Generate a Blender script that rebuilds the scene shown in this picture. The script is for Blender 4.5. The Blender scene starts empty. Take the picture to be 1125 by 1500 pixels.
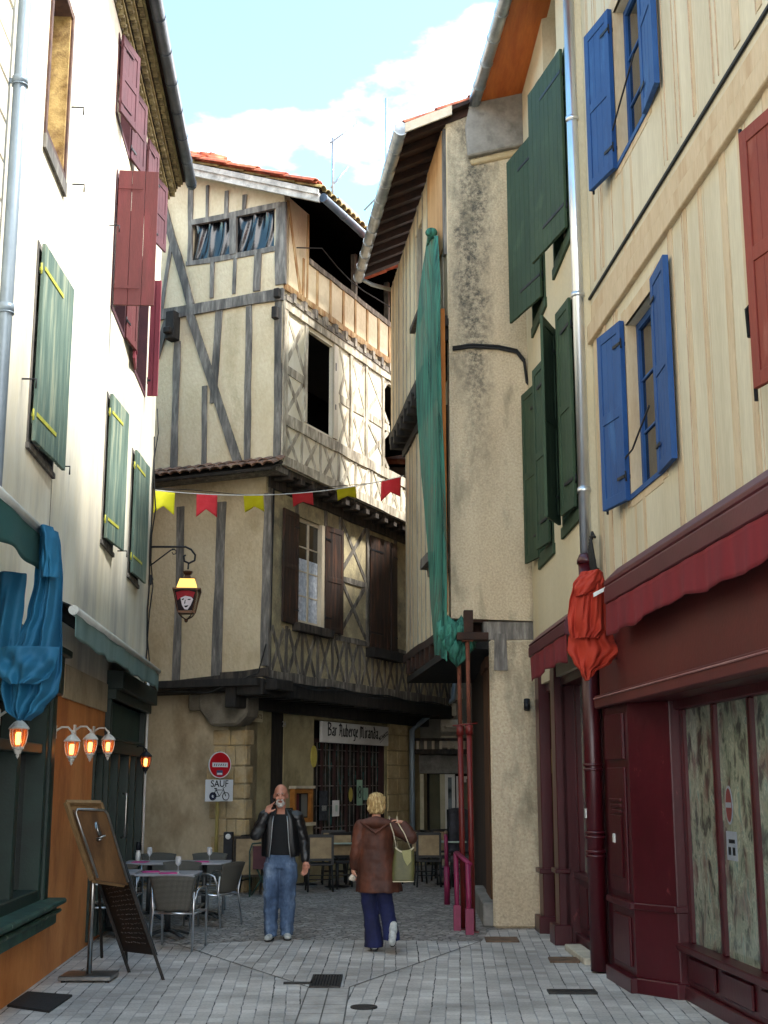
import bpy, bmesh, math, random
from math import sin, cos, pi, radians, sqrt, atan, atan2, tan
from mathutils import Vector, Matrix, noise
random.seed(7)
S = bpy.context.scene
COL = S.collection
# ---------------------------------------------------------------- camera
CAMH = 1.8; FPX = 1900.0; PITCH = atan(395/1900)
cam = bpy.data.cameras.new("camera"); camo = bpy.data.objects.new("camera", cam); COL.objects.link(camo)
camo.location = (0, 0, CAMH); camo.rotation_euler = (pi/2+PITCH, 0, 0)
cam.sensor_fit = 'VERTICAL'; cam.sensor_height = 36; cam.lens = 36*FPX/1500; cam.clip_end = 2000; cam.clip_start = .1
S.camera = camo
# ---------------------------------------------------------------- light
SUN_EL = radians(55); SUN_AZ = radians(93)      # azimuth clockwise from +y
sun = bpy.data.lights.new("sun", 'SUN'); suno = bpy.data.objects.new("sun", sun); COL.objects.link(suno)
sun.energy = 2.6; sun.angle = radians(6); sun.color = (1, .965, .9)
sd = Vector((sin(SUN_AZ)*cos(SUN_EL), cos(SUN_AZ)*cos(SUN_EL), sin(SUN_EL)))
suno.rotation_euler = sd.to_track_quat('Z', 'Y').to_euler(); suno.location = (20, 0, 30)
S.view_settings.view_transform = 'Standard'; S.view_settings.look = 'None'; S.view_settings.gamma = 1
S.view_settings.exposure = 2.0
W = bpy.data.worlds.new("World"); S.world = W; W.use_nodes = True
nt = W.node_tree; nt.nodes.clear()
def wn(t, **k):
    n = nt.nodes.new(t)
    for a, b in k.items(): setattr(n, a, b)
    return n
sky = wn('ShaderNodeTexSky', sky_type='NISHITA', sun_disc=False, sun_elevation=SUN_EL, sun_rotation=SUN_AZ, air_density=1.3, dust_density=.5, ozone_density=1.0)
tc = wn('ShaderNodeTexCoord'); mp = wn('ShaderNodeMapping'); mp.inputs['Scale'].default_value = (1.6, 1.6, 3.2); mp.inputs['Location'].default_value = (.35, .1, .62)
no = wn('ShaderNodeTexNoise'); no.inputs['Scale'].default_value = 1.9; no.inputs['Detail'].default_value = 9; no.inputs['Roughness'].default_value = .55
rp = wn('ShaderNodeValToRGB'); rp.color_ramp.elements[0].position = .51; rp.color_ramp.elements[1].position = .70
mx = wn('ShaderNodeMixRGB'); mx.inputs[2].default_value = (11, 10.9, 10.8, 1)
bg = wn('ShaderNodeBackground'); bg.inputs['Strength'].default_value = .15; wo = wn('ShaderNodeOutputWorld')
L_ = nt.links.new
tint = wn('ShaderNodeMixRGB', blend_type='MULTIPLY'); tint.inputs[0].default_value = 1; tint.inputs[2].default_value = (.74, 1.02, .98, 1)
L_(sky.outputs[0], tint.inputs[1])
sx = wn('ShaderNodeSeparateXYZ'); L_(tc.outputs['Generated'], sx.inputs[0])
m1 = wn('ShaderNodeMath', operation='MULTIPLY_ADD'); m1.inputs[1].default_value = -1.25; m1.inputs[2].default_value = .60; L_(sx.outputs['Z'], m1.inputs[0])
m2 = wn('ShaderNodeMath', operation='MULTIPLY_ADD'); m2.inputs[1].default_value = .55; L_(sx.outputs['X'], m2.inputs[0]); L_(m1.outputs[0], m2.inputs[2])
m3 = wn('ShaderNodeMath', operation='ADD'); L_(m2.outputs[0], m3.inputs[0]); L_(no.outputs[0], m3.inputs[1])
L_(tc.outputs['Generated'], mp.inputs[0]); L_(mp.outputs[0], no.inputs[0]); L_(m3.outputs[0], rp.inputs[0]); L_(rp.outputs[0], mx.inputs[0])
L_(tint.outputs[0], mx.inputs[1]); L_(mx.outputs[0], bg.inputs[0]); L_(bg.outputs[0], wo.inputs[0])

# ---------------------------------------------------------------- pixel helpers: a photo pixel meets a real plane
def ray(px, py):
    dx = (px-562.5)/FPX; dy = -(py-750)/FPX
    return Vector((dx, cos(PITCH)-dy*sin(PITCH), sin(PITCH)+dy*cos(PITCH)))
CAM = Vector((0, 0, CAMH))
def gnd(px, py, z=0.0):
    d = ray(px, py); t = (z-CAMH)/d.z; return CAM+d*t
def aty(px, py, y):
    d = ray(px, py); return CAM+d*(y/d.y)
def proj(p):
    q = Vector(p)-CAM; f = q.y*cos(PITCH)+q.z*sin(PITCH); u = -q.y*sin(PITCH)+q.z*cos(PITCH)
    return (562.5+FPX*q.x/f, 750-FPX*u/f)

# ---------------------------------------------------------------- mesh builder
ORG = {}
class MB:
    def __init__(s): s.v = []; s.f = []; s.m = []; s.sm = []
    def add(s, vs, fs, m=0, smooth=False):
        b = len(s.v); s.v += [Vector(v) for v in vs]
        for f in fs: s.f.append([b+i for i in f]); s.m.append(m); s.sm.append(smooth)
        return s
    def quad(s, a, b, c, d, m=0): return s.add([a, b, c, d], [(0, 1, 2, 3)], m)
    def obox(s, o, ax, ay, az, m=0):
        o = Vector(o); ax = Vector(ax); ay = Vector(ay); az = Vector(az)
        vs = [o, o+ax, o+ax+ay, o+ay]; vs += [v+az for v in vs]
        fs = [(0, 3, 2, 1), (4, 5, 6, 7), (0, 1, 5, 4), (1, 2, 6, 5), (2, 3, 7, 6), (3, 0, 4, 7)]
        if ax.cross(ay).dot(az) < 0: fs = [f[::-1] for f in fs]
        return s.add(vs, fs, m)
    def box(s, x0, x1, y0, y1, z0, z1, m=0): return s.obox((x0, y0, z0), (x1-x0, 0, 0), (0, y1-y0, 0), (0, 0, z1-z0), m)
    def prism(s, poly, vec, m=0):
        n = len(poly); vec = Vector(vec); p = [Vector(q) for q in poly]
        nr = Vector((0, 0, 0))
        for i in range(n): nr += p[i].cross(p[(i+1) % n])
        if nr.dot(vec) > 0: p = p[::-1]
        fs = [tuple(range(n)), tuple(range(2*n-1, n-1, -1))]
        for i in range(n): j = (i+1) % n; fs.append((j, i, n+i, n+j))
        return s.add(p+[q+vec for q in p], fs, m)
    def tube(s, path, r, n=8, m=0, smooth=True, closed=False, flat=1.0):
        P = [Vector(p) for p in path]; R = r if isinstance(r, (list, tuple)) else [r]*len(P)
        vs = []; up = Vector((0, 0, 1)); prev = None; N = len(P)
        for i, p in enumerate(P):
            if closed: t = P[(i+1) % N]-P[i-1]
            else: t = P[min(i+1, N-1)]-P[max(i-1, 0)]
            if t.length < 1e-9: t = Vector((0, 0, 1))
            t.normalize()
            if prev is None:
                a = t.cross(up)
                if a.length < .05: a = t.cross(Vector((0, 1, 0)))
            else: a = prev-t*prev.dot(t)
            a.normalize(); prev = a; b = t.cross(a)
            for k in range(n):
                an = 2*pi*k/n; vs.append(p+a*(cos(an)*R[i])+b*(sin(an)*R[i]*flat))
        fs = []
        M = N if closed else N-1
        for i in range(M):
            for k in range(n):
                k2 = (k+1) % n; i2 = (i+1) % N
                fs.append((i*n+k, i*n+k2, i2*n+k2, i2*n+k))
        s.add(vs, fs, m, smooth)
        if not closed:
            b = len(s.v)-len(vs)
            s.f.append([b+k for k in range(n)][::-1]); s.m.append(m); s.sm.append(False)
            s.f.append([b+(N-1)*n+k for k in range(n)]); s.m.append(m); s.sm.append(False)
        return s
    def lathe(s, prof, c, n=16, m=0, smooth=True, sx=1, sy=1, rot=0):
        c = Vector(c); vs = []
        for r, z in prof:
            for k in range(n):
                a = 2*pi*k/n+rot; vs.append(c+Vector((r*cos(a)*sx, r*sin(a)*sy, z)))
        fs = []
        for i in range(len(prof)-1):
            for k in range(n):
                k2 = (k+1) % n; fs.append((i*n+k, i*n+k2, (i+1)*n+k2, (i+1)*n+k))
        if prof[0][0] > 1e-6: fs.append(tuple(range(n))[::-1])
        if prof[-1][0] > 1e-6: fs.append(tuple((len(prof)-1)*n+k for k in range(n)))
        return s.add(vs, fs, m, smooth)
    def sphere(s, c, r, n=12, m=0, sc=(1, 1, 1)):
        k = 8; prof = [(max(1e-5, r*sin(pi*i/k)), -r*cos(pi*i/k)*sc[2]) for i in range(k+1)]
        return s.lathe(prof, c, n, m, True, sc[0], sc[1])
    def grid(s, fn, nu, nv, m=0, smooth=True, thick=0):
        vs = [Vector(fn(i/nu, j/nv)) for j in range(nv+1) for i in range(nu+1)]
        fs = [(j*(nu+1)+i, j*(nu+1)+i+1, (j+1)*(nu+1)+i+1, (j+1)*(nu+1)+i) for j in range(nv) for i in range(nu)]
        return s.add(vs, fs, m, smooth)
    def build(s, name, mats, parent=None, bevel=0, org=None, solid=0, local=False, subsurf=0):
        if not isinstance(mats, (list, tuple)): mats = [mats]
        if parent is not None: o0 = ORG.get(parent.name, Vector((0, 0, 0)))
        elif local: o0 = Vector((0, 0, 0))
        else:
            if org is None:
                xs = [v.x for v in s.v]; ys = [v.y for v in s.v]; zs = [v.z for v in s.v]
                org = ((min(xs)+max(xs))/2, (min(ys)+max(ys))/2, min(zs))
            o0 = Vector(org)
        me = bpy.data.meshes.new(name); me.from_pydata([v-o0 for v in s.v], [], s.f)
        for i, p in enumerate(me.polygons): p.material_index = s.m[i]; p.use_smooth = s.sm[i]
        for mt in mats: me.materials.append(mt)
        me.validate(); me.update()
        o = bpy.data.objects.new(name, me); COL.objects.link(o)
        if parent is not None: o.parent = parent; ORG[o.name] = o0
        else: o.location = o0; ORG[o.name] = o0
        if bevel:
            b = o.modifiers.new("bevel", 'BEVEL'); b.width = bevel; b.segments = 1; b.limit_method = 'ANGLE'; b.angle_limit = radians(40)
        if solid:
            b = o.modifiers.new("solid", 'SOLIDIFY'); b.thickness = solid; b.offset = 0
        if subsurf:
            b = o.modifiers.new("sub", 'SUBSURF'); b.levels = subsurf; b.render_levels = subsurf
        return o
def build_each(mb, name, mats, parent, bevel=0):
    # every connected piece becomes a part of its own
    par = list(range(len(mb.v)))
    def fd(x):
        while par[x] != x: par[x] = par[par[x]]; x = par[x]
        return x
    for f in mb.f:
        for k in f[1:]: par[fd(k)] = fd(f[0])
    grp = {}
    for i, f in enumerate(mb.f): grp.setdefault(fd(f[0]), []).append(i)
    out = []
    for fl in grp.values():
        idx = sorted(set(k for i in fl for k in mb.f[i])); mp_ = {k: n for n, k in enumerate(idx)}; b = MB()
        b.v = [mb.v[k] for k in idx]; b.f = [[mp_[k] for k in mb.f[i]] for i in fl]; b.m = [mb.m[i] for i in fl]; b.sm = [mb.sm[i] for i in fl]
        out.append(b.build(name, mats, parent, bevel))
    return out
def tag(o, label=None, cat=None, group=None, kind=None):
    if label: o["label"] = label
    if cat: o["category"] = cat
    if group: o["group"] = group
    if kind: o["kind"] = kind
    return o
def empty(name, loc, label=None, cat=None, group=None, rz=0):
    o = bpy.data.objects.new(name, None); COL.objects.link(o); o.location = loc; o.rotation_euler = (0, 0, rz)
    o.empty_display_size = .2; ORG[o.name] = Vector(loc); return tag(o, label, cat, group)
def proto(name, label, cat, group=None):
    o = bpy.data.objects.new(name, None); COL.objects.link(o); ORG[o.name] = Vector((0, 0, 0)); return tag(o, label, cat, group)
def copy_tree(o, parent=None):
    c = o.copy(); COL.objects.link(c)
    if parent is not None: c.parent = parent
    for ch in [x for x in bpy.data.objects if x.parent == o]: copy_tree(ch, c)
    return c
def put(o, loc, rz=0, label=None, sc=None):
    o.location = loc; o.rotation_euler = (0, 0, rz)
    if label: o["label"] = label
    if sc: o.scale = (sc, sc, sc)
    return o

# ---------------------------------------------------------------- facades: s along the wall, z up, d out of the wall
class Face:
    def __init__(s, x, y, tx, ty, nx, ny):
        s.o = Vector((x, y, 0)); s.u = Vector((tx, ty, 0)).normalized(); s.n = Vector((-s.u.y, s.u.x, 0))
        if s.n.dot(Vector((nx, ny, 0))) < 0: s.n = -s.n
    def P(s, a, z, d=0): return s.o+s.u*a+s.n*d+Vector((0, 0, z))
    def hit(s, px, py, d=0):
        D = ray(px, py); t = (d-(CAM-s.o).dot(s.n)+0)/D.dot(s.n) if True else 0
        q = CAM+D*t; return ((q-s.o).dot(s.u), q.z)
    def W(s, px, py, d=0): a, z = s.hit(px, py, d); return s.P(a, z, d)
    def box(s, mb, a0, a1, z0, z1, d0, d1, m=0):
        return mb.obox(s.P(a0, z0, d0), s.u*(a1-a0), s.n*(d1-d0), Vector((0, 0, z1-z0)), m)
    def poly(s, mb, pts, d0, d1, m=0):      # pts in (s, z)
        return mb.prism([s.P(a, z, d1) for a, z in pts], s.n*(d0-d1), m)
    def pxpoly(s, mb, pts, d0, d1, m=0):    # pts in photo pixels, taken on the plane d1
        return s.poly(mb, [s.hit(x, y, d1) for x, y in pts], d0, d1, m)
    def beam(s, mb, p, q, w, d0, d1, m=0, j=.012):   # timber between two pixels, w = width in metres, slightly crooked
        a = Vector((*s.hit(*p, d1), 0)); b = Vector((*s.hit(*q, d1), 0)); s.beam2(mb, a, b, w, d0, d1, m, j)
    def beam2(s, mb, a, b, w, d0, d1, m=0, j=.012):
        a = Vector((a[0], a[1], 0)); b = Vector((b[0], b[1], 0)); t = (b-a); L = t.length
        if L < 1e-4: return
        t.normalize(); n = Vector((-t.y, t.x, 0)); k = max(1, int(L/.45)); l = []; r = []
        for i in range(k+1):
            c = a+t*(L*i/k); l.append(c+n*(w/2+random.uniform(-j, j))); r.append(c-n*(w/2+random.uniform(-j, j)))
        dj = random.uniform(-.006, .006)
        s.poly(mb, [(v.x, v.y) for v in l+r[::-1]], d0, d1+dj, m)
    def wall(s, mb, a0, a1, z0, z1, holes=(), dep=.3, m=0, back=None, mr=None, d=0.0, ends=True):
        # holes (a0,a1,z0,z1): front skin with reveals
        mr = m if mr is None else mr
        A = sorted(set([a0, a1]+[min(max(v, a0), a1) for h in holes for v in h[:2]])); Z = sorted(set([z0, z1]+[min(max(v, z0), z1) for h in holes for v in h[2:4]]))
        flip = s.u.cross(Vector((0, 0, 1))).dot(s.n) < 0
        def q(a, b, c, e, mm):
            f = [a, b, c, e]; mb.add(f[::-1] if flip else f, [(0, 1, 2, 3)], mm)
        for i in range(len(A)-1):
            for k in range(len(Z)-1):
                ca = (A[i]+A[i+1])/2; cz = (Z[k]+Z[k+1])/2
                if any(h[0] < ca < h[1] and h[2] < cz < h[3] for h in holes): continue
                q(s.P(A[i], Z[k], d), s.P(A[i+1], Z[k], d), s.P(A[i+1], Z[k+1], d), s.P(A[i], Z[k+1], d), m)
        for h in holes:
            x0, x1, y0, y1 = h[:4]; e = d-dep
            q(s.P(x0, y0, e), s.P(x0, y0, d), s.P(x0, y1, d), s.P(x0, y1, e), mr) if False else None
            mb.add([s.P(x0, y0, d), s.P(x0, y0, e), s.P(x0, y1, e), s.P(x0, y1, d)], [(0, 1, 2, 3)], mr)
            mb.add([s.P(x1, y0, d), s.P(x1, y0, e), s.P(x1, y1, e), s.P(x1, y1, d)], [(3, 2, 1, 0)], mr)
            mb.add([s.P(x0, y0, d), s.P(x1, y0, d), s.P(x1, y0, e), s.P(x0, y0, e)], [(0, 1, 2, 3)], mr)
            mb.add([s.P(x0, y1, d), s.P(x1, y1, d), s.P(x1, y1, e), s.P(x0, y1, e)], [(3, 2, 1, 0)], mr)
        if ends:
            e = d-dep
            mb.add([s.P(a0, z0, d), s.P(a0, z0, e), s.P(a0, z1, e), s.P(a0, z1, d)], [(0, 1, 2, 3)], m)
            mb.add([s.P(a1, z0, d), s.P(a1, z0, e), s.P(a1, z1, e), s.P(a1, z1, d)], [(0, 1, 2, 3)], m)
            mb.add([s.P(a0, z1, d), s.P(a1, z1, d), s.P(a1, z1, e), s.P(a0, z1, e)], [(0, 1, 2, 3)], m)
            mb.add([s.P(a0, z0, d), s.P(a1, z0, d), s.P(a1, z0, e), s.P(a0, z0, e)], [(0, 1, 2, 3)], m)
    def leaf_angle(s, a, w, z, side, tpx, d=.03, lo=0, hi=180):
        best = None
        for k in range(lo, hi+1):
            t = radians(k); p = s.P(a, z, d)+s.u*(side*w*cos(t))+s.n*(w*sin(t)); e = abs(proj(p)[0]-tpx)
            if best is None or e < best[0]: best = (e, k)
        return best[1]

# ---------------------------------------------------------------- materials
def hexc(h, a=1):
    h = h.lstrip('#'); c = [int(h[i:i+2], 16)/255 for i in (0, 2, 4)]
    return tuple([(x/12.92 if x <= .04045 else ((x+.055)/1.055)**2.4) for x in c]+[a])
MATS = {}
def mk(name, c1, c2=None, c3=None, sc=(1, 1, 1), ns=2.0, rough=.85, bump=.25, bs=60, bdist=.01, metal=0, spec=.5, stain=None, sts=1.2, stw=(.5, .75), coat=0, obj=False, bsc=None, alpha=None, trans=0, fine=.18, sheen=0):
    if name in MATS: return MATS[name]
    m = bpy.data.materials.new(name); m.use_nodes = True; t = m.node_tree; N = t.nodes; L = t.links.new
    b = N['Principled BSDF']
    c1 = hexc(c1) if isinstance(c1, str) else c1; c2 = c1 if c2 is None else (hexc(c2) if isinstance(c2, str) else c2)
    if obj: co = N.new('ShaderNodeTexCoord').outputs['Object']
    else: co = N.new('ShaderNodeNewGeometry').outputs['Position']
    mp = N.new('ShaderNodeMapping'); mp.inputs['Scale'].default_value = sc; L(co, mp.inputs[0])
    n1 = N.new('ShaderNodeTexNoise'); n1.inputs['Scale'].default_value = ns; n1.inputs['Detail'].default_value = 8; n1.inputs['Roughness'].default_value = .6; L(mp.outputs[0], n1.inputs[0])
    r = N.new('ShaderNodeValToRGB'); r.color_ramp.elements[0].position = .36; r.color_ramp.elements[1].position = .64
    r.color_ramp.elements[0].color = c1; r.color_ramp.elements[1].color = c2
    if c3:
        e = r.color_ramp.elements.new(.52); e.color = hexc(c3) if isinstance(c3, str) else c3
    L(n1.outputs[0], r.inputs[0]); out = r.outputs[0]
    n2 = N.new('ShaderNodeTexNoise'); n2.inputs['Scale'].default_value = bs; n2.inputs['Detail'].default_value = 4
    mp2 = N.new('ShaderNodeMapping'); mp2.inputs['Scale'].default_value = bsc or sc; L(co, mp2.inputs[0]); L(mp2.outputs[0], n2.inputs[0])
    if fine:
        f = N.new('ShaderNodeMixRGB'); f.blend_type = 'OVERLAY'; f.inputs[0].default_value = fine; L(out, f.inputs[1]); L(n2.outputs[0], f.inputs[2]); out = f.outputs[0]
    if stain:
        n3 = N.new('ShaderNodeTexNoise'); n3.inputs['Scale'].default_value = sts; n3.inputs['Detail'].default_value = 7; n3.inputs['Roughness'].default_value = .65
        mp3 = N.new('ShaderNodeMapping'); mp3.inputs['Scale'].default_value = sc; mp3.inputs['Location'].default_value = (3.1, 7.7, 1.3); L(co, mp3.inputs[0]); L(mp3.outputs[0], n3.inputs[0])
        r3 = N.new('ShaderNodeValToRGB'); r3.color_ramp.elements[0].position = stw[0]; r3.color_ramp.elements[1].position = stw[1]; L(n3.outputs[0], r3.inputs[0])
        x = N.new('ShaderNodeMixRGB'); L(r3.outputs[0], x.inputs[0]); L(out, x.inputs[1]); x.inputs[2].default_value = hexc(stain); out = x.outputs[0]
    L(out, b.inputs['Base Color'])
    b.inputs['Roughness'].default_value = rough; b.inputs['Metallic'].default_value = metal; b.inputs['Specular IOR Level'].default_value = spec
    b.inputs['Coat Weight'].default_value = coat
    if bump:
        bu = N.new('ShaderNodeBump'); bu.inputs['Strength'].default_value = bump; bu.inputs['Distance'].default_value = bdist
        L(n2.outputs[0], bu.inputs['Height']); L(bu.outputs[0], b.inputs['Normal'])
    if alpha is not None: b.inputs['Alpha'].default_value = alpha
    if trans: b.inputs['Transmission Weight'].default_value = trans
    MATS[name] = m; return m
def emit(name, col, st, base=(.1, .05, .02, 1)):
    m = bpy.data.materials.new(name); m.use_nodes = True; b = m.node_tree.nodes['Principled BSDF']
    b.inputs['Base Color'].default_value = base; b.inputs['Emission Color'].default_value = col; b.inputs['Emission Strength'].default_value = st; MATS[name] = m; return m
VS = (1, 1, .22)      # vertical grain
creamL = mk('lime_plaster_cream', '#ded3b8', '#ebe4d2', sc=(1, 1, .3), ns=1.3, stain='#a8a298', sts=1.0, stw=(.46, .74), bump=.25, bs=35)
creamR = mk('painted_render_cream', '#b9ae95', '#c5bba3', sc=(1, 1, .14), ns=1.6, stain='#a3967c', sts=2.4, stw=(.52, .85), bump=.25, bs=40)
creamG = mk('smooth_render_cream', '#bdb092', '#c8bca0', sc=(1, 1, .4), ns=.8, bump=.15, bs=50, stain='#cdbb92', sts=.8, stw=(.55, .8))
tbar = mk('rough_ochre_plaster', '#b9a584', '#c9b798', sc=(1, 1, .6), ns=1.6, stain='#8f7a55', sts=1.0, stw=(.52, .8), bump=.7, bs=22, bdist=.02)
tbarL = mk('pale_plaster', '#c9b694', '#d6c5a6', sc=(1, 1, .6), ns=1.6, stain='#a08f6c', sts=1.3, stw=(.55, .8), bump=.6, bs=22, bdist=.02)
tground = mk('stained_ochre_plaster', '#ab9a7e', '#c0b296', sc=(1, 1, .7), ns=1.5, stain='#6d5e44', sts=.9, stw=(.48, .75), bump=.5, bs=18, bdist=.02)
rough3 = mk('roughcast_plaster', '#baa78a', '#ccbb9e', sc=(1, 1, .35), ns=1.2, stain='#7d745f', sts=1.5, stw=(.52, .68), bump=.9, bs=38, bdist=.02, bsc=(1, 1, 1), fine=.45)
def gable_stain():
    m = rough3; t = m.node_tree; N = t.nodes; L = t.links.new; b = N['Principled BSDF']; src = b.inputs['Base Color'].links[0].from_socket
    g = N.new('ShaderNodeNewGeometry'); s = N.new('ShaderNodeSeparateXYZ'); L(g.outputs['Position'], s.inputs[0])
    mp = N.new('ShaderNodeMapping'); mp.inputs['Scale'].default_value = (1, 1, .45); L(g.outputs['Position'], mp.inputs[0])
    n = N.new('ShaderNodeTexNoise'); n.inputs['Scale'].default_value = 1.5; n.inputs['Detail'].default_value = 9; n.inputs['Roughness'].default_value = .7; L(mp.outputs[0], n.inputs[0])
    a1 = N.new('ShaderNodeMath'); a1.operation = 'MULTIPLY_ADD'; a1.inputs[1].default_value = 1.1; a1.inputs[2].default_value = -.55; L(n.outputs[0], a1.inputs[0])
    a2 = N.new('ShaderNodeMath'); a2.operation = 'ADD'; L(s.outputs['X'], a2.inputs[0]); L(a1.outputs[0], a2.inputs[1])
    a3 = N.new('ShaderNodeMath'); a3.operation = 'SUBTRACT'; a3.inputs[1].default_value = 1.27; L(a2.outputs[0], a3.inputs[0]); a4 = N.new('ShaderNodeMath'); a4.operation = 'ABSOLUTE'; L(a3.outputs[0], a4.inputs[0])
    r = N.new('ShaderNodeMapRange'); r.inputs[1].default_value = .32; r.inputs[2].default_value = .06; L(a4.outputs[0], r.inputs[0])
    z = N.new('ShaderNodeMapRange'); z.inputs[1].default_value = 5.2; z.inputs[2].default_value = 7.6; L(s.outputs['Z'], z.inputs[0])
    n2 = N.new('ShaderNodeTexNoise'); n2.inputs['Scale'].default_value = 14; n2.inputs['Detail'].default_value = 6; n2.inputs['Roughness'].default_value = .8; L(g.outputs['Position'], n2.inputs[0])
    r2 = N.new('ShaderNodeMapRange'); r2.inputs[1].default_value = .4; r2.inputs[2].default_value = .6; r2.inputs[3].default_value = .25; L(n2.outputs[0], r2.inputs[0])
    m1 = N.new('ShaderNodeMath'); m1.operation = 'MULTIPLY'; L(r.outputs[0], m1.inputs[0]); L(z.outputs[0], m1.inputs[1]); m2 = N.new('ShaderNodeMath'); m2.operation = 'MULTIPLY'; L(m1.outputs[0], m2.inputs[0]); L(r2.outputs[0], m2.inputs[1])
    x = N.new('ShaderNodeMixRGB'); L(m2.outputs[0], x.inputs[0]); L(src, x.inputs[1]); x.inputs[2].default_value = hexc('#4f4b42'); L(x.outputs[0], b.inputs['Base Color'])
gable_stain()
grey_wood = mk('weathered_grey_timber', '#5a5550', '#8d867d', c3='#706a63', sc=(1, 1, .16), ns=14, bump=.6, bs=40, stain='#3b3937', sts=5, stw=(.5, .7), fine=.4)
dark_wood = mk('old_dark_timber', '#211c18', '#4a4037', sc=(1, 1, .2), ns=10, bump=.6, bs=40, fine=.4)
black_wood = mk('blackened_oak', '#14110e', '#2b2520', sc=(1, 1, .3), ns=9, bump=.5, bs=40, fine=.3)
worn_wood = mk('peeling_timber', '#5b534b', '#a89c8a', c3='#7d7367', sc=(1, 1, .25), ns=9, bump=.7, bs=40, fine=.4)
rust_wood = mk('pale_orange_timber', '#8a5f34', '#c4a67a', c3='#a58256', sc=(1, 1, .25), ns=7, bump=.6, bs=30, fine=.4)
brown_shut = mk('varnished_brown_shutter', '#1d120d', '#4a2c1b', c3='#2e1c14', sc=(1, 1, .12), ns=12, bump=.4, bs=60, rough=.6, fine=.3)
pink_wood = mk('pale_pink_timber', '#b8a384', '#c0ac8f', sc=(1, 1, .2), ns=8, bump=.35, bs=50, stain='#a98c6a', sts=5)
green_shut = mk('weathered_green_paint', '#546a5f', '#9ba28a', c3='#6c8073', sc=(3, 3, .3), ns=3.5, bump=.3, bs=50, rough=.7, stain='#3c5a55', sts=2.4, fine=.12)
green_dk = mk('dark_green_paint', '#1f3521', '#293f28', stain='#3a4f36', sts=3, stw=(.55, .8), ns=2, bump=.12, bs=60, rough=.75, fine=.12)
blue_p = mk('blue_paint', '#0d3c72', '#14467e', sc=(1, 1, .3), stain='#2f5f94', sts=4, stw=(.55, .8), ns=4, bump=.15, bs=60, rough=.7, fine=.12)
red_br = mk('faded_red_paint', '#521e20', '#632727', sc=(2, 2, .3), ns=3, bump=.3, bs=60, rough=.7, stain='#742a30', sts=3)
red_vivid = mk('rose_red_paint', '#782a38', '#8a3642', sc=(2, 2, .3), ns=3, bump=.3, bs=60, rough=.7)
red_sh = mk('brick_red_paint', '#6a2216', '#7a2c1c', sc=(1, 1, .3), ns=3, stain='#85483a', sts=6, stw=(.6, .75), bump=.15, bs=50, rough=.7)
maroon = mk('maroon_gloss_paint', '#39070f', '#460c16', sc=(1, 1, .5), ns=1.5, bump=.15, bs=30, rough=.35, fine=.15, stain='#6b2e30', sts=9, stw=(.66, .72))
maroon_f = mk('maroon_matt_fascia', '#4e1715', '#5a1e1a', ns=1.2, bump=.15, bs=30, rough=.6, stain='#48201c', sts=2, stw=(.5, .9))
maroon_box = mk('maroon_awning_box', '#46141c', '#521b24', ns=1.2, bump=.1, bs=30, rough=.5)
crimson = mk('crimson_canvas', '#640713', '#760b18', sc=(2, 2, .4), ns=3, bump=.25, bs=200, rough=.9, sheen=.3)
yellow_m = mk('yellow_paint', '#b5b23c', '#c9c650', ns=9, bump=.2, bs=80, rough=.6)
iron = mk('black_iron', '#15161a', '#22242a', ns=10, bump=.2, bs=80, rough=.55, metal=.4)
zinc = mk('zinc_pipe', '#9aa1a6', '#b9bfc2', sc=(1, 1, .4), ns=5, bump=.1, bs=60, rough=.38, metal=.85, fine=.15)
zinc_blue = mk('blue_grey_pipe', '#77848f', '#8b98a2', sc=(1, 1, .4), ns=3, bump=.1, bs=60, rough=.4, metal=.2, fine=.1)
zinc_dk = mk('dark_zinc_gutter', '#4c5560', '#67707a', ns=4, bump=.1, bs=60, rough=.45, metal=.6)
silver = mk('galvanised_pipe', '#c9cdd2', '#e2e4e6', sc=(1, 1, .3), ns=3, bump=.05, bs=60, rough=.3, metal=.9, fine=.06)
tile = mk('terracotta_tiles', '#9c4a34', '#c9795a', c3='#b4603f', ns=6, bump=.5, bs=30, stain='#5c4438', sts=5, stw=(.52, .7))
tile_y = mk('lichen_tiles', '#8f8450', '#c2ad78', c3='#a6925e', ns=6, bump=.5, bs=30, stain='#5a5040', sts=5)
soffit = mk('varnished_pine', '#b0561e', '#c46c2c', sc=(1, .15, 1), ns=9, bump=.2, bs=40, rough=.55)
raw_ply = mk('plywood', '#b88a58', '#cfa472', sc=(1, 1, .2), ns=5, bump=.15, bs=40, rough=.8)
rafter = mk('brown_rafters', '#22130b', '#3a2012', ns=5, bump=.3, bs=40)
orange = mk('orange_limewash', '#bd7336', '#cf8a4c', sc=(1, 1, .5), ns=1.5, bump=.15, bs=30, stain='#8e4f24', sts=1.6, stw=(.5, .8))
greenfr = mk('bottle_green_woodwork', '#0f211c', '#182f28', ns=3, bump=.15, bs=50, rough=.45)
greensill = mk('worn_green_sill', '#16342c', '#2b5044', sc=(1, 1, 1), ns=5, bump=.3, bs=50, rough=.6, stain='#7d8f7c', sts=9, stw=(.64, .7))
glass_d = mk('dark_window_glass', '#0b0d0f', '#12161a', ns=2, bump=.03, bs=3, rough=.06, spec=.9, fine=0)
dark_in = mk('dark_interior', '#0e0d0c', '#171513', ns=2, bump=0, rough=.9, fine=0)  # near-black colour stands in for the darkness inside the houses
stone = mk('sandstone_blocks', '#a58a5c', '#c3a878', c3='#b3a07e', ns=2.2, bump=.7, bs=20, bdist=.02, stain='#8d5c3a', sts=1.4, stw=(.58, .72))
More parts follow.
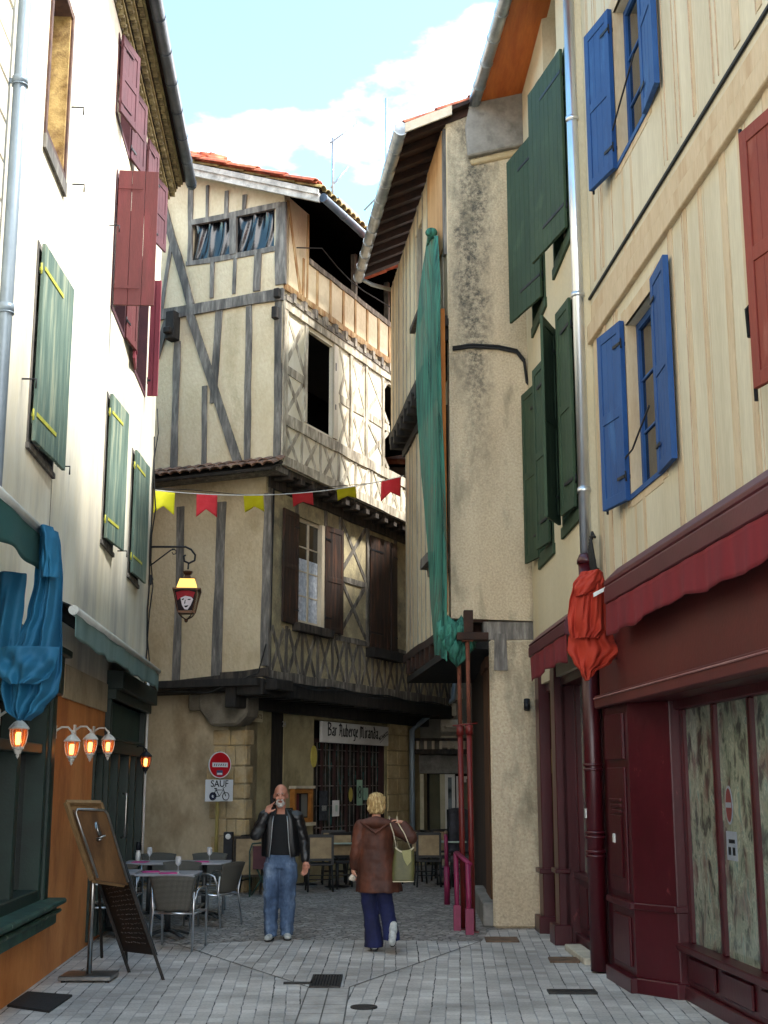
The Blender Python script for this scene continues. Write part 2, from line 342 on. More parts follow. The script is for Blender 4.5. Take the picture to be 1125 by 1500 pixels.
stone_w = mk('pale_limestone', '#b3aa98', '#d4cbb8', ns=3, bump=.6, bs=20, bdist=.02, stain='#85796a', sts=3)
concrete = mk('grey_cement', '#77736c', '#938e86', ns=3, bump=.5, bs=25, stain='#57534d', sts=3)
steel = mk('brushed_steel', '#8e8c88', '#a8a6a2', ns=6, bump=.05, bs=40, rough=.3, metal=1, fine=.1, obj=True)
alu = mk('polished_aluminium', '#b9bdc2', '#cfd2d6', ns=6, bump=0, rough=.28, metal=1, fine=0, obj=True)
canvas_g = mk('grey_green_canvas', '#566f6b', '#708782', sc=(1, 1, .3), ns=2, bump=.2, bs=100, rough=.9, stain='#56736f', sts=3)
canvas_t = mk('dark_teal_canvas', '#11423f', '#184f4b', ns=1.5, bump=.2, bs=100, rough=.9)
canvas_top = mk('awning_tube', '#b3b5b0', '#c8cac4', ns=3, bump=.1, rough=.5, metal=.3)
blue_cl = mk('bright_blue_cloth', '#084c6c', '#0c5c7e', ns=2, bump=.15, bs=150, rough=.75)
orange_cl = mk('red_orange_cloth', '#98240f', '#aa3016', ns=2, bump=.15, bs=150, rough=.8)
white_p = mk('white_paint', '#d8d6d0', '#e4e2dc', ns=4, bump=.1, rough=.5)
cream_p = mk('cream_window_paint', '#b9ab94', '#cdbfa6', sc=(1, 1, .3), ns=5, bump=.2, rough=.6)
lace = mk('lace_curtain', '#9fa6b4', '#cdd2da', ns=14, bump=.1, rough=.9)
black_p = mk('black_plastic_sheet', '#0a0b0f', '#14171e', ns=3, bump=.05, bs=20, rough=.22, spec=.8)
asphalt = mk('black_rubber', '#131313', '#1c1c1c', ns=10, bump=.4, bs=60, rough=.8)
# ================================================================ ground
def paver_mat(name, rz, bw=.36, bh=.118):
    m = bpy.data.materials.new(name); m.use_nodes = True; t = m.node_tree; N = t.nodes; L = t.links.new; b = N['Principled BSDF']
    g = N.new('ShaderNodeNewGeometry'); mp = N.new('ShaderNodeMapping'); mp.inputs['Rotation'].default_value = (0, 0, rz+pi/2); L(g.outputs['Position'], mp.inputs[0])
    nz = N.new('ShaderNodeTexNoise'); nz.inputs['Scale'].default_value = 3.5; nz.inputs['Detail'].default_value = 3
    L(g.outputs['Position'], nz.inputs[0])
    va = N.new('ShaderNodeMixRGB'); va.blend_type = 'LINEAR_LIGHT'; va.inputs[0].default_value = .013; L(mp.outputs[0], va.inputs[1]); L(nz.outputs['Color'], va.inputs[2])
    br = N.new('ShaderNodeTexBrick'); br.offset = .5; br.inputs['Scale'].default_value = 1; br.inputs['Brick Width'].default_value = bw/2; br.inputs['Row Height'].default_value = bh
    br.inputs['Mortar Size'].default_value = .007; br.inputs['Mortar Smooth'].default_value = .25; br.inputs['Bias'].default_value = -.1
    br.inputs['Color1'].default_value = hexc('#a8a199'); br.inputs['Color2'].default_value = hexc('#c4beb6'); br.inputs['Mortar'].default_value = hexc('#9a9793')
    L(va.outputs[0], br.inputs[0])
    # long joints: dark, broken up
    sp = N.new('ShaderNodeSeparateXYZ'); L(va.outputs[0], sp.inputs[0])
    nb = N.new('ShaderNodeTexNoise'); nb.inputs['Scale'].default_value = 4.5; nb.inputs['Detail'].default_value = 5; nb.inputs['Roughness'].default_value = .8
    L(g.outputs['Position'], nb.inputs[0])
    def joint(off, lo, hi, wmax):
        a1 = N.new('ShaderNodeMath'); a1.operation = 'ADD'; a1.inputs[1].default_value = off; L(sp.outputs['Y'], a1.inputs[0])
        dv = N.new('ShaderNodeMath'); dv.operation = 'DIVIDE'; dv.inputs[1].default_value = bh*2; L(a1.outputs[0], dv.inputs[0])
        fr = N.new('ShaderNodeMath'); fr.operation = 'PINGPONG'; fr.inputs[1].default_value = .5; L(dv.outputs[0], fr.inputs[0])
        w = N.new('ShaderNodeMapRange'); w.inputs[1].default_value = lo; w.inputs[2].default_value = hi; w.inputs[3].default_value = -.004; w.inputs[4].default_value = wmax; L(nb.outputs[0], w.inputs[0])
        lt = N.new('ShaderNodeMath'); lt.operation = 'LESS_THAN'; L(fr.outputs[0], lt.inputs[0]); L(w.outputs[0], lt.inputs[1]); return lt
    l1 = joint(0, .40, .64, .036); l2 = joint(bh, .52, .68, .03)
    lt = N.new('ShaderNodeMath'); lt.operation = 'MAXIMUM'; L(l1.outputs[0], lt.inputs[0]); L(l2.outputs[0], lt.inputs[1])
    n2 = N.new('ShaderNodeTexNoise'); n2.inputs['Scale'].default_value = 1.1; n2.inputs['Detail'].default_value = 8; L(g.outputs['Position'], n2.inputs[0])
    ov = N.new('ShaderNodeMixRGB'); ov.blend_type = 'OVERLAY'; ov.inputs[0].default_value = .85; L(br.outputs[0], ov.inputs[1]); L(n2.outputs[0], ov.inputs[2])
    n4 = N.new('ShaderNodeTexNoise'); n4.inputs['Scale'].default_value = 45; n4.inputs['Detail'].default_value = 5; L(g.outputs['Position'], n4.inputs[0])
    o2 = N.new('ShaderNodeMixRGB'); o2.blend_type = 'OVERLAY'; o2.inputs[0].default_value = .35; L(ov.outputs[0], o2.inputs[1]); L(n4.outputs[0], o2.inputs[2])
    mxx = N.new('ShaderNodeMixRGB'); L(lt.outputs[0], mxx.inputs[0]); L(o2.outputs[0], mxx.inputs[1]); mxx.inputs[2].default_value = hexc('#4a4641')
    L(mxx.outputs[0], b.inputs['Base Color']); b.inputs['Roughness'].default_value = .75
    bu = N.new('ShaderNodeBump'); bu.inputs['Strength'].default_value = .5; bu.inputs['Distance'].default_value = .012
    ad = N.new('ShaderNodeMath'); ad.operation = 'ADD'; L(br.outputs['Fac'], ad.inputs[0]); L(lt.outputs[0], ad.inputs[1])
    iv = N.new('ShaderNodeMath'); iv.operation = 'SUBTRACT'; L(n4.outputs[0], iv.inputs[0]); L(ad.outputs[0], iv.inputs[1])
    L(iv.outputs[0], bu.inputs['Height']); L(bu.outputs[0], b.inputs['Normal']); return m
def cobble_mat():
    m = bpy.data.materials.new('worn_setts'); m.use_nodes = True; t = m.node_tree; N = t.nodes; L = t.links.new; b = N['Principled BSDF']
    g = N.new('ShaderNodeNewGeometry'); mp = N.new('ShaderNodeMapping'); mp.inputs['Scale'].default_value = (1, 1.0, 1); mp.inputs['Rotation'].default_value = (0, 0, .3); L(g.outputs['Position'], mp.inputs[0])
    v = N.new('ShaderNodeTexVoronoi'); v.inputs['Scale'].default_value = 11; v.inputs['Randomness'].default_value = .75; L(mp.outputs[0], v.inputs[0])
    v2 = N.new('ShaderNodeTexVoronoi'); v2.feature = 'DISTANCE_TO_EDGE'; v2.inputs['Scale'].default_value = 11; v2.inputs['Randomness'].default_value = .75; L(mp.outputs[0], v2.inputs[0])
    sx = N.new('ShaderNodeSeparateColor'); L(v.outputs['Color'], sx.inputs[0])
    r = N.new('ShaderNodeValToRGB'); r.color_ramp.elements[0].color = hexc('#857d76'); r.color_ramp.elements[1].color = hexc('#b0a89f'); L(sx.outputs[0], r.inputs[0])
    n2 = N.new('ShaderNodeTexNoise'); n2.inputs['Scale'].default_value = 1.3; n2.inputs['Detail'].default_value = 9; n2.inputs['Roughness'].default_value = .65; L(g.outputs['Position'], n2.inputs[0])
    ov = N.new('ShaderNodeMixRGB'); ov.blend_type = 'OVERLAY'; ov.inputs[0].default_value = .8; L(r.outputs[0], ov.inputs[1]); L(n2.outputs[0], ov.inputs[2])
    e = N.new('ShaderNodeMapRange'); e.inputs[1].default_value = .0; e.inputs[2].default_value = .09; L(v2.outputs[0], e.inputs[0])
    mm = N.new('ShaderNodeMixRGB'); L(e.outputs[0], mm.inputs[0]); mm.inputs[1].default_value = hexc('#55504b'); L(ov.outputs[0], mm.inputs[2])
    L(mm.outputs[0], b.inputs['Base Color']); b.inputs['Roughness'].default_value = .7
    bu = N.new('ShaderNodeBump'); bu.inputs['Strength'].default_value = .7; bu.inputs['Distance'].default_value = .02; L(e.outputs[0], bu.inputs['Height']); L(bu.outputs[0], b.inputs['Normal']); return m
cob = cobble_mat()
mb = MB(); mb.quad((-400, -400, 0), (400, -400, 0), (400, 400, 0), (-400, 400, 0)); tag(mb.build('street', cob), kind='structure')
def gz(px, py, z): v = gnd(px, py); return Vector((v.x, v.y, z))
def gsheet(name, pts, z, m):
    mb = MB(); mb.add([Vector((x, y, z)) for x, y in pts], [tuple(range(len(pts)))]); o = mb.build(name, m); tag(o, kind='structure')
    for p in o.data.polygons:
        if p.normal.z < 0: p.flip()
    return o
def g2(px, py): v = gnd(px, py); return (v.x, v.y)
VJ = g2(452, 1447); VK = g2(512, 1447); VL = g2(262, 1385); VR = g2(706, 1379)
gsheet('paving_centre', [VJ, VK, VR, (.7, 15.62), (-1.2, 15.75), VL], .004, paver_mat('paver_centre', radians(0.5)))
gsheet('paving_left', [(VJ[0], -6), VJ, VL, (-3.6, 16.2), (-5, 16.2), (-5, -6)], .004, paver_mat('paver_left', radians(-3.5)))
gsheet('paving_right', [(VK[0], -6), (4.5, -6), (4.5, 17.1), (1.3, 16.75), VR, VK], .004, paver_mat('paver_right', radians(3.2)))
slab = mk('pale_gutter_slabs', '#a8a29a', '#bab4ac', ns=4, bump=.3, bs=40, stain='#8c867f', sts=2)
gsheet('gutter_strip', [(VJ[0], -6), (VK[0], -6), VK, VJ], .004, slab)
# joint lines of the V-shaped gutter
mb = MB()
for a, b in ((VJ, VL), (VK, VR)):
    a = Vector((*a, .008)); b = Vector((*b, .008)); n = Vector((-(b-a).y, (b-a).x, 0)).normalized()*.008; mb.add([a-n, b-n, b+n, a+n], [(0, 1, 2, 3)])
for sgn in (VJ[0], VK[0], (VJ[0]+VK[0])/2): mb.add([(sgn-.006, -6, .008), (sgn+.006, -6, .008), (sgn+.006, VJ[1], .008), (sgn-.006, VJ[1], .008)], [(0, 1, 2, 3)])
for k in range(40):
    y = VJ[1]-.1-k*.42; mb.add([(VJ[0], y, .0081), (VK[0], y, .0081), (VK[0], y+.01, .0081), (VJ[0], y+.01, .0081)], [(0, 1, 2, 3)])
tag(mb.build('gutter_joints', mk('joint_dirt', '#55514c', '#6d6963', ns=6, bump=0)), kind='structure')
# drain grate
def plate(name, label, cat, px, py, w, l, mat, kind='grate', rz=0.0):
    g = gnd(px, py); c = Vector((g.x, g.y, .004)); mb = MB()
    u = Vector((cos(rz), sin(rz), 0)); v = Vector((-sin(rz), cos(rz), 0)); z = Vector((0, 0, 1))
    t = empty(name, c, label, cat)
    def bx(a0, a1, b0, b1, z0, z1, m=0, M=None): (M or mb).obox(c+u*a0+v*b0+z*z0, u*(a1-a0), v*(b1-b0), z*(z1-z0), m)
    f = .02
    bx(-w/2, w/2, -l/2, -l/2+f, 0, .018); bx(-w/2, w/2, l/2-f, l/2, 0, .018); bx(-w/2, -w/2+f, -l/2+f, l/2-f, 0, .018); bx(w/2-f, w/2, -l/2+f, l/2-f, 0, .018)
    mb.build('frame', mat, t); mb2 = MB()
    if kind == 'grate':
        n = 9
        for i in range(n): a = -w/2+f+(w-2*f)*(i+.3)/n; bx(a, a+(w-2*f)/n*.5, -l/2+f, l/2-f, .001, .014, 0, mb2)
        mb2.build('bars', mat, t)
        m3 = MB(); bx(-w/2+f, w/2-f, -l/2+f, l/2-f, -.01, .002, 0, m3); m3.build('shaft', mk('black_void', '#050505', '#080808', bump=0, fine=0), t)
    else:
        bx(-w/2+f, w/2-f, -l/2+f, l/2-f, 0, .013, 0, mb2); mb2.build('lid', mat, t)
    return t
cast = mk('cast_iron', '#2c2a28', '#3d3a37', ns=12, bump=.4, bs=60, rough=.6, metal=.5)
rusty = mk('rusty_iron', '#5a4332', '#77604c', ns=10, bump=.4, bs=60, rough=.7, metal=.2)
plate('drain_grate', 'rectangular iron drain grate in the middle of the paved street', 'drain grate', 478, 1439, .28, .72, cast)
plate('access_cover', 'rusty flat cover in the paving at the foot of the plaster pier', 'access cover', 735, 1378, .38, .42, rusty, 'lid', -.03)
plate('access_cover', 'rusty flat cover in the paving beside the maroon shopfront', 'access cover', 826, 1408, .3, .34, rusty, 'lid', -.05)
plate('access_cover', 'long dark cover in the paving at the foot of the maroon downpipe', 'access cover', 838, 1455, .42, .2, cast, 'lid', -.02)
g = gnd(533, 1477); t = empty('manhole_cover', (g.x, g.y, .004), 'small round iron cover in the foreground paving', 'manhole cover')
MB().lathe([(.11, 0), (.11, .012), (.095, .012), (.09, .008)], (g.x, g.y, .004), 20, smooth=False).build('rim', cast, t); MB().lathe([(.088, 0), (.088, .011), (0.0001, .013)], (g.x, g.y, .004), 20, smooth=False).build('lid', cast, t)
g = gnd(438, 1442); mb = MB(); mb.box(g.x-.14, g.x+.1, g.y-.03, g.y+.03, .004, .02); mb.box(g.x+.1, g.x+.14, g.y-.09, g.y+.09, .004, .022)
tag(mb.build('drain_key', cast), 'short rusty iron T-shaped bar set in the paving left of the drain grate', 'iron bar')
# black rubber mat at the orange wall
pts = [gnd(10, 1476), gnd(72, 1485), gnd(106, 1461), gnd(40, 1456)]
mb = MB(); mb.prism([Vector((p.x, p.y, .004)) for p in pts], (0, 0, .02)); tag(mb.build('door_mat', asphalt, bevel=.004), 'black worn rubber mat on the paving at the foot of the orange wall', 'mat')

# ================================================================ common facade parts
def op(F, nb, fb, nt_, d=0):
    s0, za = F.hit(*nb, d); s1, zb = F.hit(*fb, d); _, z1 = F.hit(*nt_, d)
    if s0 > s1: s0, s1 = s1, s0
    return (s0, s1, (za+zb)/2, z1)
def shutter(F, par, hs, z0, z1, w, side, ang, style, mat, d=.035, hmat=iron, th=.035, name='shutter', label=None):
    t = radians(ang); o = F.P(hs, z0, d); a = F.u*(side*cos(t))+F.n*sin(t); b = (F.n*cos(t)-F.u*(side*sin(t)))  # b = outer normal when closed
    z = Vector((0, 0, 1)); mb = MB(); h = z1-z0; hb = MB()
    def bx(w0, w1, y0, y1, t0, t1, m=0, M=None): (M or mb).obox(o+a*w0+b*t0+z*y0, a*(w1-w0), b*(t1-t0), z*(y1-y0), m)
    if style == 'plank':
        n = max(3, int(w/.13)); g = .005
        for i in range(n): bx(w*i/n+(g if i else 0), w*(i+1)/n, random.uniform(0, .006), h-random.uniform(0, .006), random.uniform(0, .002), th+random.uniform(0, .002))
        for q in (.12, .88):
            bx(.03, w-.03, h*q-.05, h*q+.05, -.022, -.001)
    else:
        f = .085; bx(0, f, 0, h, 0, th); bx(w-f, w, 0, h, 0, th)
        ys = [0, h*.5, h] if style == 'panel' else [0, h]
        rails = [(0, .1), (h*.5-.05, h*.5+.05), (h-.1, h)] if style == 'panel' else [(0, .1), (h-.1, h)]
        for y0, y1 in rails: bx(f, w-f, y0, y1, .001, th-.001)
        for k in range(len(rails)-1):
            y0 = rails[k][1]; y1 = rails[k+1][0]; n = max(2, int((w-2*f)/.1))
            for i in range(n): bx(f+(w-2*f)*i/n+.002, f+(w-2*f)*(i+1)/n-.002, y0, y1, .010, th-.010)
    ob = mb.build(name, mat, par, bevel=.003)
    if label: ob['label'] = label
    hb = None
    for q in (.13, .87):
        t0, t1 = (th+.002, th+.008)
        hb = MB(); bx(.0, w*.62, h*q-.018, h*q+.018, t0, t1, 0, hb)
        bx(.0, w*.3, h*q-.015, h*q+.015, -.009, -.002, 0, hb)
        hb.tube([o+z*(h*q-.05)+b*.01, o+z*(h*q+.05)+b*.006], .009, 6); hb.build('hinge', hmat, par)
    return ob
def frame_rect(F, mb, r, w, d0, d1, m=0, bot=True):
    s0, s1, z0, z1 = r
    F.box(mb, s0, s0+w, z0, z1, d0, d1, m); F.box(mb, s1-w, s1, z0, z1, d0, d1, m); F.box(mb, s0+w, s1-w, z1-w, z1, d0, d1-.002, m)
    if bot: F.box(mb, s0+w, s1-w, z0, z0+w, d0, d1-.002, m)
def window(F, house, r, d=-.18, fm=cream_p, gm=glass_d, cols=2, rows=3, name='window', fw=.05, sill=None, curtain=None):
    s0, s1, z0, z1 = r; mb = MB(); frame_rect(F, mb, r, fw, d-.05, d)
    w = (s1-s0-2*fw)/cols; h = (z1-z0-2*fw)/rows
    for i in range(1, cols): x = s0+fw+w*i; F.box(mb, x-.03, x+.03, z0+fw, z1-fw, d-.045, d-.006)
    for k in range(1, rows): y = z0+fw+h*k; F.box(mb, s0+fw, s1-fw, y-.012, y+.012, d-.04, d-.012)
    f = mb.build(name, fm, house, bevel=.003)
    g = MB(); F.box(g, s0+fw*.5, s1-fw*.5, z0+fw*.5, z1-fw*.5, d-.035, d-.028); g.build('pane', gm, f).parent = f
    if curtain: c = MB(); F.box(c, s0+fw, s1-fw, z0+fw, z0+(z1-z0)*curtain, d-.024, d-.022); c.build('curtain', lace, f)
    if sill: sb = MB(); F.box(sb, s0-.08, s1+.08, z0-.09, z0-.002, d-.05, .09); sb.build('sill', sill, f, bevel=.006)
    return f
def subpart(o, p): o.parent = p; return o
def closed_body(F, a0, a1, z0, z1, d0, d1, mat, par, name='rear_body'):
    mb = MB(); F.box(mb, a0, a1, z0, z1, d1, d0); return mb.build(name, mat, par)

# ================================================================ LEFT: cream house
LF = Face(-3.07, 10.97, -.0579, .998, 1, 0)
house = empty('cream_house', LF.P(4, 0, -3), 'cream plastered three storey house with green and red shutters above an orange restaurant front', 'house')
CH = house
LE = 8.55; LN = -1.62; LTOP = 11.02
sh1 = op(LF, (38, 647), (76, 694), (52, 345)); sh2 = op(LF, (147, 785), (164, 815), (155, 570)); sh3 = op(LF, (186, 835), (201, 862), (193, 655))
rd1 = op(LF, (162, 440), (181, 505), (170, 245)); rd2 = (5.95, 7.2, 7.28, 9.1)
brw = (-.28, .74, 7.5, 9.3); u1 = (3.5, 4.75, 9.78, 10.85); u2 = (6.15, 7.3, 9.75, 10.85)
holes = [sh1, sh2, sh3, rd1, rd2, brw, u1, u2]
mb = MB(); LF.wall(mb, LN, LE, 2.95, LTOP, holes, .35)
mb.build('upper_wall', creamL, CH)
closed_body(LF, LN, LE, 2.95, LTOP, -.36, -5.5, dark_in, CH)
# orange ground floor
g_win = (-1.55, 1.28, .72, 2.6); g_slit = (4.1, 4.75, .05, 2.2); g_shop = (4.85, 8.3, .05, 2.9)
mb = MB(); LF.wall(mb, LN, LE, 0, 2.95, [g_win, g_slit, g_shop], .3, d=-.012)
mb.build('orange_wall', orange, CH)
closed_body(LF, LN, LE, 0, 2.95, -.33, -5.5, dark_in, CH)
mb = MB(); LF.box(mb, 2.0, 4.8, 2.62, 2.95, -.01, .015); mb.build('lintel_band', tground, CH)
# roof
mb = MB(); LF.poly(mb, [(LN, LTOP), (LE+.2, LTOP), (LE+.2, LTOP+.35), (LN, LTOP+.35)], -5.5, .02, 0); mb.build('wall_top', creamL, CH)
mb = MB()
for k in range(3):
    d1 = .07+.10*k; z = LTOP-.02+.13*k
    LF.box(mb, LN, LE+.12, z+.075, z+.118, -.1, d1+.02, 0)
    n = int((LE+.1-LN)/.2)
    for i in range(n):
        a = LN+.1+i*.2+(k % 2)*.1; c = LF.P(a, z+.07, 0)
        # half-round tile end, opening downwards
        arc = []
        for q in range(7): an = pi*q/6; arc.append((a+.085*cos(an), z-.01+.08*sin(an)))
        inn = [(a+.06*cos(pi*q/6), z-.01+.055*sin(pi*q/6)) for q in range(6, -1, -1)]
        for q in range(6):
            LF.poly(mb, [arc[q], arc[q+1], inn[5-q], inn[6-q]], 0, d1, 1)
    LF.box(mb, LN, LE+.1, z-.01, z+.075, -.1, d1-.06, 2)
gen_t = mk('pale_tile_cornice', '#8c7a4e', '#b8a878', ns=6, bump=.5, bs=30)
mb.build('tile_cornice', [gen_t, mk('cornice_tile_rims', '#6b5f45', '#a4956c', ns=6, bump=.4), mk('cornice_recess', '#3a3326', '#544a36', ns=6)], CH)
mb = MB(); LF.poly(mb, [(LN, LTOP+.4), (LE+.2, LTOP+.4), (LE+.2, LTOP+.46), (LN, LTOP+.46)], -.3, .36); 
for (a, b) in ((LN, LE+.2),):
    p = [LF.P(a, LTOP+.44, .40), LF.P(b, LTOP+.44, .40), LF.P(b, LTOP+1.9, -4.5), LF.P(a, LTOP+1.9, -4.5)]
    mb.prism(p, (0, 0, .1), 1)
mb.build('roof', [rafter, tile], CH)
mb = MB(); n = 14
mb.tube([LF.P(LN, LTOP+.36, .42), LF.P(LE+.22, LTOP+.36, .42)], .085, 12)
for k in range(n): c = LN+.1+(LE-LN)*k/(n-1); mb.tube([LF.P(c, LTOP+.36, .42), LF.P(c+.03, LTOP+.36, .42)], .092, 12)
mb.build('gutter', zinc_dk, CH)
# shutters on this house
def half_open(F, par, r, tpx, style, mat, hm, frm=grey_wood, wfrac=1.0, lab=None):
    s0, s1, z0, z1 = r; mb = MB(); frame_rect(F, mb, r, .05, -.12, .012)
    w = (s1-s0-.06)*wfrac
    f = mb.build('window', frm, par, bevel=.003); g = MB(); F.box(g, s0+.04, s1-.04, z0+.04, z1-.04, -.2, -.19); g.build('pane', glass_d, f)
    an = F.leaf_angle(s0+.03, w, z1, 1, tpx, lo=3, hi=100); shutter(F, f, s0+.03, z0+.02, z1-.02, w, 1, an, style, mat, hmat=hm, label=lab)
    sb = MB(); F.box(sb, s0-.02, s1+.02, z0-.05, z0-.002, -.1, .03); sb.build('sill', frm, f); return f
half_open(LF, CH, sh1, 99, 'plank', green_shut, yellow_m); half_open(LF, CH, sh2, 185, 'plank', green_shut, yellow_m); half_open(LF, CH, sh3, 215, 'plank', green_shut, yellow_m)
# red shutters: the big one is swung square to the wall
def solve_w(F, a, z, tpx, side=1, ang=90, d=.03):
    t = radians(ang); best = None
    for k in range(15, 120):
        w = k/100; e = abs(proj(F.P(a, z, d)+F.u*(side*w*cos(t))+F.n*(w*sin(t)))[0]-tpx)
        if best is None or e < best[0]: best = (e, w)
    return best[1]
dkred = mk('dark_red_frame', '#43222a', '#532a30', ns=4); plum = mk('plum_paint', '#4a2830', '#5b323a', ns=3, bump=.2)
def red_window(r, near, far, mat, st=('plank', 'panel')):
    s0, s1, z0, z1 = r; mb = MB(); frame_rect(LF, mb, r, .06, -.12, .012); f = mb.build('window', dkred, CH)
    g = MB(); LF.box(g, s0+.05, s1-.05, z0+.05, z1-.05, -.2, -.19); g.build('pane', white_p if r[2] > 9 else glass_d, f)
    if near: shutter(LF, f, s0+.02, z0+.02, z1-.02, near[0], 1, near[1], st[0], mat, hmat=mat)
    if far: shutter(LF, f, s1-.02, z0+.02, z1-.02, far[0], -1, far[1], st[1], mat)
    return f
red_window(rd1, (solve_w(LF, rd1[0]+.02, 8.4, 229), 88), (.55, 173), red_br)
red_window(rd2, (.5, 174), (solve_w(LF, rd2[1], 8.2, 229, -1, 85), 85), red_vivid, ('panel', 'panel'))
red_window(u1, (.55, 14), (.55, 168), plum, ('panel', 'panel')); red_window(u2, (.5, 10), (.5, 165), plum, ('panel', 'panel'))
# rusty framed top window
s0, s1, z0, z1 = brw; mb = MB(); frame_rect(LF, mb, brw, .07, -.3, .02); f = mb.build('window', mk('rusty_brown_frame', '#4a3430', '#6d5040', ns=6, bump=.4), CH)
g = MB(); LF.box(g, s0+.06, s1-.06, z0+.06, z1-.06, -.3, -.29); g.build('pane', white_p, f)
g = MB(); LF.box(g, s1-.11, s1-.072, z0+.07, z1-.07, -.28, .0); g.build('jamb', mk('flaking_jamb', '#8a6a34', '#c9a86a', ns=7, bump=.5, stain='#5a3524', sts=6), f)
g = MB(); LF.box(g, s0, s1, z0-.14, z0-.004, -.1, .03); g.build('sill', grey_wood, f)
# pintles, cracks: small iron hooks on the wall
mb = MB()
for px, py in ((84, 683), (172, 807), (105, 157), (106, 270), (160, 330), (32, 555)):
    s_, z_ = LF.hit(px, py); mb.tube([LF.P(s_, z_, 0), LF.P(s_, z_, .12), LF.P(s_, z_-.08, .12)], .008, 5)
mb.build('pintle', iron, CH)
mb = MB(); pth = []
for px, py in ((213, 640), (211, 690), (214, 740), (209, 790), (213, 845)): pass
for k in range(16):
    z_ = 7.0-k*.27; pth.append(LF.P(8.35+.06*sin(k*1.7), z_, .02))
mb.tube(pth, .012, 5); mb.tube([LF.P(LE-.02, 3.1+k*.4, .03+.03*sin(k*2)) for k in range(12)], .01, 5)
mb.build('wall_cable', asphalt, CH)
mb = MB(); s_, z_ = LF.hit(76, 694); LF.box(mb, s_, s_+.012, 3.1, z_-.06, 0, .004); mb.build('wall_crack', mk('crack', '#5d5648', '#6f6656', bump=0), CH)

# shopfront near window (bottle green)
mb = MB(); frame_rect(LF, mb, g_win, .13, -.22, .03); LF.box(mb, g_win[1]-.02, g_win[1]+.16, .55, 2.95, -.02, .06)
for q in (-1.0, .18): LF.box(mb, q-.06, q+.06, g_win[2]+.1, g_win[3]-.1, -.2, .0)
LF.box(mb, g_win[0], g_win[1], 2.05, 2.14, -.2, .0)
f = mb.build('window', greenfr, CH, bevel=.008); g = MB(); LF.box(g, g_win[0]+.1, g_win[1]-.1, g_win[2]+.1, g_win[3]-.1, -.16, -.15); g.build('pane', glass_d, f)
g = MB()
LF.poly(g, [(g_win[0]-.1, .52), (g_win[1]+.2, .52), (g_win[1]+.2, .7), (g_win[0]-.1, .7)], .0, .14); LF.box(g, g_win[0]-.1, g_win[1]+.24, .70, .75, -.02, .22)
LF.box(g, g_win[0]-.1, g_win[1]+.24, .62, .66, .14, .18)
g.build('sill', greensill, f, bevel=.015)
mb = MB(); LF.box(mb, LN, 1.5, 2.6, 3.0, -.02, .1); LF.box(mb, LN, 1.55, 2.96, 3.03, -.02, .16); mb.build('fascia', greenfr, CH, bevel=.01)
# narrow slot door frame (opens onto orange lobby)
mb = MB(); frame_rect(LF, mb, g_slit, .07, -.22, .02, bot=False); LF.box(mb, g_slit[0]-.12, g_slit[1]+.02, 2.2, 2.32, -.02, .05); f = mb.build('door_frame', greenfr, CH, bevel=.006)
g = MB(); LF.box(g, g_slit[0]+.06, g_slit[1]-.06, .06, 1.1, -.2, -.19, 1); LF.box(g, g_slit[0]+.06, g_slit[1]-.06, 1.1, 2.15, -.2, -.19, 0); g.build('door_leaf', [orange, glass_d], f)
# green shopfront at the far end
mb = MB(); r = g_shop; frame_rect(LF, mb, r, .12, -.2, .06)
for q in (5.9, 6.9, 7.6): LF.box(mb, q-.06, q+.06, r[2], 2.15, -.18, .03)
LF.box(mb, r[0], r[1], 2.15, 2.3, -.18, .05); LF.box(mb, r[0]-.05, r[1]+.1, 2.9, 3.12, -.1, .2); LF.box(mb, r[0]-.05, r[1]+.1, 2.78, 2.9, -.1, .12)
LF.box(mb, r[0], r[1], r[2], .5, -.18, .02)
for i in range(40): a = r[0]+.1+i*(r[1]-r[0]-.2)/40; LF.box(mb, a, a+.04, 2.3, 2.34, .05, .07)
f = mb.build('shopfront', greenfr, CH, bevel=.006)
g = MB(); LF.box(g, r[0]+.1, r[1]-.1, .5, 2.15, -.16, -.15); g.build('pane', glass_d, f)
g = MB(); LF.box(g, r[0]+.1, r[1]-.1, 2.32, 2.78, -.1, -.02); g.build('name_panel', mk('green_panel', '#20382f', '#2a463b', ns=2, bump=.05), f)
g = MB(); g.tube([LF.P(6.2, 1.1, .05), LF.P(6.2, 1.1, .1), LF.P(6.2, 1.65, .1), LF.P(6.2, 1.65, .05)], .016, 8); g.build('handle', steel, f)
mb = MB(); mb.tube([LF.P(LE-.05, .05, .05), LF.P(LE-.05, 2.6, .05), LF.P(LE-.02, 2.75, .05), LF.P(LE-.02, 3.3, .04)], .02, 8)
for z_ in (.6, 1.3, 2.0, 2.5): LF.box(mb, LE-.08, LE-.02, z_, z_+.04, 0, .05)
mb.build('conduit', white_p, CH)
# dark timber brace under the awning end, against the end of the house
mb = MB(); LF.beam2(mb, (LE-.05, 2.75), (LE+.35, 2.2), .1, -.1, .03); mb.build('brace', black_wood, CH)

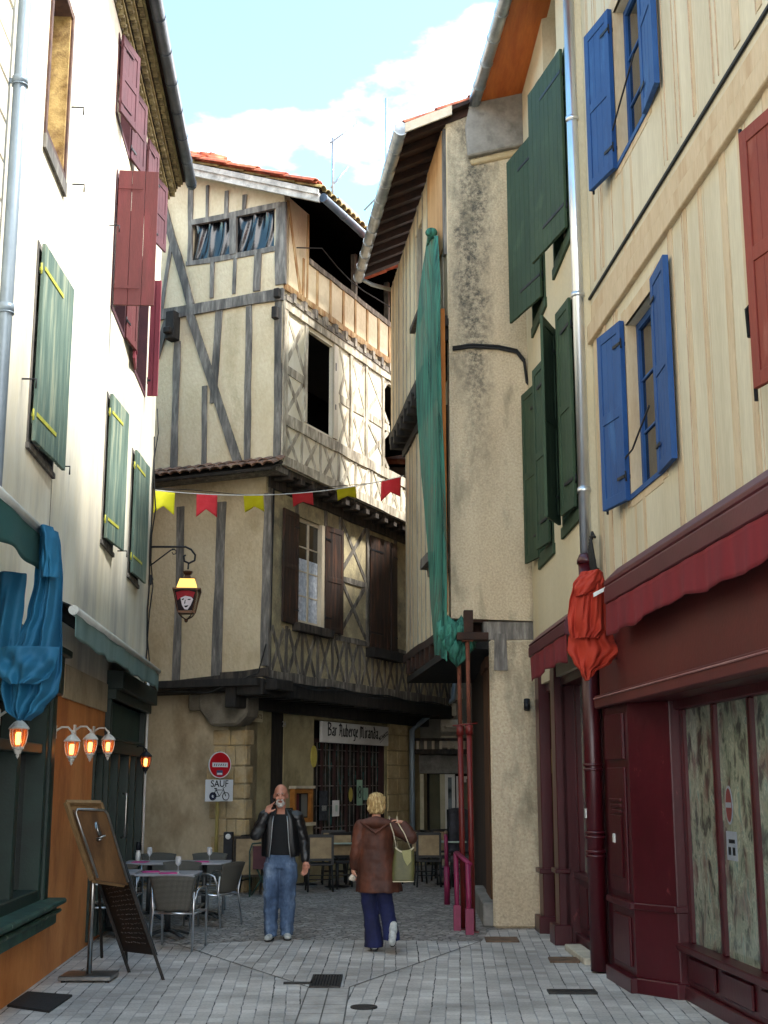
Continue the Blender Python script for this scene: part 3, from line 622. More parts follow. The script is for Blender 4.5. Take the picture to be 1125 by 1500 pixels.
# neighbour on the near left, only its quoins in view
NB = empty('stone_quoined_house', LF.P(-5, 0, -3), 'neighbouring house with pale stone quoins at the left edge beside the grey pipe', 'house')
mb = MB(); LF.wall(mb, -8, LN-.01, 0, 10.9, [], .3, d=-.02); LF.box(mb, -8, LN-.01, 0, 10.9, -6, -.33); mb.build('wall', creamL, NB)
mb = MB(); z_ = 2.9; k = 0
while z_ < 10.6:
    h = .33; w = .62 if k % 2 else .38
    LF.box(mb, LN-.02-w, LN-.02, z_, z_+h-.015, -.05, .01+random.uniform(0, .008)); z_ += h; k += 1
mb.build('quoin', creamL, NB, bevel=.01)
mb = MB(); mb.prism([LF.P(-8, 10.9, .5), LF.P(LN-.02, 10.9, .5), LF.P(LN-.02, 12.2, -4.5), LF.P(-8, 12.2, -4.5)], (0, 0, .12)); mb.build('roof', tile, NB)
# grey-blue downpipe
a, z_ = LF.hit(12, 400, .09)
dp = empty('drainpipe', LF.P(a, 0, .09), 'pale blue-grey metal drainpipe running down the left wall beside the stone quoins', 'drainpipe')
MB().tube([LF.P(a, .1, .09), LF.P(a, 10.9, .09)], .052, 14).build('pipe', zinc_blue, dp)
for px, py in ((22, 100), (6, 447)):
    _, zz = LF.hit(px, py, .09); m_ = MB(); m_.tube([LF.P(a, zz-.03, .09), LF.P(a, zz+.03, .09)], .062, 14); m_.tube([LF.P(a, zz-.045, .09), LF.P(a, zz-.035, .09)], .066, 14); LF.box(m_, a-.01, a+.01, zz-.02, zz+.02, 0, .06); m_.build('bracket', zinc_blue, dp)

# ================================================================ RIGHT NEAR: maroon shop house
R1 = Face(2.20, 13.14, .0683, -1, -1, 0)
RH = empty('cream_shop_house', R1.P(4, 0, -3), 'cream house with blue shutters and pinkish timber stripes above the maroon shopfront', 'house')
bl = (1.42, 2.46, 4.4, 6.05); bu_ = (1.42, 2.46, 7.72, 9.35)
rdw = (5.75, 6.75, 4.4, 5.9)
mb = MB(); R1.wall(mb, 0, 12, 3.0, 11.6, [bl, bu_, rdw], .3); mb.build('upper_wall', creamR, RH)
closed_body(R1, 0, 12, 3.0, 11.6, -.31, -6, dark_in, RH)
mb = MB(); mb.prism([R1.P(-.1, 11.6, .75), R1.P(12, 11.6, .75), R1.P(12, 13.9, -5), R1.P(-.1, 13.9, -5)], (0, 0, .15)); mb.build('roof', tile, RH)
mb = MB()
R1.box(mb, 0.02, 12, 6.33, 6.53, -.02, .05); mb.build('jetty_beam', pink_wood, RH, bevel=.008)
mb = MB(); R1.box(mb, 0.02, 12, 6.825, 6.852, .005, .025); mb.build('cable_rail', asphalt, RH)
mb = MB()
xs = [.25, .62, 1.05, 2.95, 3.35, 3.8, 4.3, 4.75, 5.2, 7.0, 7.5, 8.1]
for x in xs:
    o = random.uniform(-.05, .05)
    R1.beam2(mb, (x+o, 3.3), (x+o+random.uniform(-.02, .02), 6.33), .105+random.uniform(-.02, .03), -.02, .004, 0, .006)
    o = random.uniform(-.06, .06)
    R1.beam2(mb, (x+o, 6.95), (x+o+random.uniform(-.02, .02), 11.6), .105+random.uniform(-.02, .03), -.02, .004, 0, .006)
R1.beam2(mb, (0, 6.68), (12, 6.68), .16, -.02, .0045, 0, .004)
for r in (bl, bu_):
    s0, s1, z0, z1 = r
    R1.box(mb, s0-.14, s0, z0-.1, z1+.16, -.02, .006); R1.box(mb, s1, s1+.14, z0-.1, z1+.16, -.02, .006)
    R1.box(mb, s0, s1, z1, z1+.14, -.02, .0055); R1.box(mb, s0, s1, z0-.12, z0, -.02, .0055)
    for q in range(3): R1.beam2(mb, (s0+.1+q*.32, z0-.12), (s0+.1+q*.32, z0-.12-.9), .07, -.02, .004, 0, .004)
    R1.box(mb, s0-.003, s0+.006, z0, z1, -.25, .002)
mb.build('timber_stripes', pink_wood, RH)
mb = MB()
for x in xs:
    for e in (-.055, .055): R1.beam2(mb, (x+e, 3.3), (x+e, 6.33), .007, -.01, .0065, 0, .004); R1.beam2(mb, (x+e, 6.95), (x+e, 11.5), .007, -.01, .0065, 0, .004)
mb.build('timber_edges', mk('pink_edge_line', '#ab937a', '#bda58a', ns=9, bump=0), RH)
def blue_window(F, par, r, mat, t_near, t_far, lab=''):
    s0, s1, z0, z1 = r
    f = window(F, par, r, d=-.1, fm=mat, cols=2, rows=3, fw=.07)
    w = (s1-s0)/2+.02
    shutter(F, f, s1, z0-.05, z1+.05, w, -1, t_near, 'panel', mat, d=.05, th=.05)
    shutter(F, f, s0, z0-.05, z1+.05, w, 1, t_far, 'panel', mat, d=.06, th=.05)
    # espagnolette rod
    t = radians(t_far); o = F.P(s0, 0, .04)+F.u*(w*cos(t))+F.n*(w*sin(t)); mb = MB()
    o = o-F.n*.03
    mb.tube([o+Vector((0, 0, z0-.08)), o+Vector((0, 0, z1+.05))], .012, 6)
    mb.tube([o+Vector((0, 0, z0+.5)), o-F.u*.05+Vector((0, 0, z0+.45)), o-F.u*.04+Vector((0, 0, z0+.3))], .016, 6)
    mb.tube([o+Vector((0, 0, z1+.05)), o-F.u*.08+Vector((0, 0, z1+.05))], .01, 5); mb.build('espagnolette', iron, f)
    mb = MB(); q = F.P(s1, z0+.12, .03)-F.u*(w*.5*cos(radians(180-t_near)))*-1
    mb.tube([F.P(s0+.0, z0+.35, .05), F.P((s0+s1)/2, z0+.3, .12), F.P(s1, z0+.55, .1)], .009, 5); mb.build('stay_bar', iron, f)
    mb = MB(); F.box(mb, s0-.02, s1+.02, z0-.05, z0-.002, -.2, .02); mb.build('sill', mat, f)
    return f
blue_window(R1, RH, bl, blue_p, R1.leaf_angle(2.46, .5, 5, -1, 996, lo=140, hi=176), R1.leaf_angle(1.42, .47, 5, 1, 888, lo=130, hi=177))
blue_window(R1, RH, bu_, blue_p, R1.leaf_angle(2.46, .5, 8.5, -1, 968, lo=140, hi=176), R1.leaf_angle(1.42, .47, 8.5, 1, 867, lo=130, hi=177))
f = window(R1, RH, rdw, d=-.2, fm=red_sh, cols=2, rows=3)
shutter(R1, f, 5.75, 4.27, 6.05, .62, 1, 168, 'panel', red_sh, d=.05); shutter(R1, f, 6.75, 4.27, 6.05, .62, -1, 160, 'panel', red_sh, d=.05)
o = R1.P(5.75-.64, 0, .15); mb = MB(); mb.tube([o+Vector((0, 0, 4.2)), o+Vector((0, 0, 6.1))], .014, 6); mb.tube([o+Vector((0, 0, 4.85)), o-R1.u*.07+Vector((0, 0, 4.85)), o-R1.u*.05+Vector((0, 0, 4.65))], .018, 6); mb.build('espagnolette', iron, f)
# --- shopfront, ground floor
mb = MB(); sw = (1.25, 12.0, .0, 2.5)
R1.wall(mb, 0, 12, 0, 3.3, [(1.25, 11.9, -.1, 2.5)], .55, d=.02); mb.build('ground_wall', maroon, RH)
mb = MB(); R1.poly(mb, [(.3, 2.62), (12, 2.62), (12, 3.3), (.3, 3.3)], .0, .10)
f0 = mb.build('fascia', maroon_f, RH)
mb = MB(); R1.box(mb, .3, 12, 2.5, 2.62, 0, .16); R1.box(mb, .3, 12, 2.585, 2.60, .16, .175, 1); mb.build('cornice', [maroon_f, mk('painted_highlight_edge', '#a47a74', '#8f5f5c', bump=0)], f0, bevel=.01)  # pale strip paints a highlight along the cornice moulding
# pilaster
mb = MB(); P0, P1 = .42, 1.25
R1.box(mb, P0, P1, 0, 2.5, .0, .08)
R1.box(mb, P0+.06, P1-.12, 2.0, 2.42, .08, .115); R1.box(mb, P0+.06, P1-.12, .82, 1.93, .08, .105); R1.box(mb, P0+.16, P1-.22, .95, 1.5, .105, .12)
for q in range(3): R1.box(mb, P0+.2+.05*q, P1-.2, 1.62-.05*q, 1.65-.05*q, .105, .13)
R1.box(mb, P0-.02, P1+.03, .70, .76, .0, .13); R1.box(mb, P0+.1, P1-.12, .2, .62, .08, .105); R1.box(mb, P0-.04, P1+.05, .0, .13, .0, .15)
f = mb.build('pilaster', maroon, RH, bevel=.012)
def pl(F, mb, pts, z0, z1, m=0):      # extrude a plan polyline polygon (s,d) upwards
    mb.prism([F.P(a, z0, d) for a, d in pts], (0, 0, z1-z0), m)
mb = MB(); pl(R1, mb, [(1.25, .08), (1.62, -.2), (1.62, -.3), (1.25, -.3)], .02, 2.5); pl(R1, mb, [(1.25, .11), (1.64, -.17), (1.64, -.3), (1.25, -.3)], .70, .755)
pl(R1, mb, [(1.25, .13), (1.66, -.16), (1.66, -.3), (1.25, -.3)], .0, .13); mb.build('return_panel', maroon, RH, bevel=.006)
mb = MB(); WS = 1.62
R1.box(mb, WS, 12, .0, .42, -.36, -.26); R1.box(mb, WS, 12, 0, .12, -.26, -.22); R1.box(mb, WS, 12, .40, .46, -.38, -.17); R1.box(mb, WS, 12, 2.42, 2.52, -.38, -.24)
x = WS; posts = []
while x < 11.9: posts.append(x); x += .86
for i, x in enumerate(posts):
    R1.box(mb, x, x+.085, .46, 2.42, -.34, -.285)
    R1.box(mb, x+.12, min(x+.80, 11.9), .17, .36, -.26, -.235)
mb.build('window_frame', maroon, RH, bevel=.01)
# panes: glass with a patterned curtain behind
cm = bpy.data.materials.new('floral_curtain'); cm.use_nodes = True; t_ = cm.node_tree; N_ = t_.nodes; K = t_.links.new; b_ = N_['Principled BSDF']
g_ = N_.new('ShaderNodeNewGeometry'); mp_ = N_.new('ShaderNodeMapping'); mp_.inputs['Scale'].default_value = (4, 4, 2.2); K(g_.outputs['Position'], mp_.inputs[0])
n_ = N_.new('ShaderNodeTexNoise'); n_.inputs['Scale'].default_value = 1.7; n_.inputs['Detail'].default_value = 10; n_.inputs['Roughness'].default_value = .62; n_.inputs['Distortion'].default_value = .5; K(mp_.outputs[0], n_.inputs[0])
r_ = N_.new('ShaderNodeValToRGB'); cr = r_.color_ramp; cr.elements[0].position = .3; cr.elements[0].color = hexc('#16211f'); cr.elements[1].position = .74; cr.elements[1].color = hexc('#27494c')
for p_, c_ in ((.4, '#3b3a34'), (.45, '#5f6a5a'), (.5, '#8c8d7a'), (.54, '#6c7868'), (.58, '#a09e8c'), (.63, '#5f7a70'), (.68, '#7a8272')):
    e_ = cr.elements.new(p_); e_.color = hexc(c_)
K(n_.outputs[0], r_.inputs[0])
v_ = N_.new('ShaderNodeTexNoise'); v_.inputs['Scale'].default_value = 1.3; v_.inputs['Detail'].default_value = 6; mp3_ = N_.new('ShaderNodeMapping'); mp3_.inputs['Location'].default_value = (4, 9, 2); K(mp_.outputs[0], mp3_.inputs[0]); K(mp3_.outputs[0], v_.inputs[0])
vr_ = N_.new('ShaderNodeMapRange'); vr_.inputs[1].default_value = .5; vr_.inputs[2].default_value = .75; K(v_.outputs[0], vr_.inputs[0])
o_ = N_.new('ShaderNodeMixRGB'); K(vr_.outputs[0], o_.inputs[0]); K(r_.outputs[0], o_.inputs[1]); o_.inputs[2].default_value = hexc('#5a3230'); K(o_.outputs[0], b_.inputs['Base Color'])
b_.inputs['Roughness'].default_value = .8; b_.inputs['Coat Weight'].default_value = .9; b_.inputs['Coat Roughness'].default_value = .04
wf = bpy.data.objects['window_frame']
for i, x in enumerate(posts[:-1]):
    mb = MB(); a0 = x+.085; a1 = x+.86; R1.box(mb, a0, a1, .46, 2.42, -.33, -.322); mb.build('pane', cm, wf)
st_m = mk('sticker_white', '#8f949c', '#7d838c', bump=0); st_r = mk('sticker_red', '#6a2a2a', bump=0)
# window stickers: round no-entry sticker over a square one
x = posts[1]+.10; mb = MB()
for q in range(24): pass
c = (x+.16, 1.62); R1.poly(mb, [(c[0]+.085*cos(2*pi*q/20), c[1]+.15*sin(2*pi*q/20)) for q in range(20)], -.322, -.318, 0)
R1.poly(mb, [(c[0]+.07*cos(2*pi*q/20), c[1]+.13*sin(2*pi*q/20)) for q in range(20)], -.318, -.316, 1); R1.box(mb, c[0]-.06, c[0]+.06, 1.6, 1.64, -.316, -.314, 0)
R1.box(mb, x+.06, x+.3, 1.2, 1.42, -.322, -.318, 0); R1.box(mb, x+.1, x+.16, 1.24, 1.3, -.318, -.316, 2); R1.box(mb, x+.12, x+.26, 1.33, 1.36, -.318, -.316, 2); R1.box(mb, x+.2, x+.26, 1.24, 1.3, -.318, -.316, 2)
mb.build('window_stickers', [st_m, st_r, iron], wf)
mb = MB(); x0_ = R1.hit(912, 1267, .12)[0]; R1.box(mb, .72, .80, 1.25, 1.33, .12, .126); mb.build('white_sticker', white_p, RH)
mb = MB(); R1.box(mb, .3, 12, 3.28, 3.75, -.02, .02); mb.build('wall_plate', maroon_box, RH)

# awning on the near shop
AW = empty('shop_awning', R1.P(3, 3.3, 0), 'long maroon awning box with crimson valance above the near maroon shopfront', 'awning', 'folded awnings on the maroon shops')
A0 = R1.hit(884, 850, .3)[0]
mb = MB(); R1.poly(mb, [], 0, 0) if False else None
def cassette(F, mb, a0, a1, z0, z1, d, m=0):
    prof = [(0.0, z1), (d*.55, z1-.01), (d, z1-.14), (d, (z0+z1)/2+.0), (d-.015, (z0+z1)/2-.005), (d, (z0+z1)/2-.02), (d, z0+.02), (d-.06, z0), (0.0, z0)]
    p0 = [F.P(a0, z, q) for q, z in prof]; mb.prism(p0, F.u*(a1-a0), m)
cassette(R1, mb, A0, 14, 3.36, 3.72, .3); mb.build('housing', maroon_box, AW, bevel=.006)
def valance(F, mb, a0, a1, z0, z1, d, amp=.02, f=9, m=0, scal=.03):
    nu = max(8, int(abs(a1-a0)*26))
    def fn(u, v):
        a = a0+(a1-a0)*u; wz = scal*sin(a*2.3)*(1-v)*.6+.012*sin(a*7)*(1-v)
        return F.P(a, z0+(z1-z0)*v+wz*(1-v), d+amp*(1-v*.7)*(sin(a*f)+.5*sin(a*f*2.3+1)))
    mb.grid(fn, nu, 8, m)
mb = MB(); valance(R1, mb, A0+.02, 14, 3.10, 3.37, .285, .012, 10); mb.build('valance', crimson, AW, solid=.004)
mb = MB(); R1.box(mb, A0+.05, 14, 3.28, 3.36, .02, .24); mb.build('support_rail', dark_wood, AW)

# ================================================================ RIGHT FAR: green shutter house
R2 = Face(2.08, 13.1, -.031, 1, -1, 0)
GH = empty('green_shuttered_house', R2.P(2, 0, -3), 'narrow pale cream house with dark green shutters between the plaster pier and the downpipe', 'house')
a1_, b1_ = (.30, 1.42, 7.78, 10.0), (2.13, 3.2, 7.68, 10.0)
wa, wb = (.25, 1.32, 4.62, 6.98), (2.0, 3.1, 4.56, 6.88)
top = (.9, 1.9, 10.35, 11.4)
mb = MB(); R2.wall(mb, -.02, 4.9, 3.0, 11.7, [a1_, b1_, wa, wb, top], .3); mb.build('upper_wall', creamG, GH)
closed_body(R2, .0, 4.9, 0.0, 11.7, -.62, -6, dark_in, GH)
window(R2, GH, top, d=-.2, fm=iron, cols=3, rows=4, fw=.04)
def grn(r, tn, style, tf=None):
    s0, s1, z0, z1 = r; mb = MB(); frame_rect(R2, mb, r, .06, -.1, .02); R2.box(mb, s0-.06, s1+.06, z0-.13, z0-.002, -.02, .03); f = mb.build('window', green_dk, GH, bevel=.004)
    g = MB(); R2.box(g, s0+.05, s1-.05, z0+.05, z1-.05, -.2, -.12); g.build('pane', glass_d, f)
    w = (s1-s0)-.06 if style == 'plank' else (s1-s0)/2
    shutter(R2, f, s0+.02, z0+.02, z1-.01, w, 1, tn, style, green_dk)
    if tf: shutter(R2, f, s1-.02, z0+.02, z1-.01, w, -1, tf, style, green_dk)
grn(a1_, R2.leaf_angle(.32, 1.06, 9, 1, 781, lo=5, hi=80), 'plank'); grn(b1_, R2.leaf_angle(2.15, 1.0, 9, 1, 749, lo=5, hi=80), 'plank')
grn(wa, R2.leaf_angle(.27, .53, 5.8, 1, 822, lo=5, hi=80), 'panel', 25); grn(wb, R2.leaf_angle(2.02, .55, 5.8, 1, 787, lo=5, hi=80), 'panel', R2.leaf_angle(3.08, .55, 5.8, -1, 766, lo=90, hi=178))
# ground floor of that house: maroon glazing
mb = MB(); R2.wall(mb, .15, 4.9, 0, 3.3, [(.5, 2.15, -.1, 2.9), (2.6, 3.4, -.1, 2.9)], .4, d=-.05); mb.build('ground_wall', maroon, GH)
mb = MB()
R2.box(mb, 2.15, 2.42, 0, 3.2, -.1, .03); R2.box(mb, 2.1, 2.47, 0, .22, -.1, .1); R2.box(mb, 2.12, 2.45, .78, .83, -.1, .07)
R2.box(mb, 3.3, 3.6, 0, 3.2, -.1, .04); R2.box(mb, 3.25, 3.65, 0, .2, -.1, .1); R2.box(mb, 3.27, 3.63, .7, .76, -.1, .08)
R2.box(mb, .4, 2.15, .12, .74, -.3, -.2); R2.box(mb, .4, 2.15, 0, .14, -.3, -.14); R2.box(mb, .4, 2.15, .74, .80, -.3, -.14)
for q in (.5, 1.02, 1.55, 2.08): R2.box(mb, q, q+.08, .8, 2.95, -.28, -.2)
R2.box(mb, .55, .95, .22, .66, -.2, -.18); R2.box(mb, 1.05, 1.5, .22, .66, -.2, -.18); R2.box(mb, 1.6, 2.05, .22, .66, -.2, -.18)
f = mb.build('shopfront', maroon, GH, bevel=.008)
g = MB(); R2.box(g, .45, 2.15, .78, 2.95, -.27, -.262); g.build('pane', cm, f)
g = MB(); R2.box(g, 2.42, 3.35, .05, 2.95, -.3, -.29); g.build('pane', glass_d, f)
g = MB(); R2.box(g, 2.42, 3.3, 1.9, 2.2, -.28, -.1); g.build('transom', mk('old_ochre_board', '#6f5434', '#86683f', ns=5), f)
g = MB(); R2.box(g, 2.42, 2.5, 0, 3.1, -.05, .02); g.build('door_post', MATS['old_ochre_board'], f)
g = MB(); R2.poly(g, [(.5, .0), (1.7, .0), (1.7, .07), (.5, .07)], -.12, .06); g.build('stone_threshold', stone_w, GH, bevel=.01)
AW2 = empty('shop_awning', R2.P(1, 3.2, 0), 'short maroon awning box with crimson valance between the plaster pier and the downpipe', 'awning', 'folded awnings on the maroon shops')
mb = MB(); cassette(R2, mb, -.25, 2.28, 3.22, 3.52, .3); mb.build('housing', maroon_box, AW2, bevel=.006)
mb = MB(); valance(R2, mb, -.25, 2.26, 2.97, 3.24, .285, .012, 8); mb.build('valance', crimson, AW2, solid=.004)
# eave: varnished pine soffit, gutter
GE0 = Vector((1.27, 17.0, 11.25)); GE1 = Vector((1.62, 12.9, 11.25)); 
W0 = Vector((2.0, 16.98, 11.42)); W1 = Vector((2.1, 12.9, 11.42))
mb = MB(); mb.prism([GE0+Vector((.06, 0, 0)), GE1+Vector((.06, 0, 0)), W1+Vector((.1, 0, 0)), W0+Vector((.1, 0, 0))], (0, 0, .05)); mb.build('soffit', soffit, GH)
mb = MB(); mb.prism([GE0+Vector((.02, 0, .1)), GE1+Vector((.02, 0, .1)), Vector((6, 12.9, 13.2)), Vector((6, 17, 13.2))], (0, 0, .12)); mb.build('roof', tile, GH)
mb = MB(); mb.tube([GE0, GE1], .085, 14)
for k in range(8): p = GE0.lerp(GE1, k/7); q = p+(GE1-GE0).normalized()*.03; mb.tube([p, q], .094, 14)
mb.build('gutter', zinc, GH)
# downpipe: bright galvanised above, maroon below
pa = .03; pd = .13
DP = empty('drainpipe', R1.P(pa, 0, pd), 'tall galvanised downpipe, painted maroon at street level, between the green and the blue shutters', 'drainpipe')
MB().tube([R1.P(pa, 4.05, pd), R1.P(pa, 11.5, pd)], .062, 16).build('upper_pipe', silver, DP)
MB().tube([R1.P(pa, .02, pd), R1.P(pa, 4.0, pd)], .085, 16).build('lower_pipe', maroon, DP)
MB().tube([R1.P(pa, 3.98, pd), R1.P(pa, 4.02, pd), R1.P(pa, 4.08, pd)], [.1, .1, .07], 16).build('collar', maroon, DP)
for py in (150, 430, 728): _, z_ = R1.hit(850, py, pd); MB().tube([R1.P(pa, z_, pd), R1.P(pa, z_+.05, pd)], .073, 16).build('bracket', silver, DP)
for z_ in (1.95, 1.3, 1.12): m_ = MB(); m_.tube([R1.P(pa, z_, pd), R1.P(pa, z_+.025, pd)], .1, 16); m_.tube([R1.P(pa, z_-.045, pd), R1.P(pa, z_-.02, pd)], .1, 16); m_.build('bracket', maroon, DP)
m_ = MB(); m_.obox(R1.P(pa-.04, 1.45, pd+.084), R1.u*.07, R1.n*.006, Vector((0, 0, .09))); m_.build('sticker', white_p, DP)
mb = MB(); mb.tube([R1.P(-.14, .3, .16), R1.P(-.14, 3.0, .16)], .012, 6); mb.build('earth_rod', mk('pale_plastic', '#c2b9a8', '#d0c8b8', ns=4), DP)
mb = MB()
for k in range(5): mb.tube([R1.P(.12+.03*k, 4.3-.02*k, .08), R1.P(.2+.02*k, 4.1+.03*k, .14), R1.P(.1+.05*k, 3.9, .1), R1.P(.3, 3.8+.02*k, .07)], .014, 5)
mb.build('cable_bundle', asphalt, DP)

# ================================================================ plaster house with the jettied side and green net
F3 = Face(.88, 16.95, 1, 0, 0, -1); FS = Face(.88, 16.95, -.117, 1, -1, 0)
PH = empty('plaster_gable_house', (2, 18, 0), 'tall narrow ochre plaster gable house with stained front above a pier, draped with green netting', 'house')
mb = MB(); F3.poly(mb, [(0, 3.9), (1.2, 3.86), (1.2, 11.62), (0.02, 11.17)], -.5, 0); mb.build('front_wall', rough3, PH)
mb = MB(); mb.prism([(1.37, 16.96, 0), (2.05, 16.96, 0), (2.05, 17.6, 0), (1.5, 17.6, 0), (1.40, 17.3, 0)], (0, 0, 3.62)); 
mb.build('pier', rough3, PH, bevel=.03)
mb = MB(); F3.box(mb, .42, 1.17, 3.62, 3.86, -.5, -.03); mb.build('lintel', grey_wood, PH, bevel=.01)
mb = MB(); F3.beam(mb, (733, 928), (733, 982), .17, -.3, .02); mb.build('timber_post', grey_wood, PH)
mb = MB(); F3.poly(mb, [(.3, 10.42), (1.17, 10.62), (1.17, 11.6), (.34, 11.25), (.27, 10.9)], -.2, .10); F3.poly(mb, [(.36, 10.32), (1.17, 10.5), (1.17, 10.6), (.33, 10.4)], -.2, .04, 1); mb.build('cement_patch', [concrete, stone], PH, bevel=.02)
# side face: top storey, middle storey
z8 = 8.05
tp = [FS.hit(598, 320), FS.hit(609, 320)]
wn_ = (FS.hit(608, 400)[0], FS.hit(598, 400)[0]+.1, 8.75, 10.4)
mb = MB(); FS.wall(mb, 0, 6.45, z8, 11.0, [(2.3, 3.15, 9.05, 10.6)], .25); mb.build('side_wall', tbarL, PH)
mb = MB(); FS.wall(mb, .0, 6.1, 3.95, z8-.35, [(1.35, 1.85, 5.0, 7.2)], .25, d=-.22); mb.build('side_wall_low', tbarL, PH)
mb = MB(); mb.prism([FS.P(0.5, 3.95, -.5), FS.P(6.1, 3.95, -.5), FS.P(6.1, 3.95, -4), Vector((5.2, 17.45, 3.95))], (0, 0, 7.0)); mb.build('rear_body', dark_in, PH)
mb = MB()
for k in range(14):      # joist ends under the jetty
    a = .1+k*.46; FS.box(mb, a, a+.13, z8-.28, z8-.06, -.4, .05)
FS.beam2(mb, (0, z8-.03), (6.45, z8-.03), .14, -.3, .04); FS.beam2(mb, (0, z8-.36), (6.2, z8-.36), .13, -.5, -.18)
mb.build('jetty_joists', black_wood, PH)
mb = MB()
for k in range(11): a = .3+k*.52; FS.box(mb, a, a+.13, 3.62, 3.86, -1.3, -.16)
FS.beam2(mb, (.0, 3.92), (6.1, 3.92), .13, -.5, -.17); mb.build('floor_joists', [rafter], PH)
mb = MB(); mb.prism([(.95, 17.0, 3.5), (2.1, 17.0, 3.5), (2.6, 23, 3.5), (.4, 23, 3.5)], (0, 0, .1)); mb.build('passage_ceiling', black_wood, PH)
mb = MB()
for k in range(13):
    a = .35+k*.48+random.uniform(-.08, .08)
    FS.beam2(mb, (a, z8), (a+random.uniform(-.05, .05), 11), .07, -.05, .012); 
    if not 1.2 < a < 2.0: FS.beam2(mb, (a-.1, 3.95), (a-.1+random.uniform(-.05, .05), z8-.4), .07, -.3, -.208)
build_each(mb, 'stud', mk('pale_grey_studs', '#8a8377', '#aca491', sc=(1, 1, .2), ns=9, bump=.5), PH)
f = window(FS, PH, (2.3, 3.15, 9.05, 10.6), d=-.05, fm=brown_shut, cols=1, rows=2, fw=.09, sill=dark_wood)
mb = MB(); FS.box(mb, 1.35, 1.85, 5.0, 7.2, -.5, -.45); f = mb.build('window', dark_in, PH); mb = MB(); FS.poly(mb, [(1.2, 4.86), (2.0, 4.86), (1.92, 5.0), (1.28, 5.0)], -.3, .12); FS.poly(mb, [(1.3, 4.74), (1.9, 4.74), (1.98, 4.86), (1.22, 4.86)], -.3, .02); mb.build('sill', grey_wood, f)
mb = MB(); FS.box(mb, 1.3, 1.4, 5.0, 7.2, -.3, -.12); FS.box(mb, 1.85, 1.93, 5.0, 7.2, -.3, -.12); mb.build('frame', dark_wood, f)
mb = MB(); FS.box(mb, .18, 1.55, 9.15, 10.95, .015, .035); mb.build('plywood_panel', raw_ply, PH)
mb = MB(); FS.box(mb, .02, .14, 9.0, 10.9, .0, .04, 0); mb.build('corner_board', grey_wood, PH)
mb = MB(); F3.box(mb, -.1, -.04, 4.0, 8.2, -.2, -.02); mb.build('edge_batten', mk('orange_batten', '#a9642c', '#bd7636', sc=(1, 1, .2), ns=5), PH)
# ground floor set back, dark timber door in shade
LW = Face(1.42, 17.4, .025, 1, -1, 0)
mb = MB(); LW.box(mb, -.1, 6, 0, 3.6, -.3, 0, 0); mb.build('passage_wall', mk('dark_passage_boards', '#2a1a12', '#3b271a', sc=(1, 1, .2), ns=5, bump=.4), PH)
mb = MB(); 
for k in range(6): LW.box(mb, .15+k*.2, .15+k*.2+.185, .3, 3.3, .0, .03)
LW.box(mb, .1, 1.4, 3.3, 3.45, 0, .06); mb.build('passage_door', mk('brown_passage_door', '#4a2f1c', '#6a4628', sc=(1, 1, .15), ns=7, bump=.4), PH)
mb = MB(); LW.box(mb, -.3, 2.5, 0, .3, 0, .16); mb.build('stone_step', concrete, PH, bevel=.02)
# roof: eave with rafters, verge, gutter
e0 = FS.P(-.1, 10.82, .6); e1 = FS.P(6.1, 11.04, .6); up = (F3.P(1.6, 11.95, .3)-F3.P(-.6, 11.12, .3))
mb = MB(); mb.prism([e0, e1, e1+Vector((4.2, 0, 1.75)), e0+Vector((4.2, 0, 1.75))], (0, 0, .05)); mb.build('roof_boards', rafter, PH)
mb = MB()
def canal(mb, o, ea, up, n, rows, w=.2, m=0, h=.07):
    ea = ea.normalized(); L = up.length; ud = up.normalized(); nn = ea.cross(ud).normalized()
    if nn.z < 0: nn = -nn
    for i in range(n):
        for r in range(rows):
            b0 = o+ea*(i*w+random.uniform(-.006, .006))+ud*(L*r/rows)+nn*(.012+random.uniform(0, .01)); b1 = b0+ud*(L/rows*1.12)+nn*(-.018)
            vs = []
            for (b, k) in ((b0, 1.0), (b1, .82)):
                for q in range(7): an = pi*q/6; vs.append(b+ea*(w*.55*k*cos(an)+w/2)+nn*(h*k*sin(an)))
            for (b, k) in ((b0, .86), (b1, .7)):
                for q in range(7): an = pi*q/6; vs.append(b+ea*(w*.55*k*cos(an)+w/2)+nn*(h*k*sin(an)-.004))
            fs = [(q, q+1, 8+q, 7+q) for q in range(6)]+[(14+q, 14+q+1, q+1, q) for q in range(6)]+[(14+q, 21+q, 22+q, 15+q) for q in range(6)]
            mb.add(vs, fs, m, False)
canal(mb, e0+Vector((0, 0, .06)), e1-e0, Vector((4.2, 0, 1.75)), 33, 9); mb.build('roof_tiles', tile, PH)
mb = MB()
for k in range(12): a = -.1+k*.5; p = FS.P(a+.15, 10.715+.018*k, .58); mb.obox(p, FS.u*.1, Vector((1.4, 0, .58)), Vector((0, 0, .12)))
mb.build('rafters', rafter, PH)
mb = MB(); p = FS.P(-.12, 10.74, .6); mb.obox(p, Vector((0, .03, 0)), Vector((.66, 0, .275)), Vector((0, 0, .14))); mb.build('verge_board', mk('pale_verge_board', '#c9b9a0', '#dccdb4', ns=4), PH)
mb = MB(); g0 = FS.P(-.1, 10.8, .66); g1 = FS.P(6.0, 11.02, .66); mb.tube([g0, g1], .095, 14)
for k in range(11): p = g0.lerp(g1, k/10); q = p+(g1-g0).normalized()*.025; mb.tube([p, q], .102, 14)
mb.tube([g1, g1+Vector((.25, .05, -.12)), g1+Vector((.6, .1, -.2))], .04, 8)
mb.build('gutter', zinc, PH)
mb = MB(); pts = [F3.hit(x, y, .03) for x, y in ((663, 512), (690, 508), (730, 510), (757, 516), (768, 530), (772, 560))]
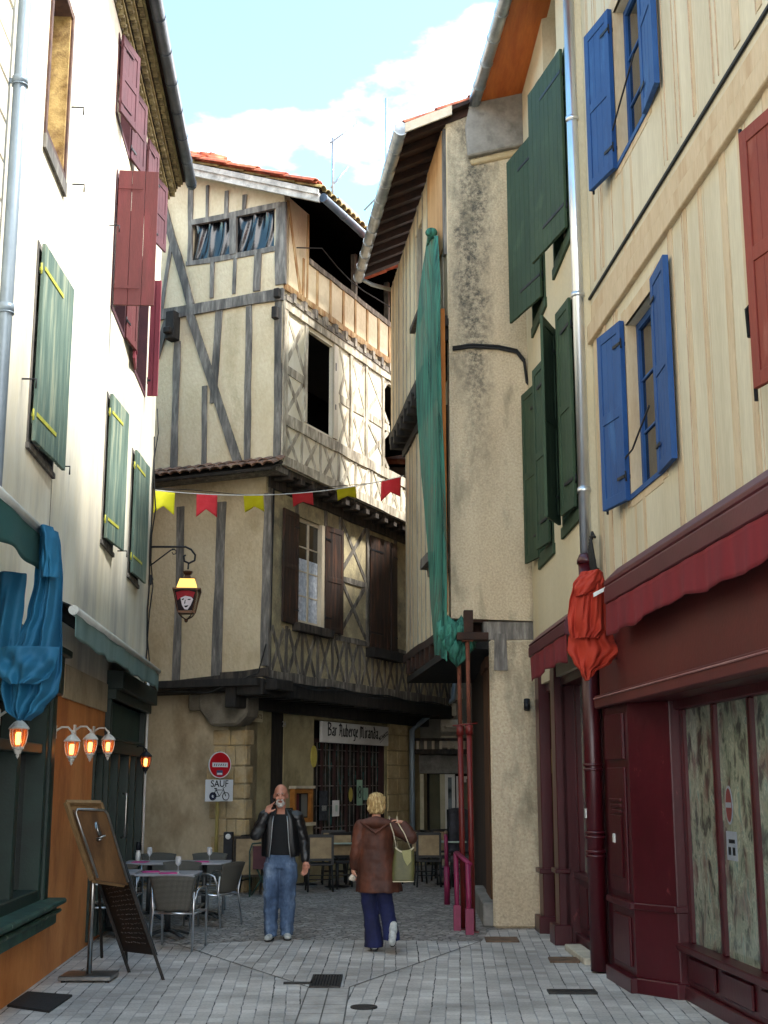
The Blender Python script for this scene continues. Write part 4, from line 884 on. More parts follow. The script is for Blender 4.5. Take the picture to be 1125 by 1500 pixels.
mb.tube([F3.P(a, z, .03) for a, z in pts]+[F3.P(1.17, 7.0, .03), F3.P(1.1, 4.9, .03), F3.P(1.12, 3.9, .03)], .022, 6); mb.tube([F3.P(a, z+.03, .045) for a, z in pts], .014, 6); mb.build('wall_cable', asphalt, PH)
g_ = F3.hit(779, 1030, .1); mb = MB(); mb.tube([F3.P(1.0, g_[1]-.02, .0), F3.P(.97, g_[1]-.02, .12)], .012, 6); mb.tube([F3.P(.96, g_[1]+.05, .1), F3.P(.955, g_[1]-.09, .13)], .04, 10)
tag(mb.build('spotlight', iron), 'small black cylindrical spotlight on the plaster pier beside the maroon shop', 'spotlight')
# green netting
net = bpy.data.materials.new('green_debris_netting'); net.use_nodes = True; t_ = net.node_tree; N_ = t_.nodes; K = t_.links.new; b_ = N_['Principled BSDF']
g2_ = N_.new('ShaderNodeNewGeometry'); mpp = N_.new('ShaderNodeMapping'); mpp.inputs['Scale'].default_value = (9, 9, .5); K(g2_.outputs['Position'], mpp.inputs[0]); nn_ = N_.new('ShaderNodeTexNoise'); nn_.inputs['Scale'].default_value = 2.5; nn_.inputs['Detail'].default_value = 5; K(mpp.outputs[0], nn_.inputs[0])
rr = N_.new('ShaderNodeValToRGB'); rr.color_ramp.elements[0].position = .35; rr.color_ramp.elements[0].color = hexc('#1a4a40'); rr.color_ramp.elements[1].position = .65; rr.color_ramp.elements[1].color = hexc('#357a68'); K(nn_.outputs[0], rr.inputs[0]); K(rr.outputs[0], b_.inputs['Base Color'])
ar = N_.new('ShaderNodeMapRange'); ar.inputs[1].default_value = .35; ar.inputs[2].default_value = .6; ar.inputs[3].default_value = .78; ar.inputs[4].default_value = 1; K(nn_.outputs[0], ar.inputs[0]); K(ar.outputs[0], b_.inputs['Alpha']); b_.inputs['Roughness'].default_value = .8
Lp = [(628, 345), (620, 420), (615, 500), (616, 600), (620, 700), (627, 800), (632, 880), (640, 960)]
Rp = [(641, 345), (648, 420), (652, 500), (662, 600), (663, 700), (664, 800), (664, 880), (668, 960)]
def lerpp(P, t):
    t = min(max(t, 0), .9999)*(len(P)-1); i = int(t); f = t-i; return (P[i][0]*(1-f)+P[i+1][0]*f, P[i][1]*(1-f)+P[i+1][1]*f)
mb = MB()
def netf(u, v):
    l = lerpp(Lp, v); r = lerpp(Rp, v); x = l[0]*(1-u)+r[0]*u; y = l[1]*(1-u)+r[1]*u
    a, z = FS.hit(x, y, .13); a = max(a, -.3)
    return FS.P(a, z, .12+.035*sin(u*9+v*2)+.014*sin(u*23+v*5)+.03*sin(v*7)+.1*v*(1-v))
mb.grid(netf, 40, 60)
tag(mb.build('scaffold_net', net), 'long green debris net hanging down the corner of the plaster gable house', 'netting')
no_ = bpy.data.objects['scaffold_net']; k = FS.hit(634, 343, .13); mb = MB(); mb.sphere(FS.P(k[0], k[1]+.02, .15), .09, 10, 0, (1, 1, .8)); mb.tube([FS.P(k[0], k[1], .15), FS.P(k[0]+.35, k[1]-.02, .16)], [.05, .015], 6); mb.build('knot', net, no_)
mb = MB()
for q in range(5):
    k = F3.hit(655+q*7, 925+(q % 3)*14, .25)
    def fn(u, v, k=k, q=q): an = 2*pi*u; rr_ = (.11+.05*sin(3*an+q)+.03*sin(7*an+v*9)); return F3.P(k[0]+rr_*cos(an)*sin(pi*min(max(v, .02), .98)), k[1]-.18+.36*v+.04*sin(5*an), .25+rr_*sin(an)*sin(pi*min(max(v, .02), .98)))
    mb.grid(fn, 24, 10)
mb.build('bunched_end', net, no_)
# steel props
def prop(name, x, y, ztop, lab, lean=.0):
    t = empty(name, (x, y, 0), lab, 'steel prop', 'steel props under the jetty')
    red = mk('red_prop_paint', '#5a100d', '#6e1a13', ns=7, bump=.2, rough=.5, stain='#5a1612', sts=5, stw=(.5, .8)); rst = mk('rusty_prop_tube', '#5a2f20', '#74402c', ns=9, bump=.3)
    MB().tube([(x, y, .02), (x+lean*.6, y, 2.45)], .036, 12).build('lower_tube', red, t); MB().tube([(x+lean*.6, y, 2.4), (x+lean, y, ztop)], .027, 12).build('upper_tube', rst, t)
    m = MB(); m.tube([(x+lean*.6, y, 2.38), (x+lean*.6, y, 2.5)], .05, 12); m.tube([(x+lean*.6-.1, y-.04, 2.5), (x+lean*.6+.1, y-.04, 2.52)], .01, 6); m.build('collar', red, t)
    m = MB(); m.box(x-.07, x+.07, y-.07, y+.07, 0, .012); m.build('base_plate', red, t); m = MB(); m.box(x+lean-.07, x+lean+.07, y-.07, y+.07, ztop, ztop+.012); m.build('head_plate', rst, t); return t
prop('steel_prop', 1.085, 16.55, 3.55, 'red telescopic steel prop nearest the street under the timber block', -.02)
prop('steel_prop', .99, 16.85, 3.5, 'red telescopic steel prop just behind the front one under the jetty', -.02)
mb = MB(); mb.box(.93, 1.33, 16.45, 16.7, 3.565, 3.66); mb.box(1.02, 1.14, 16.5, 16.62, 3.662, 3.95); tag(mb.build('timber_block', rafter, bevel=.006), 'stacked brown timber packing block on top of the red props', 'timber block')
# magenta barriers
mag = mk('magenta_paint', '#74143a', '#861c48', ns=6, bump=.15, rough=.5, stain='#6a1838', sts=5)
g = gnd(655, 1325); t = empty('street_post', g, 'single slim magenta post standing in the passage opening', 'post')
m = MB(); m.tube([g, g+Vector((0, 0, .55))], .045, 8); m.build('base', mag, t); m = MB(); m.tube([g+Vector((0, 0, .5)), g+Vector((-.01, 0, 1.02))], .03, 8); m.build('pole', mag, t); m = MB(); m.sphere(g+Vector((-.01, 0, 1.04)), .035, 8); m.build('cap', rusty, t)
g = gnd(688, 1369); t = empty('street_barrier', g, 'magenta steel hoop barrier with a top rail beside the red props', 'barrier'); y = g.y
m = MB(); m.tube([(g.x, y, 0), (g.x-.01, y, .82)], .035, 8); m.build('post', mag, t); m = MB(); m.tube([(g.x-.12, y+.45, 0), (g.x-.13, y+.45, .92)], .032, 8); m.build('post', mag, t)
m = MB(); m.tube([(g.x-.12, y+.5, .93), (g.x+.01, y-.02, .82)], .04, 8, flat=.5); m.build('top_rail', mag, t); m = MB(); m.box(g.x-.05, g.x+.05, y-.04, y+.04, 0, .3); m.build('base', mag, t); m = MB(); m.box(g.x-.17, g.x-.08, y+.4, y+.5, 0, .3); m.build('base', mag, t)

QH = empty('passage_sun_blocker', (5, 26, 0), 'plain block added right of the passage to keep sun off its ground, mostly hidden by the gable house', 'house')  # added block, keeps the sun off the passage ground
mb = MB(); mb.prism([(2.6, 23.4, 0), (9, 23.4, 0), (9, 29.4, 0), (2.9, 29.4, 0)], (0, 0, 9.8)); mb.build('wall', tbar, QH); mb = MB(); mb.prism([(2.4, 23.3, 9.8), (9.2, 23.3, 10.6), (9.2, 29.45, 10.6), (2.7, 29.45, 9.8)], (0, 0, .12)); mb.build('roof', tile, QH)
# ================================================================ the half-timbered corner house with the bar
BL = Face(-1.75, 21.2, -.915, .403, -.3, -1); BR = Face(-1.75, 21.2, .403, .915, 1, -.4)
TH = empty('half_timbered_house', (-1, 24, 0), 'crooked half-timbered corner house with jettied storeys above the bar at the end of the street', 'house')
T = [grey_wood]
# --- attic storey
Z3 = 10.02; slope = .39
def rz(d): return 11.62+(.85-d)*slope        # roof plane height at distance d from the right-hand face
# left face wall: s leftwards -> d = -s
pp = [BL.hit(x, y, 0) for x, y in ((279, 325), (335, 315), (335, 372), (281, 384))]
mb = MB()
w1 = [BL.hit(*p, 0) for p in ((281, 325), (336, 314))]; w2 = [BL.hit(*p, 0) for p in ((347, 312), (409, 301))]
zt = 11.55; zb = BL.hit(345, 374, 0)[1]; sA = BL.hit(409, 330)[0]; sB = BL.hit(280, 350)[0]; zt = BL.hit(345, 311, 0)[1]
BL.wall(mb, 0, 5.0, Z3, zt+.0, [(sA, sB, zb, zt-.02)], .2); BL.poly(mb, [(0, zt), (5, zt), (5, rz(-5)), (0, rz(0))], -.2, 0)
mb.build('attic_wall', tbarL, TH)
AC = .95
mb = MB(); BR.wall(mb, 0.02, AC, Z3, rz(0)-.02, [], .2, d=.0)
za = BR.hit(455, 390)[1]; zb2 = BR.hit(572, 458)[1]; za = 11.0
BR.wall(mb, AC, 10, Z3, za, [], .2, d=.0); mb.build('attic_side_wall', tbarL, TH)
mb = MB(); BR.beam2(mb, (AC, za+.03), (10, za+.03), .1, -.2, .03)
for k in range(2): BR.beam2(mb, (3.0+k*1.6, za), (3.0+k*1.6, rz(0)), .08, -.1, .0)
mb.build('loggia_rail', worn_wood, TH)
# body behind
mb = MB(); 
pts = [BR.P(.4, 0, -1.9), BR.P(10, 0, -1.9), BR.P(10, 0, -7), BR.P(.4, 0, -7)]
mb.prism([p+Vector((0, 0, 3.3)) for p in pts], (0, 0, 9.3)); mb.build('rear_body', mk('room_shade_black', '#070707', '#0d0c0b', ns=2, bump=0, fine=0, spec=0), TH)  # darkness of the open attic and rooms is put into this near-black colour
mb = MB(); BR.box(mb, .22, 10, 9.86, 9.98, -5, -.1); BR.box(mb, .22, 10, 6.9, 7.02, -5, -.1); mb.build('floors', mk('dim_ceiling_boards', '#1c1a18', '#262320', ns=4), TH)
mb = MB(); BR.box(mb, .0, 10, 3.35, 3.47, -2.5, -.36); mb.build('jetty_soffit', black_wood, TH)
# windows with black sheeting
mb = MB(); 
def sheet(a0, a1, z0, z1, ph):
    def fn(u, v):
        a = a0+(a1-a0)*u; z = z0+(z1-z0)*v
        k = (.35+.65*v); return BL.P(a+.02*sin(v*5+u*9), z, -.07+.045*sin(u*19+ph+2.5*v+1.8*sin(v*3))*k+.02*sin(u*41+v*8+ph)*v)
    mb.grid(fn, 60, 12)
post = (BL.hit(347, 340)[0], BL.hit(335, 340)[0])
mb = MB(); sheet(sA, post[0]+.02, zb, zt-.03, 0); mb.build('black_plastic_sheet', black_p, TH); mb = MB(); sheet(post[1]-.02, sB, zb, zt-.03, 1.3); mb.build('black_plastic_sheet', black_p, TH)
def beams(name, F, lst, d1, mat, d0=None, j=.012, par=TH):
    for (p, q, w) in lst: mb = MB(); F.beam(mb, p, q, w, (d1-.06 if d0 is None else d0), d1+random.uniform(-.003, .006), 0, j); mb.build('timber', mat, par)
beams('attic_timbers', BL, [((280, 326), (410, 300), .1), ((272, 386), (411, 362), .1), ((279, 262), (277, 385), .09), ((341, 314), (341, 372), .15),
    ((304, 271), (303, 320), .06), ((332, 279), (331, 314), .08), ((358, 285), (357, 306), .075), ((311, 384), (309, 436), .085), ((344, 378), (342, 430), .07), ((378, 370), (375, 426), .13), ((411, 296), (410, 416), .2)], .03, grey_wood)
beams('mid_beam', BL, [((225, 462), (414, 430), .2)], .05, grey_wood)
beams('long_brace', BL, [((234, 285), (279, 446), .14), ((276, 456), (352, 690), .15)], .045, grey_wood)
beams('left_timbers', BL, [((250, 355), (236, 452), .07), ((246, 463), (228, 525), .12), ((259, 500), (253, 700), .14), ((321, 450), (311, 590), .13), ((299, 565), (298, 697), .11), ((364, 446), (361, 692), .12), ((407, 432), (405, 684), .13)], .028, grey_wood)
mb = MB(); a, z = BL.hit(258, 462); BL.box(mb, a-.09, a+.1, z-.5, z+.03, -.02, .2); BL.box(mb, a-.07, a+.08, z-.3, z-.42, .2, .3); mb.build('corbel', black_wood, TH, bevel=.02)
mb = MB(); BL.box(mb, 0.01, .12, Z3-.05, Z3+.12, .02, .13); BL.box(mb, .05, .16, Z3-.42, Z3-.2, .0, .12); mb.build('corner_bracket', black_wood, TH, bevel=.015)
# --- second storey
Z2 = 7.02
mb = MB(); BL.wall(mb, 0, 5.0, Z2, Z3, [], .25); mb.build('second_floor_wall', tbarL, TH)
W2 = (BR.hit(449, 560)[0], BR.hit(487, 560)[0], BR.hit(468, 630)[1], 9.72); W2b = (BR.hit(561, 620)[0]-.1, 6.5, 7.5, 9.75)
mb = MB(); BR.wall(mb, 0.02, 10, Z2, Z3, [W2, (BR.hit(563, 620)[0], 6.6, 7.95, 9.75)], .07); mb.build('second_floor_side_wall', mk('washed_plaster', '#d8cdb2', '#e9e1cd', ns=2.5, sc=(1, 1, .6), bump=.6, bs=24, stain='#b9935f', sts=4, stw=(.64, .74)), TH)
wj = MB(); s0, s1, z0, z1 = W2; BR.box(wj, s1, s1+.17, z0-.02, z1+.05, -.02, .04); BR.box(wj, s1+.05, s1+.08, z1-.45, z1-.3, .04, .045, 1); BR.box(wj, s1+.05, s1+.08, z1-1.2, z1-1.1, .04, .045, 1)
f = wj.build('window_jamb', [cream_p, iron], TH)
L2 = []
mb = MB()
def xb(F, mb, s0, s1, z0, z1, w, d0, d1, j=.008):
    F.beam2(mb, (s0, z0), (s1, z1), w, d0, d1, 0, j); F.beam2(mb, (s0, z1), (s1, z0), w, d0, d1-.004, 0, j)
BR.beam2(mb, (0.02, 9.88), (10, 9.88), .16, -.1, .05); BR.beam2(mb, (.02, 7.84), (10, 7.84), .2, -.1, .035); BR.beam2(mb, (.02, 7.1), (10, 7.1), .16, -.1, .06)
BR.beam2(mb, (.07, Z2), (.07, Z3), .13, -.1, .04)
BR.beam2(mb, (s0-.05, z0), (s0-.05, 9.85), .1, -.1, .03)
for x in (2.75, 3.45, BR.hit(562, 620)[0]-.06): BR.beam2(mb, (x, 7.9), (x, 9.85), .1, -.1, .03)
BR.beam2(mb, (.1, 8.75), (s0, 8.72), .16, -.1, .02)
for q in ((2.3, 3.4), (3.5, 4.6)): BR.beam2(mb, (q[0], 8.8), (q[1], 8.8), .15, -.1, .02)
xb(BR, mb, .15, s0-.1, 7.95, 8.7, .09, -.1, .012); xb(BR, mb, .15, s0-.1, 8.85, 9.8, .09, -.1, .012)
for a, b in ((2.28, 2.7), (2.8, 3.4), (3.5, 4.55)): xb(BR, mb, a, b, 7.95, 8.72, .08, -.1, .012); xb(BR, mb, a, b, 8.88, 9.8, .08, -.1, .012)
x = .15
while x < 9.5:
    xb(BR, mb, x, x+.5, 7.16, 7.76, .085, -.1, .014); BR.beam2(mb, (x+.62, 7.16), (x+.62, 7.76), .08, -.1, .016); x += .74
build_each(mb, 'side_timber', mk('limewashed_timber', '#857a6a', '#d6ccb8', c3='#b5aa96', sc=(1, 1, .3), ns=7, bump=.7, bs=40, fine=.4, stain='#6e5d48', sts=7, stw=(.6, .7)), TH) if False else mb.build('side_timbers', mk('limewashed_timber', '#857a6a', '#d6ccb8', c3='#b5aa96', sc=(1, 1, .3), ns=7, bump=.7, bs=40, fine=.4, stain='#6e5d48', sts=7, stw=(.6, .7)), TH)
mb = MB()
BR.beam2(mb, (0.02, 10.22), (10, 10.22), .12, -.1, .04)
for k in range(13): x = .35+k*.55; BR.beam2(mb, (x+.4, 10.25), (x+.4, za), .08, -.1, .018)
BR.beam2(mb, (.12, rz(0)-.1), (.65, 10.3), .09, -.1, .015); BR.beam2(mb, (AC-.05, rz(0)-.05), (AC-.05, 10.3), .06, -.1, .015)
mb.build('attic_side_timbers', rust_wood, TH)
mb = MB()
for k in range(22): x = .25+k*.42; BR.box(mb, x, x+.1, 9.98, 10.15, -.1, .09)
BR.beam2(mb, (0.02, 10.0), (10, 10.0), .09, -.15, .07); mb.build('joist_ends', worn_wood, TH)
# --- skirt roof of tiles on the left face at the second floor
mb = MB()
a0, zc = BL.hit(395, 700, .3); 
BL.poly(mb, [(-.0, 7.0), (5, 7.0), (5, 6.9), (-.0, 6.9)], -.3, .12); mb.build('jetty_beam', grey_wood, TH)
mb = MB(); mb.prism([BL.P(-.05, 6.86, .38), BL.P(5, 6.86, .38), BL.P(5, 7.06, -.05), BL.P(-.05, 7.06, -.05)], (0, 0, .04)); mb.build('skirt_roof_board', black_wood, TH)
mb = MB(); canal(mb, BL.P(-.1, 6.92, .42), BL.u, (BL.P(0, 7.12, 0)-BL.P(0, 6.9, .42)), 26, 2, .2, 0, .06); mb.build('skirt_tiles', mk('old_mixed_tiles', '#4a3c32', '#8f7c68', c3='#8a6450', ns=5, bump=.5, stain='#3d352f', sts=4), TH)
wd = mk('weed_green', '#4c6a1e', '#6f8f2c', ns=9, bump=0); mb = MB(); rw = random.Random(3)
for k in range(46):
    p = BL.P(3.1+rw.uniform(-.5, .5), 6.98+rw.uniform(0, .05), .36+rw.uniform(-.15, .1)); q = p+Vector((rw.uniform(-.1, .1), rw.uniform(-.08, .08), rw.uniform(.03, .14))); s_ = Vector((.012, .006, 0)); mb.add([p-s_, p+s_, q], [(0, 1, 2)])
tag(mb.build('weeds', wd), 'tuft of green weeds growing on the little tiled skirt roof', 'weeds', kind='stuff')
# --- first storey
Z1 = 3.46; dl = -.22; dr = -.35
WA = (BR.hit(435, 830, dr)[0], BR.hit(474, 830, dr)[0], BR.hit(455, 917, dr)[1], BR.hit(437, 756, dr)[1])
WB = (BR.hit(539, 860, dr)[0], BR.hit(577, 860, dr)[0], BR.hit(558, 952, dr)[1], BR.hit(542, 785, dr)[1])
mb = MB(); BL.wall(mb, .38, 5.0, Z1, 6.9, [], .25, d=dl); mb.build('first_floor_wall', tbar, TH)
mb = MB(); BR.wall(mb, .24, 10, Z1, 7.0, [WA, WB], .25, d=dr); mb.build('first_floor_side_wall', mk('grey_ochre_plaster', '#8f8468', '#b0a37e', c3='#9c8f70', ns=3, bump=.6, bs=24, stain='#5f584a', sts=3), TH)
beams('first_floor_timbers', BL, [((264, 742), (262, 880), .14), ((262, 870), (256, 1000), .14), ((324, 735), (316, 990), .17), ((392, 722), (386, 975), .14)], dl+.03, grey_wood)
beams('sill_beam', BL, [((205, 1008), (330, 996), .16), ((322, 992), (392, 984), .14)], dl+.06, dark_wood)
mb = MB(); d1 = dr
BR.beam2(mb, (.24, 6.82), (10, 6.82), .22, d1-.1, d1+.06); BR.beam2(mb, (.24, 6.98), (10, 6.98), .1, d1, -.02)
for k in range(20): x = .35+k*.45; BR.box(mb, x, x+.15, 6.84, 7.0, d1, .0)
mb.build('jetty_mouldings', dark_wood, TH, bevel=.01)
mb = MB()
zs = WA[2]-.1
BR.beam2(mb, (.3, Z1+.08), (10, Z1+.08), .16, d1-.1, d1+.05); BR.beam2(mb, (WA[1]+.5, zs), (10, zs), .1, d1-.1, d1+.03)
BR.beam2(mb, (.32, Z1), (.32, 6.8), .13, d1-.1, d1+.04)
for x in (WA[0]-.05, WA[1]+.06, WB[0]-.06, WB[1]+.06): BR.beam2(mb, (x, zs), (x, 6.75), .1, d1-.1, d1+.03)
x = .45
while x < 9.6:
    w = .42; xb(BR, mb, x, x+w, Z1+.16, zs-.05, .085, d1-.1, d1+.015); BR.beam2(mb, (x+w+.09, Z1+.1), (x+w+.09, zs), .085, d1-.1, d1+.02); x += w+.18
m0, m1 = WA[1]+.7, WB[0]-.12
xb(BR, mb, m0, m1, zs+.1, (zs+6.7)/2, .09, d1-.1, d1+.014); xb(BR, mb, m0, m1, (zs+6.7)/2+.1, 6.7, .09, d1-.1, d1+.014); BR.beam2(mb, (m0, (zs+6.7)/2), (m1, (zs+6.7)/2), .1, d1-.1, d1+.02)
BR.beam2(mb, (m0-.02, zs), (m0-.02, 6.75), .09, d1-.1, d1+.03)
mb.build('lattice_timbers', mk('peeling_grey_timber', '#4a443d', '#8f877b', c3='#655e55', sc=(1, 1, .25), ns=9, bump=.7, bs=40, fine=.4, stain='#2a2622', sts=5), TH)
class Off:      # a facade moved in or out
    def __new__(cls, F, d): g = Face(0, 0, 1, 0, 0, 1); g.o = F.o+F.n*d; g.u = F.u; g.n = F.n; return g
B1 = Off(BR, dr)
f = window(B1, TH, WA, d=-.04, fm=cream_p, cols=2, rows=4, fw=.07, curtain=.62); 
mb = MB(); B1.box(mb, WA[1]-.12, WA[1]-.0, WA[2], WA[3], -.12, .02); mb.build('jamb', cream_p, f)
mb = MB(); B1.box(mb, WA[0]-.15, WA[1]+.2, WA[2]-.16, WA[2]-.01, -.1, .14); mb.build('sill', dark_wood, f, bevel=.01)
w = (WA[1]-WA[0])/2+.12
shutter(B1, f, WA[0], WA[2]-.05, WA[3]+.02, w, 1, B1.leaf_angle(WA[0], w, 5.5, 1, 408, lo=100, hi=176, d=.04), 'panel', brown_shut, d=.04)
shutter(B1, f, WA[1]+.02, WA[2]-.05, WA[3]+.02, w, -1, B1.leaf_angle(WA[1]+.02, w, 5.5, -1, 504, lo=100, hi=178, d=.04), 'panel', brown_shut, d=.04)
mb = MB(); frame_rect(B1, mb, WB, .06, -.1, .03); f = mb.build('window', dark_wood, TH)
w = (WB[1]-WB[0])/2-.02
shutter(B1, f, WB[0], WB[2], WB[3], w*1.35, 1, 3, 'plank', brown_shut, d=.04, th=.03); shutter(B1, f, WB[1], WB[2], WB[3], w*.62, -1, 6, 'plank', brown_shut, d=.05, th=.03)
mb = MB(); B1.box(mb, WB[0]-.1, WB[1]+.15, WB[2]-.2, WB[2]-.02, -.05, .2); mb.build('sill', black_wood, f)
# lantern wires / cables along the jetty
mb = MB()
for k in range(2): mb.tube([BR.P(.1+i*.5, Z1-.05+.03*sin(i*1.3+k)+.04*k, dr+.08) for i in range(18)], .012, 5)
mb.tube([BL.P(2.2, 3.3, -.1), BL.P(1.3, 3.25, -.05), BL.P(.35, 3.55, -.02), BR.P(.3, 4.3, dr+.06), BR.P(.32, 6.7, dr+.07)], .014, 5)
mb.build('jetty_cable', asphalt, TH)
# --- ground floor
gl = -.8; gr = -1.0; c0 = 1.0
mb = MB(); BL.wall(mb, c0, 5.2, 0, 3.4, [], .4, d=gl); mb.build('ground_wall', tground, TH)
# left return under the jetty: continues to the lane
post = (BR.hit(396, 1150, gr)[0], BR.hit(415, 1150, gr)[0]); win = (BR.hit(459, 1150, gr)[0], BR.hit(564, 1150, gr)[0], .55, 2.6)
Bg = Off(BR, gr)
mb = MB(); Bg.wall(mb, .8, 9.3, 0, 3.4, [(post[0], post[1], -.1, 3.2), (win[0], win[1], win[2], 2.95)], .35); mb.build('bar_wall', mk('olive_plaster', '#8f8360', '#aa9d78', ns=2, bump=.5, bs=18, stain='#5f573f', sts=1.5), TH)
mb = MB(); Bg.box(mb, post[0], post[1], 0, 3.3, -.3, -.02); mb.build('doorway_post', black_wood, TH)
mb = MB(); mb.prism([Bg.P(.9, 0, -.4), Bg.P(9.3, 0, -.4), Bg.P(9.3, 0, -4), Bg.P(3.2, 0, -4)], (0, 0, 3.4)); mb.build('bar_interior', dark_in, TH)
# stone quoins wrap the corner, pilaster at the right end
mb = MB(); z = .0; k = 0; GQ = Off(BL, gl); rows = 10; hh = [.34, .26, .3, .28, .33, .25, .3, .34, .27, .3]
stones = []
for k in range(9):
    h = hh[k]; wl = random.choice([.45, .62, .8]) if k % 2 else random.choice([.75, .95, .6]); x = c0
    n = random.choice([2, 2, 3]); ws = [wl/n*random.uniform(.7, 1.3) for _ in range(n)]
    for w_ in ws: GQ.box(mb, x+.006, x+w_-.006, z+.008, z+h-.008, -.2, .012+random.uniform(0, .012)); x += w_
    wr = .16 if k % 2 else .26; Bg.box(mb, .80, .80+wr-.006, z+.008, z+h-.008, -.1, .012+random.uniform(0, .01))
    z += h
mb.build('quoins', stone, TH, bevel=.015)
mb = MB(); z = 0
for k in range(10):
    h = random.uniform(.26, .36); x = win[1]+.1; ws = [.5, .6] if k % 2 else [.62, .48]
    for w_ in ws: Bg.box(mb, x+.006, x+w_-.006, z+.008, z+h-.008, -.2, .02+random.uniform(0, .015)); x += w_
    z += h
mb.build('pilaster_stones', mk('pale_sandstone', '#b39c70', '#cbb88c', c3='#bba67c', ns=2.5, bump=.6, bs=20, stain='#8a7a5c', sts=2), TH, bevel=.015)
# heavy dark jetty timbers
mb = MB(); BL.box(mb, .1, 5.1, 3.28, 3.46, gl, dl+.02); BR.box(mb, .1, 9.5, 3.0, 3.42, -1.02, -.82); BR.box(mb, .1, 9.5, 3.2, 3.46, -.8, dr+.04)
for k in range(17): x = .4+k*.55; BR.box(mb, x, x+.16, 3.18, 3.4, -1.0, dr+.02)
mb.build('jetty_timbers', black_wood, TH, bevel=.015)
mb = MB(); GQ.poly(mb, [(1.0, 2.72), (1.5, 2.72), (1.75, 3.0), (1.75, 3.3), (.8, 3.3), (.8, 2.9)], -.1, .35); GQ.box(mb, 1.7, 2.0, 3.0, 3.3, -.1, .3); mb.build('corbel_stone', mk('dark_corbel_stone', '#5d564a', '#7a7264', ns=4, bump=.6), TH, bevel=.04)
# bar window: grille of glazing bars with notices
mb = MB(); s0, s1, z0, z1 = win; frame_rect(Bg, mb, (s0, s1, z0, z1+.0), .07, -.2, -.02)
n = 6
for i in range(1, n): x = s0+(s1-s0)*i/n; Bg.box(mb, x-.03, x+.03, z0, z1, -.14, -.09)
f = mb.build('bar_window', mk('dark_red_brown_frame', '#2a1412', '#3a1c18', ns=4, bump=.2), TH)
mb = MB()
for i in range(1, n*3): x = s0+(s1-s0)*i/(n*3); Bg.box(mb, x-.008, x+.008, z0, z1, -.125, -.110)
for z in (.95, 1.35, 1.72, 2.1, 2.4): Bg.box(mb, s0+.05, s1-.05, z-.009, z+.009, -.12, -.105)
mb.build('glazing_bars', mk('dull_lead_bars', '#4a3a34', '#6d6660', ns=5, bump=.1), f)
cg = mk('bottle_filled_glass', '#0f1412', '#3f625e', c3='#1c2624', sc=(1, 1, .45), ns=4.5, bump=.1, bs=8, rough=.12, spec=.8, stain='#8a7f60', sts=7, stw=(.66, .74))
mb = MB(); Bg.box(mb, s0+.03, s1-.03, z0+.03, z1-.03, -.14, -.13); mb.build('pane', cg, f)
ng = mk('pale_green_notice', '#8fb59a', '#a5c4ac', ns=8, bump=0); ny = mk('yellow_notice', '#b5a548', '#c4b45a', ns=8, bump=0)
mb = MB()
def nt2(px, py, w, h, m): a, z = Bg.hit(px, py, -.08); Bg.box(mb, a-w/2, a+w/2, z-h/2, z+h/2, -.086, -.082, m)
nt2(527, 1161, .26, .5, 0); nt2(536, 1163, .22, .24, 0); nt2(492, 1184, .3, .3, 2); nt2(493, 1184, .1, .12, 0); nt2(474, 1180, .35, .55, 3); nt2(475, 1184, .2, .1, 2)
a, z = Bg.hit(514, 1164, -.08); Bg.poly(mb, [(a+.09*cos(q*pi/8), z+.14*sin(q*pi/8)) for q in range(16)], -.086, -.082, 1)
a, z = Bg.hit(459, 1108, -.0); Bg.poly(mb, [(a+.12*cos(q*pi/8), z+.2*sin(q*pi/8)) for q in range(16)], -.03, .02, 1)
mb.build('notices', [ng, ny, white_p, mk('dark_poster', '#15181c', '#3d4046', ns=12, bump=0)], f)
mb = MB(); a, z = Bg.hit(527, 1161, -.08)   # figure on the tall green notice
for dz in (.07, -.05): mb.tube([Bg.P(a+.055*cos(q*pi/5), z+dz+.055*sin(q*pi/5), -.078) for q in range(11)], .009, 5)
mb.build('notice_figure', iron, f)
# roof
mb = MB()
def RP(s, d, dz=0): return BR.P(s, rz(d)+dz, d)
mb.prism([RP(-.32, .85), RP(10, .85), RP(10, -6.2), RP(-.32, -6.2)], (0, 0, .1)); mb.build('roof_boards', mk('shadowed_roof_boards', '#060505', '#0d0b09', ns=4, spec=0, rough=1), TH)  # shade under the eave is put into the boards' near-black colour
mb = MB(); canal(mb, RP(-.34, .88, .1), BR.u, RP(0, -3.2)-RP(0, .88), 50, 8, .2, 0, .075)
mb.build('roof_tiles', [tile_y], TH)
mb = MB(); canal(mb, RP(-.5, .80, .14), BR.u, RP(0, -6)-RP(0, .8), 1, 12, .28, 0, .09); canal(mb, RP(-.36, .8, .15), BR.u, RP(0, -6)-RP(0, .8), 1, 12, .24, 0, .09)
p = RP(-.3, -2.0, .1)
for k in range(7): q = RP(-.25+.03*k, -1.35-k*.14, .2+.05*(k % 3)); mb.tube([q, q+Vector((.28, .15, .05))], [.09, .07], 8)
for k in range(6): q = RP(-.1+.05*k, -1.5-k*.12, .36); mb.tube([q, q+Vector((.3, .1, -.02))], [.09, .07], 8)
mb.build('verge_tiles', tile, TH)
mb = MB(); mb.obox(RP(-.36, .86, -.16), RP(0, -6, 0)-RP(0, .86, 0), BR.u*.05, Vector((0, 0, .17))); mb.obox(RP(-.40, .86, -.04), RP(0, -6, 0)-RP(0, .86, 0), BR.u*.04, Vector((0, 0, .1))); mb.build('bargeboard', mk('flaking_white_board', '#a5a39c', '#d3d0c6', sc=(1, 1, 1), ns=5, bump=.3, stain='#6d6a64', sts=5), TH)
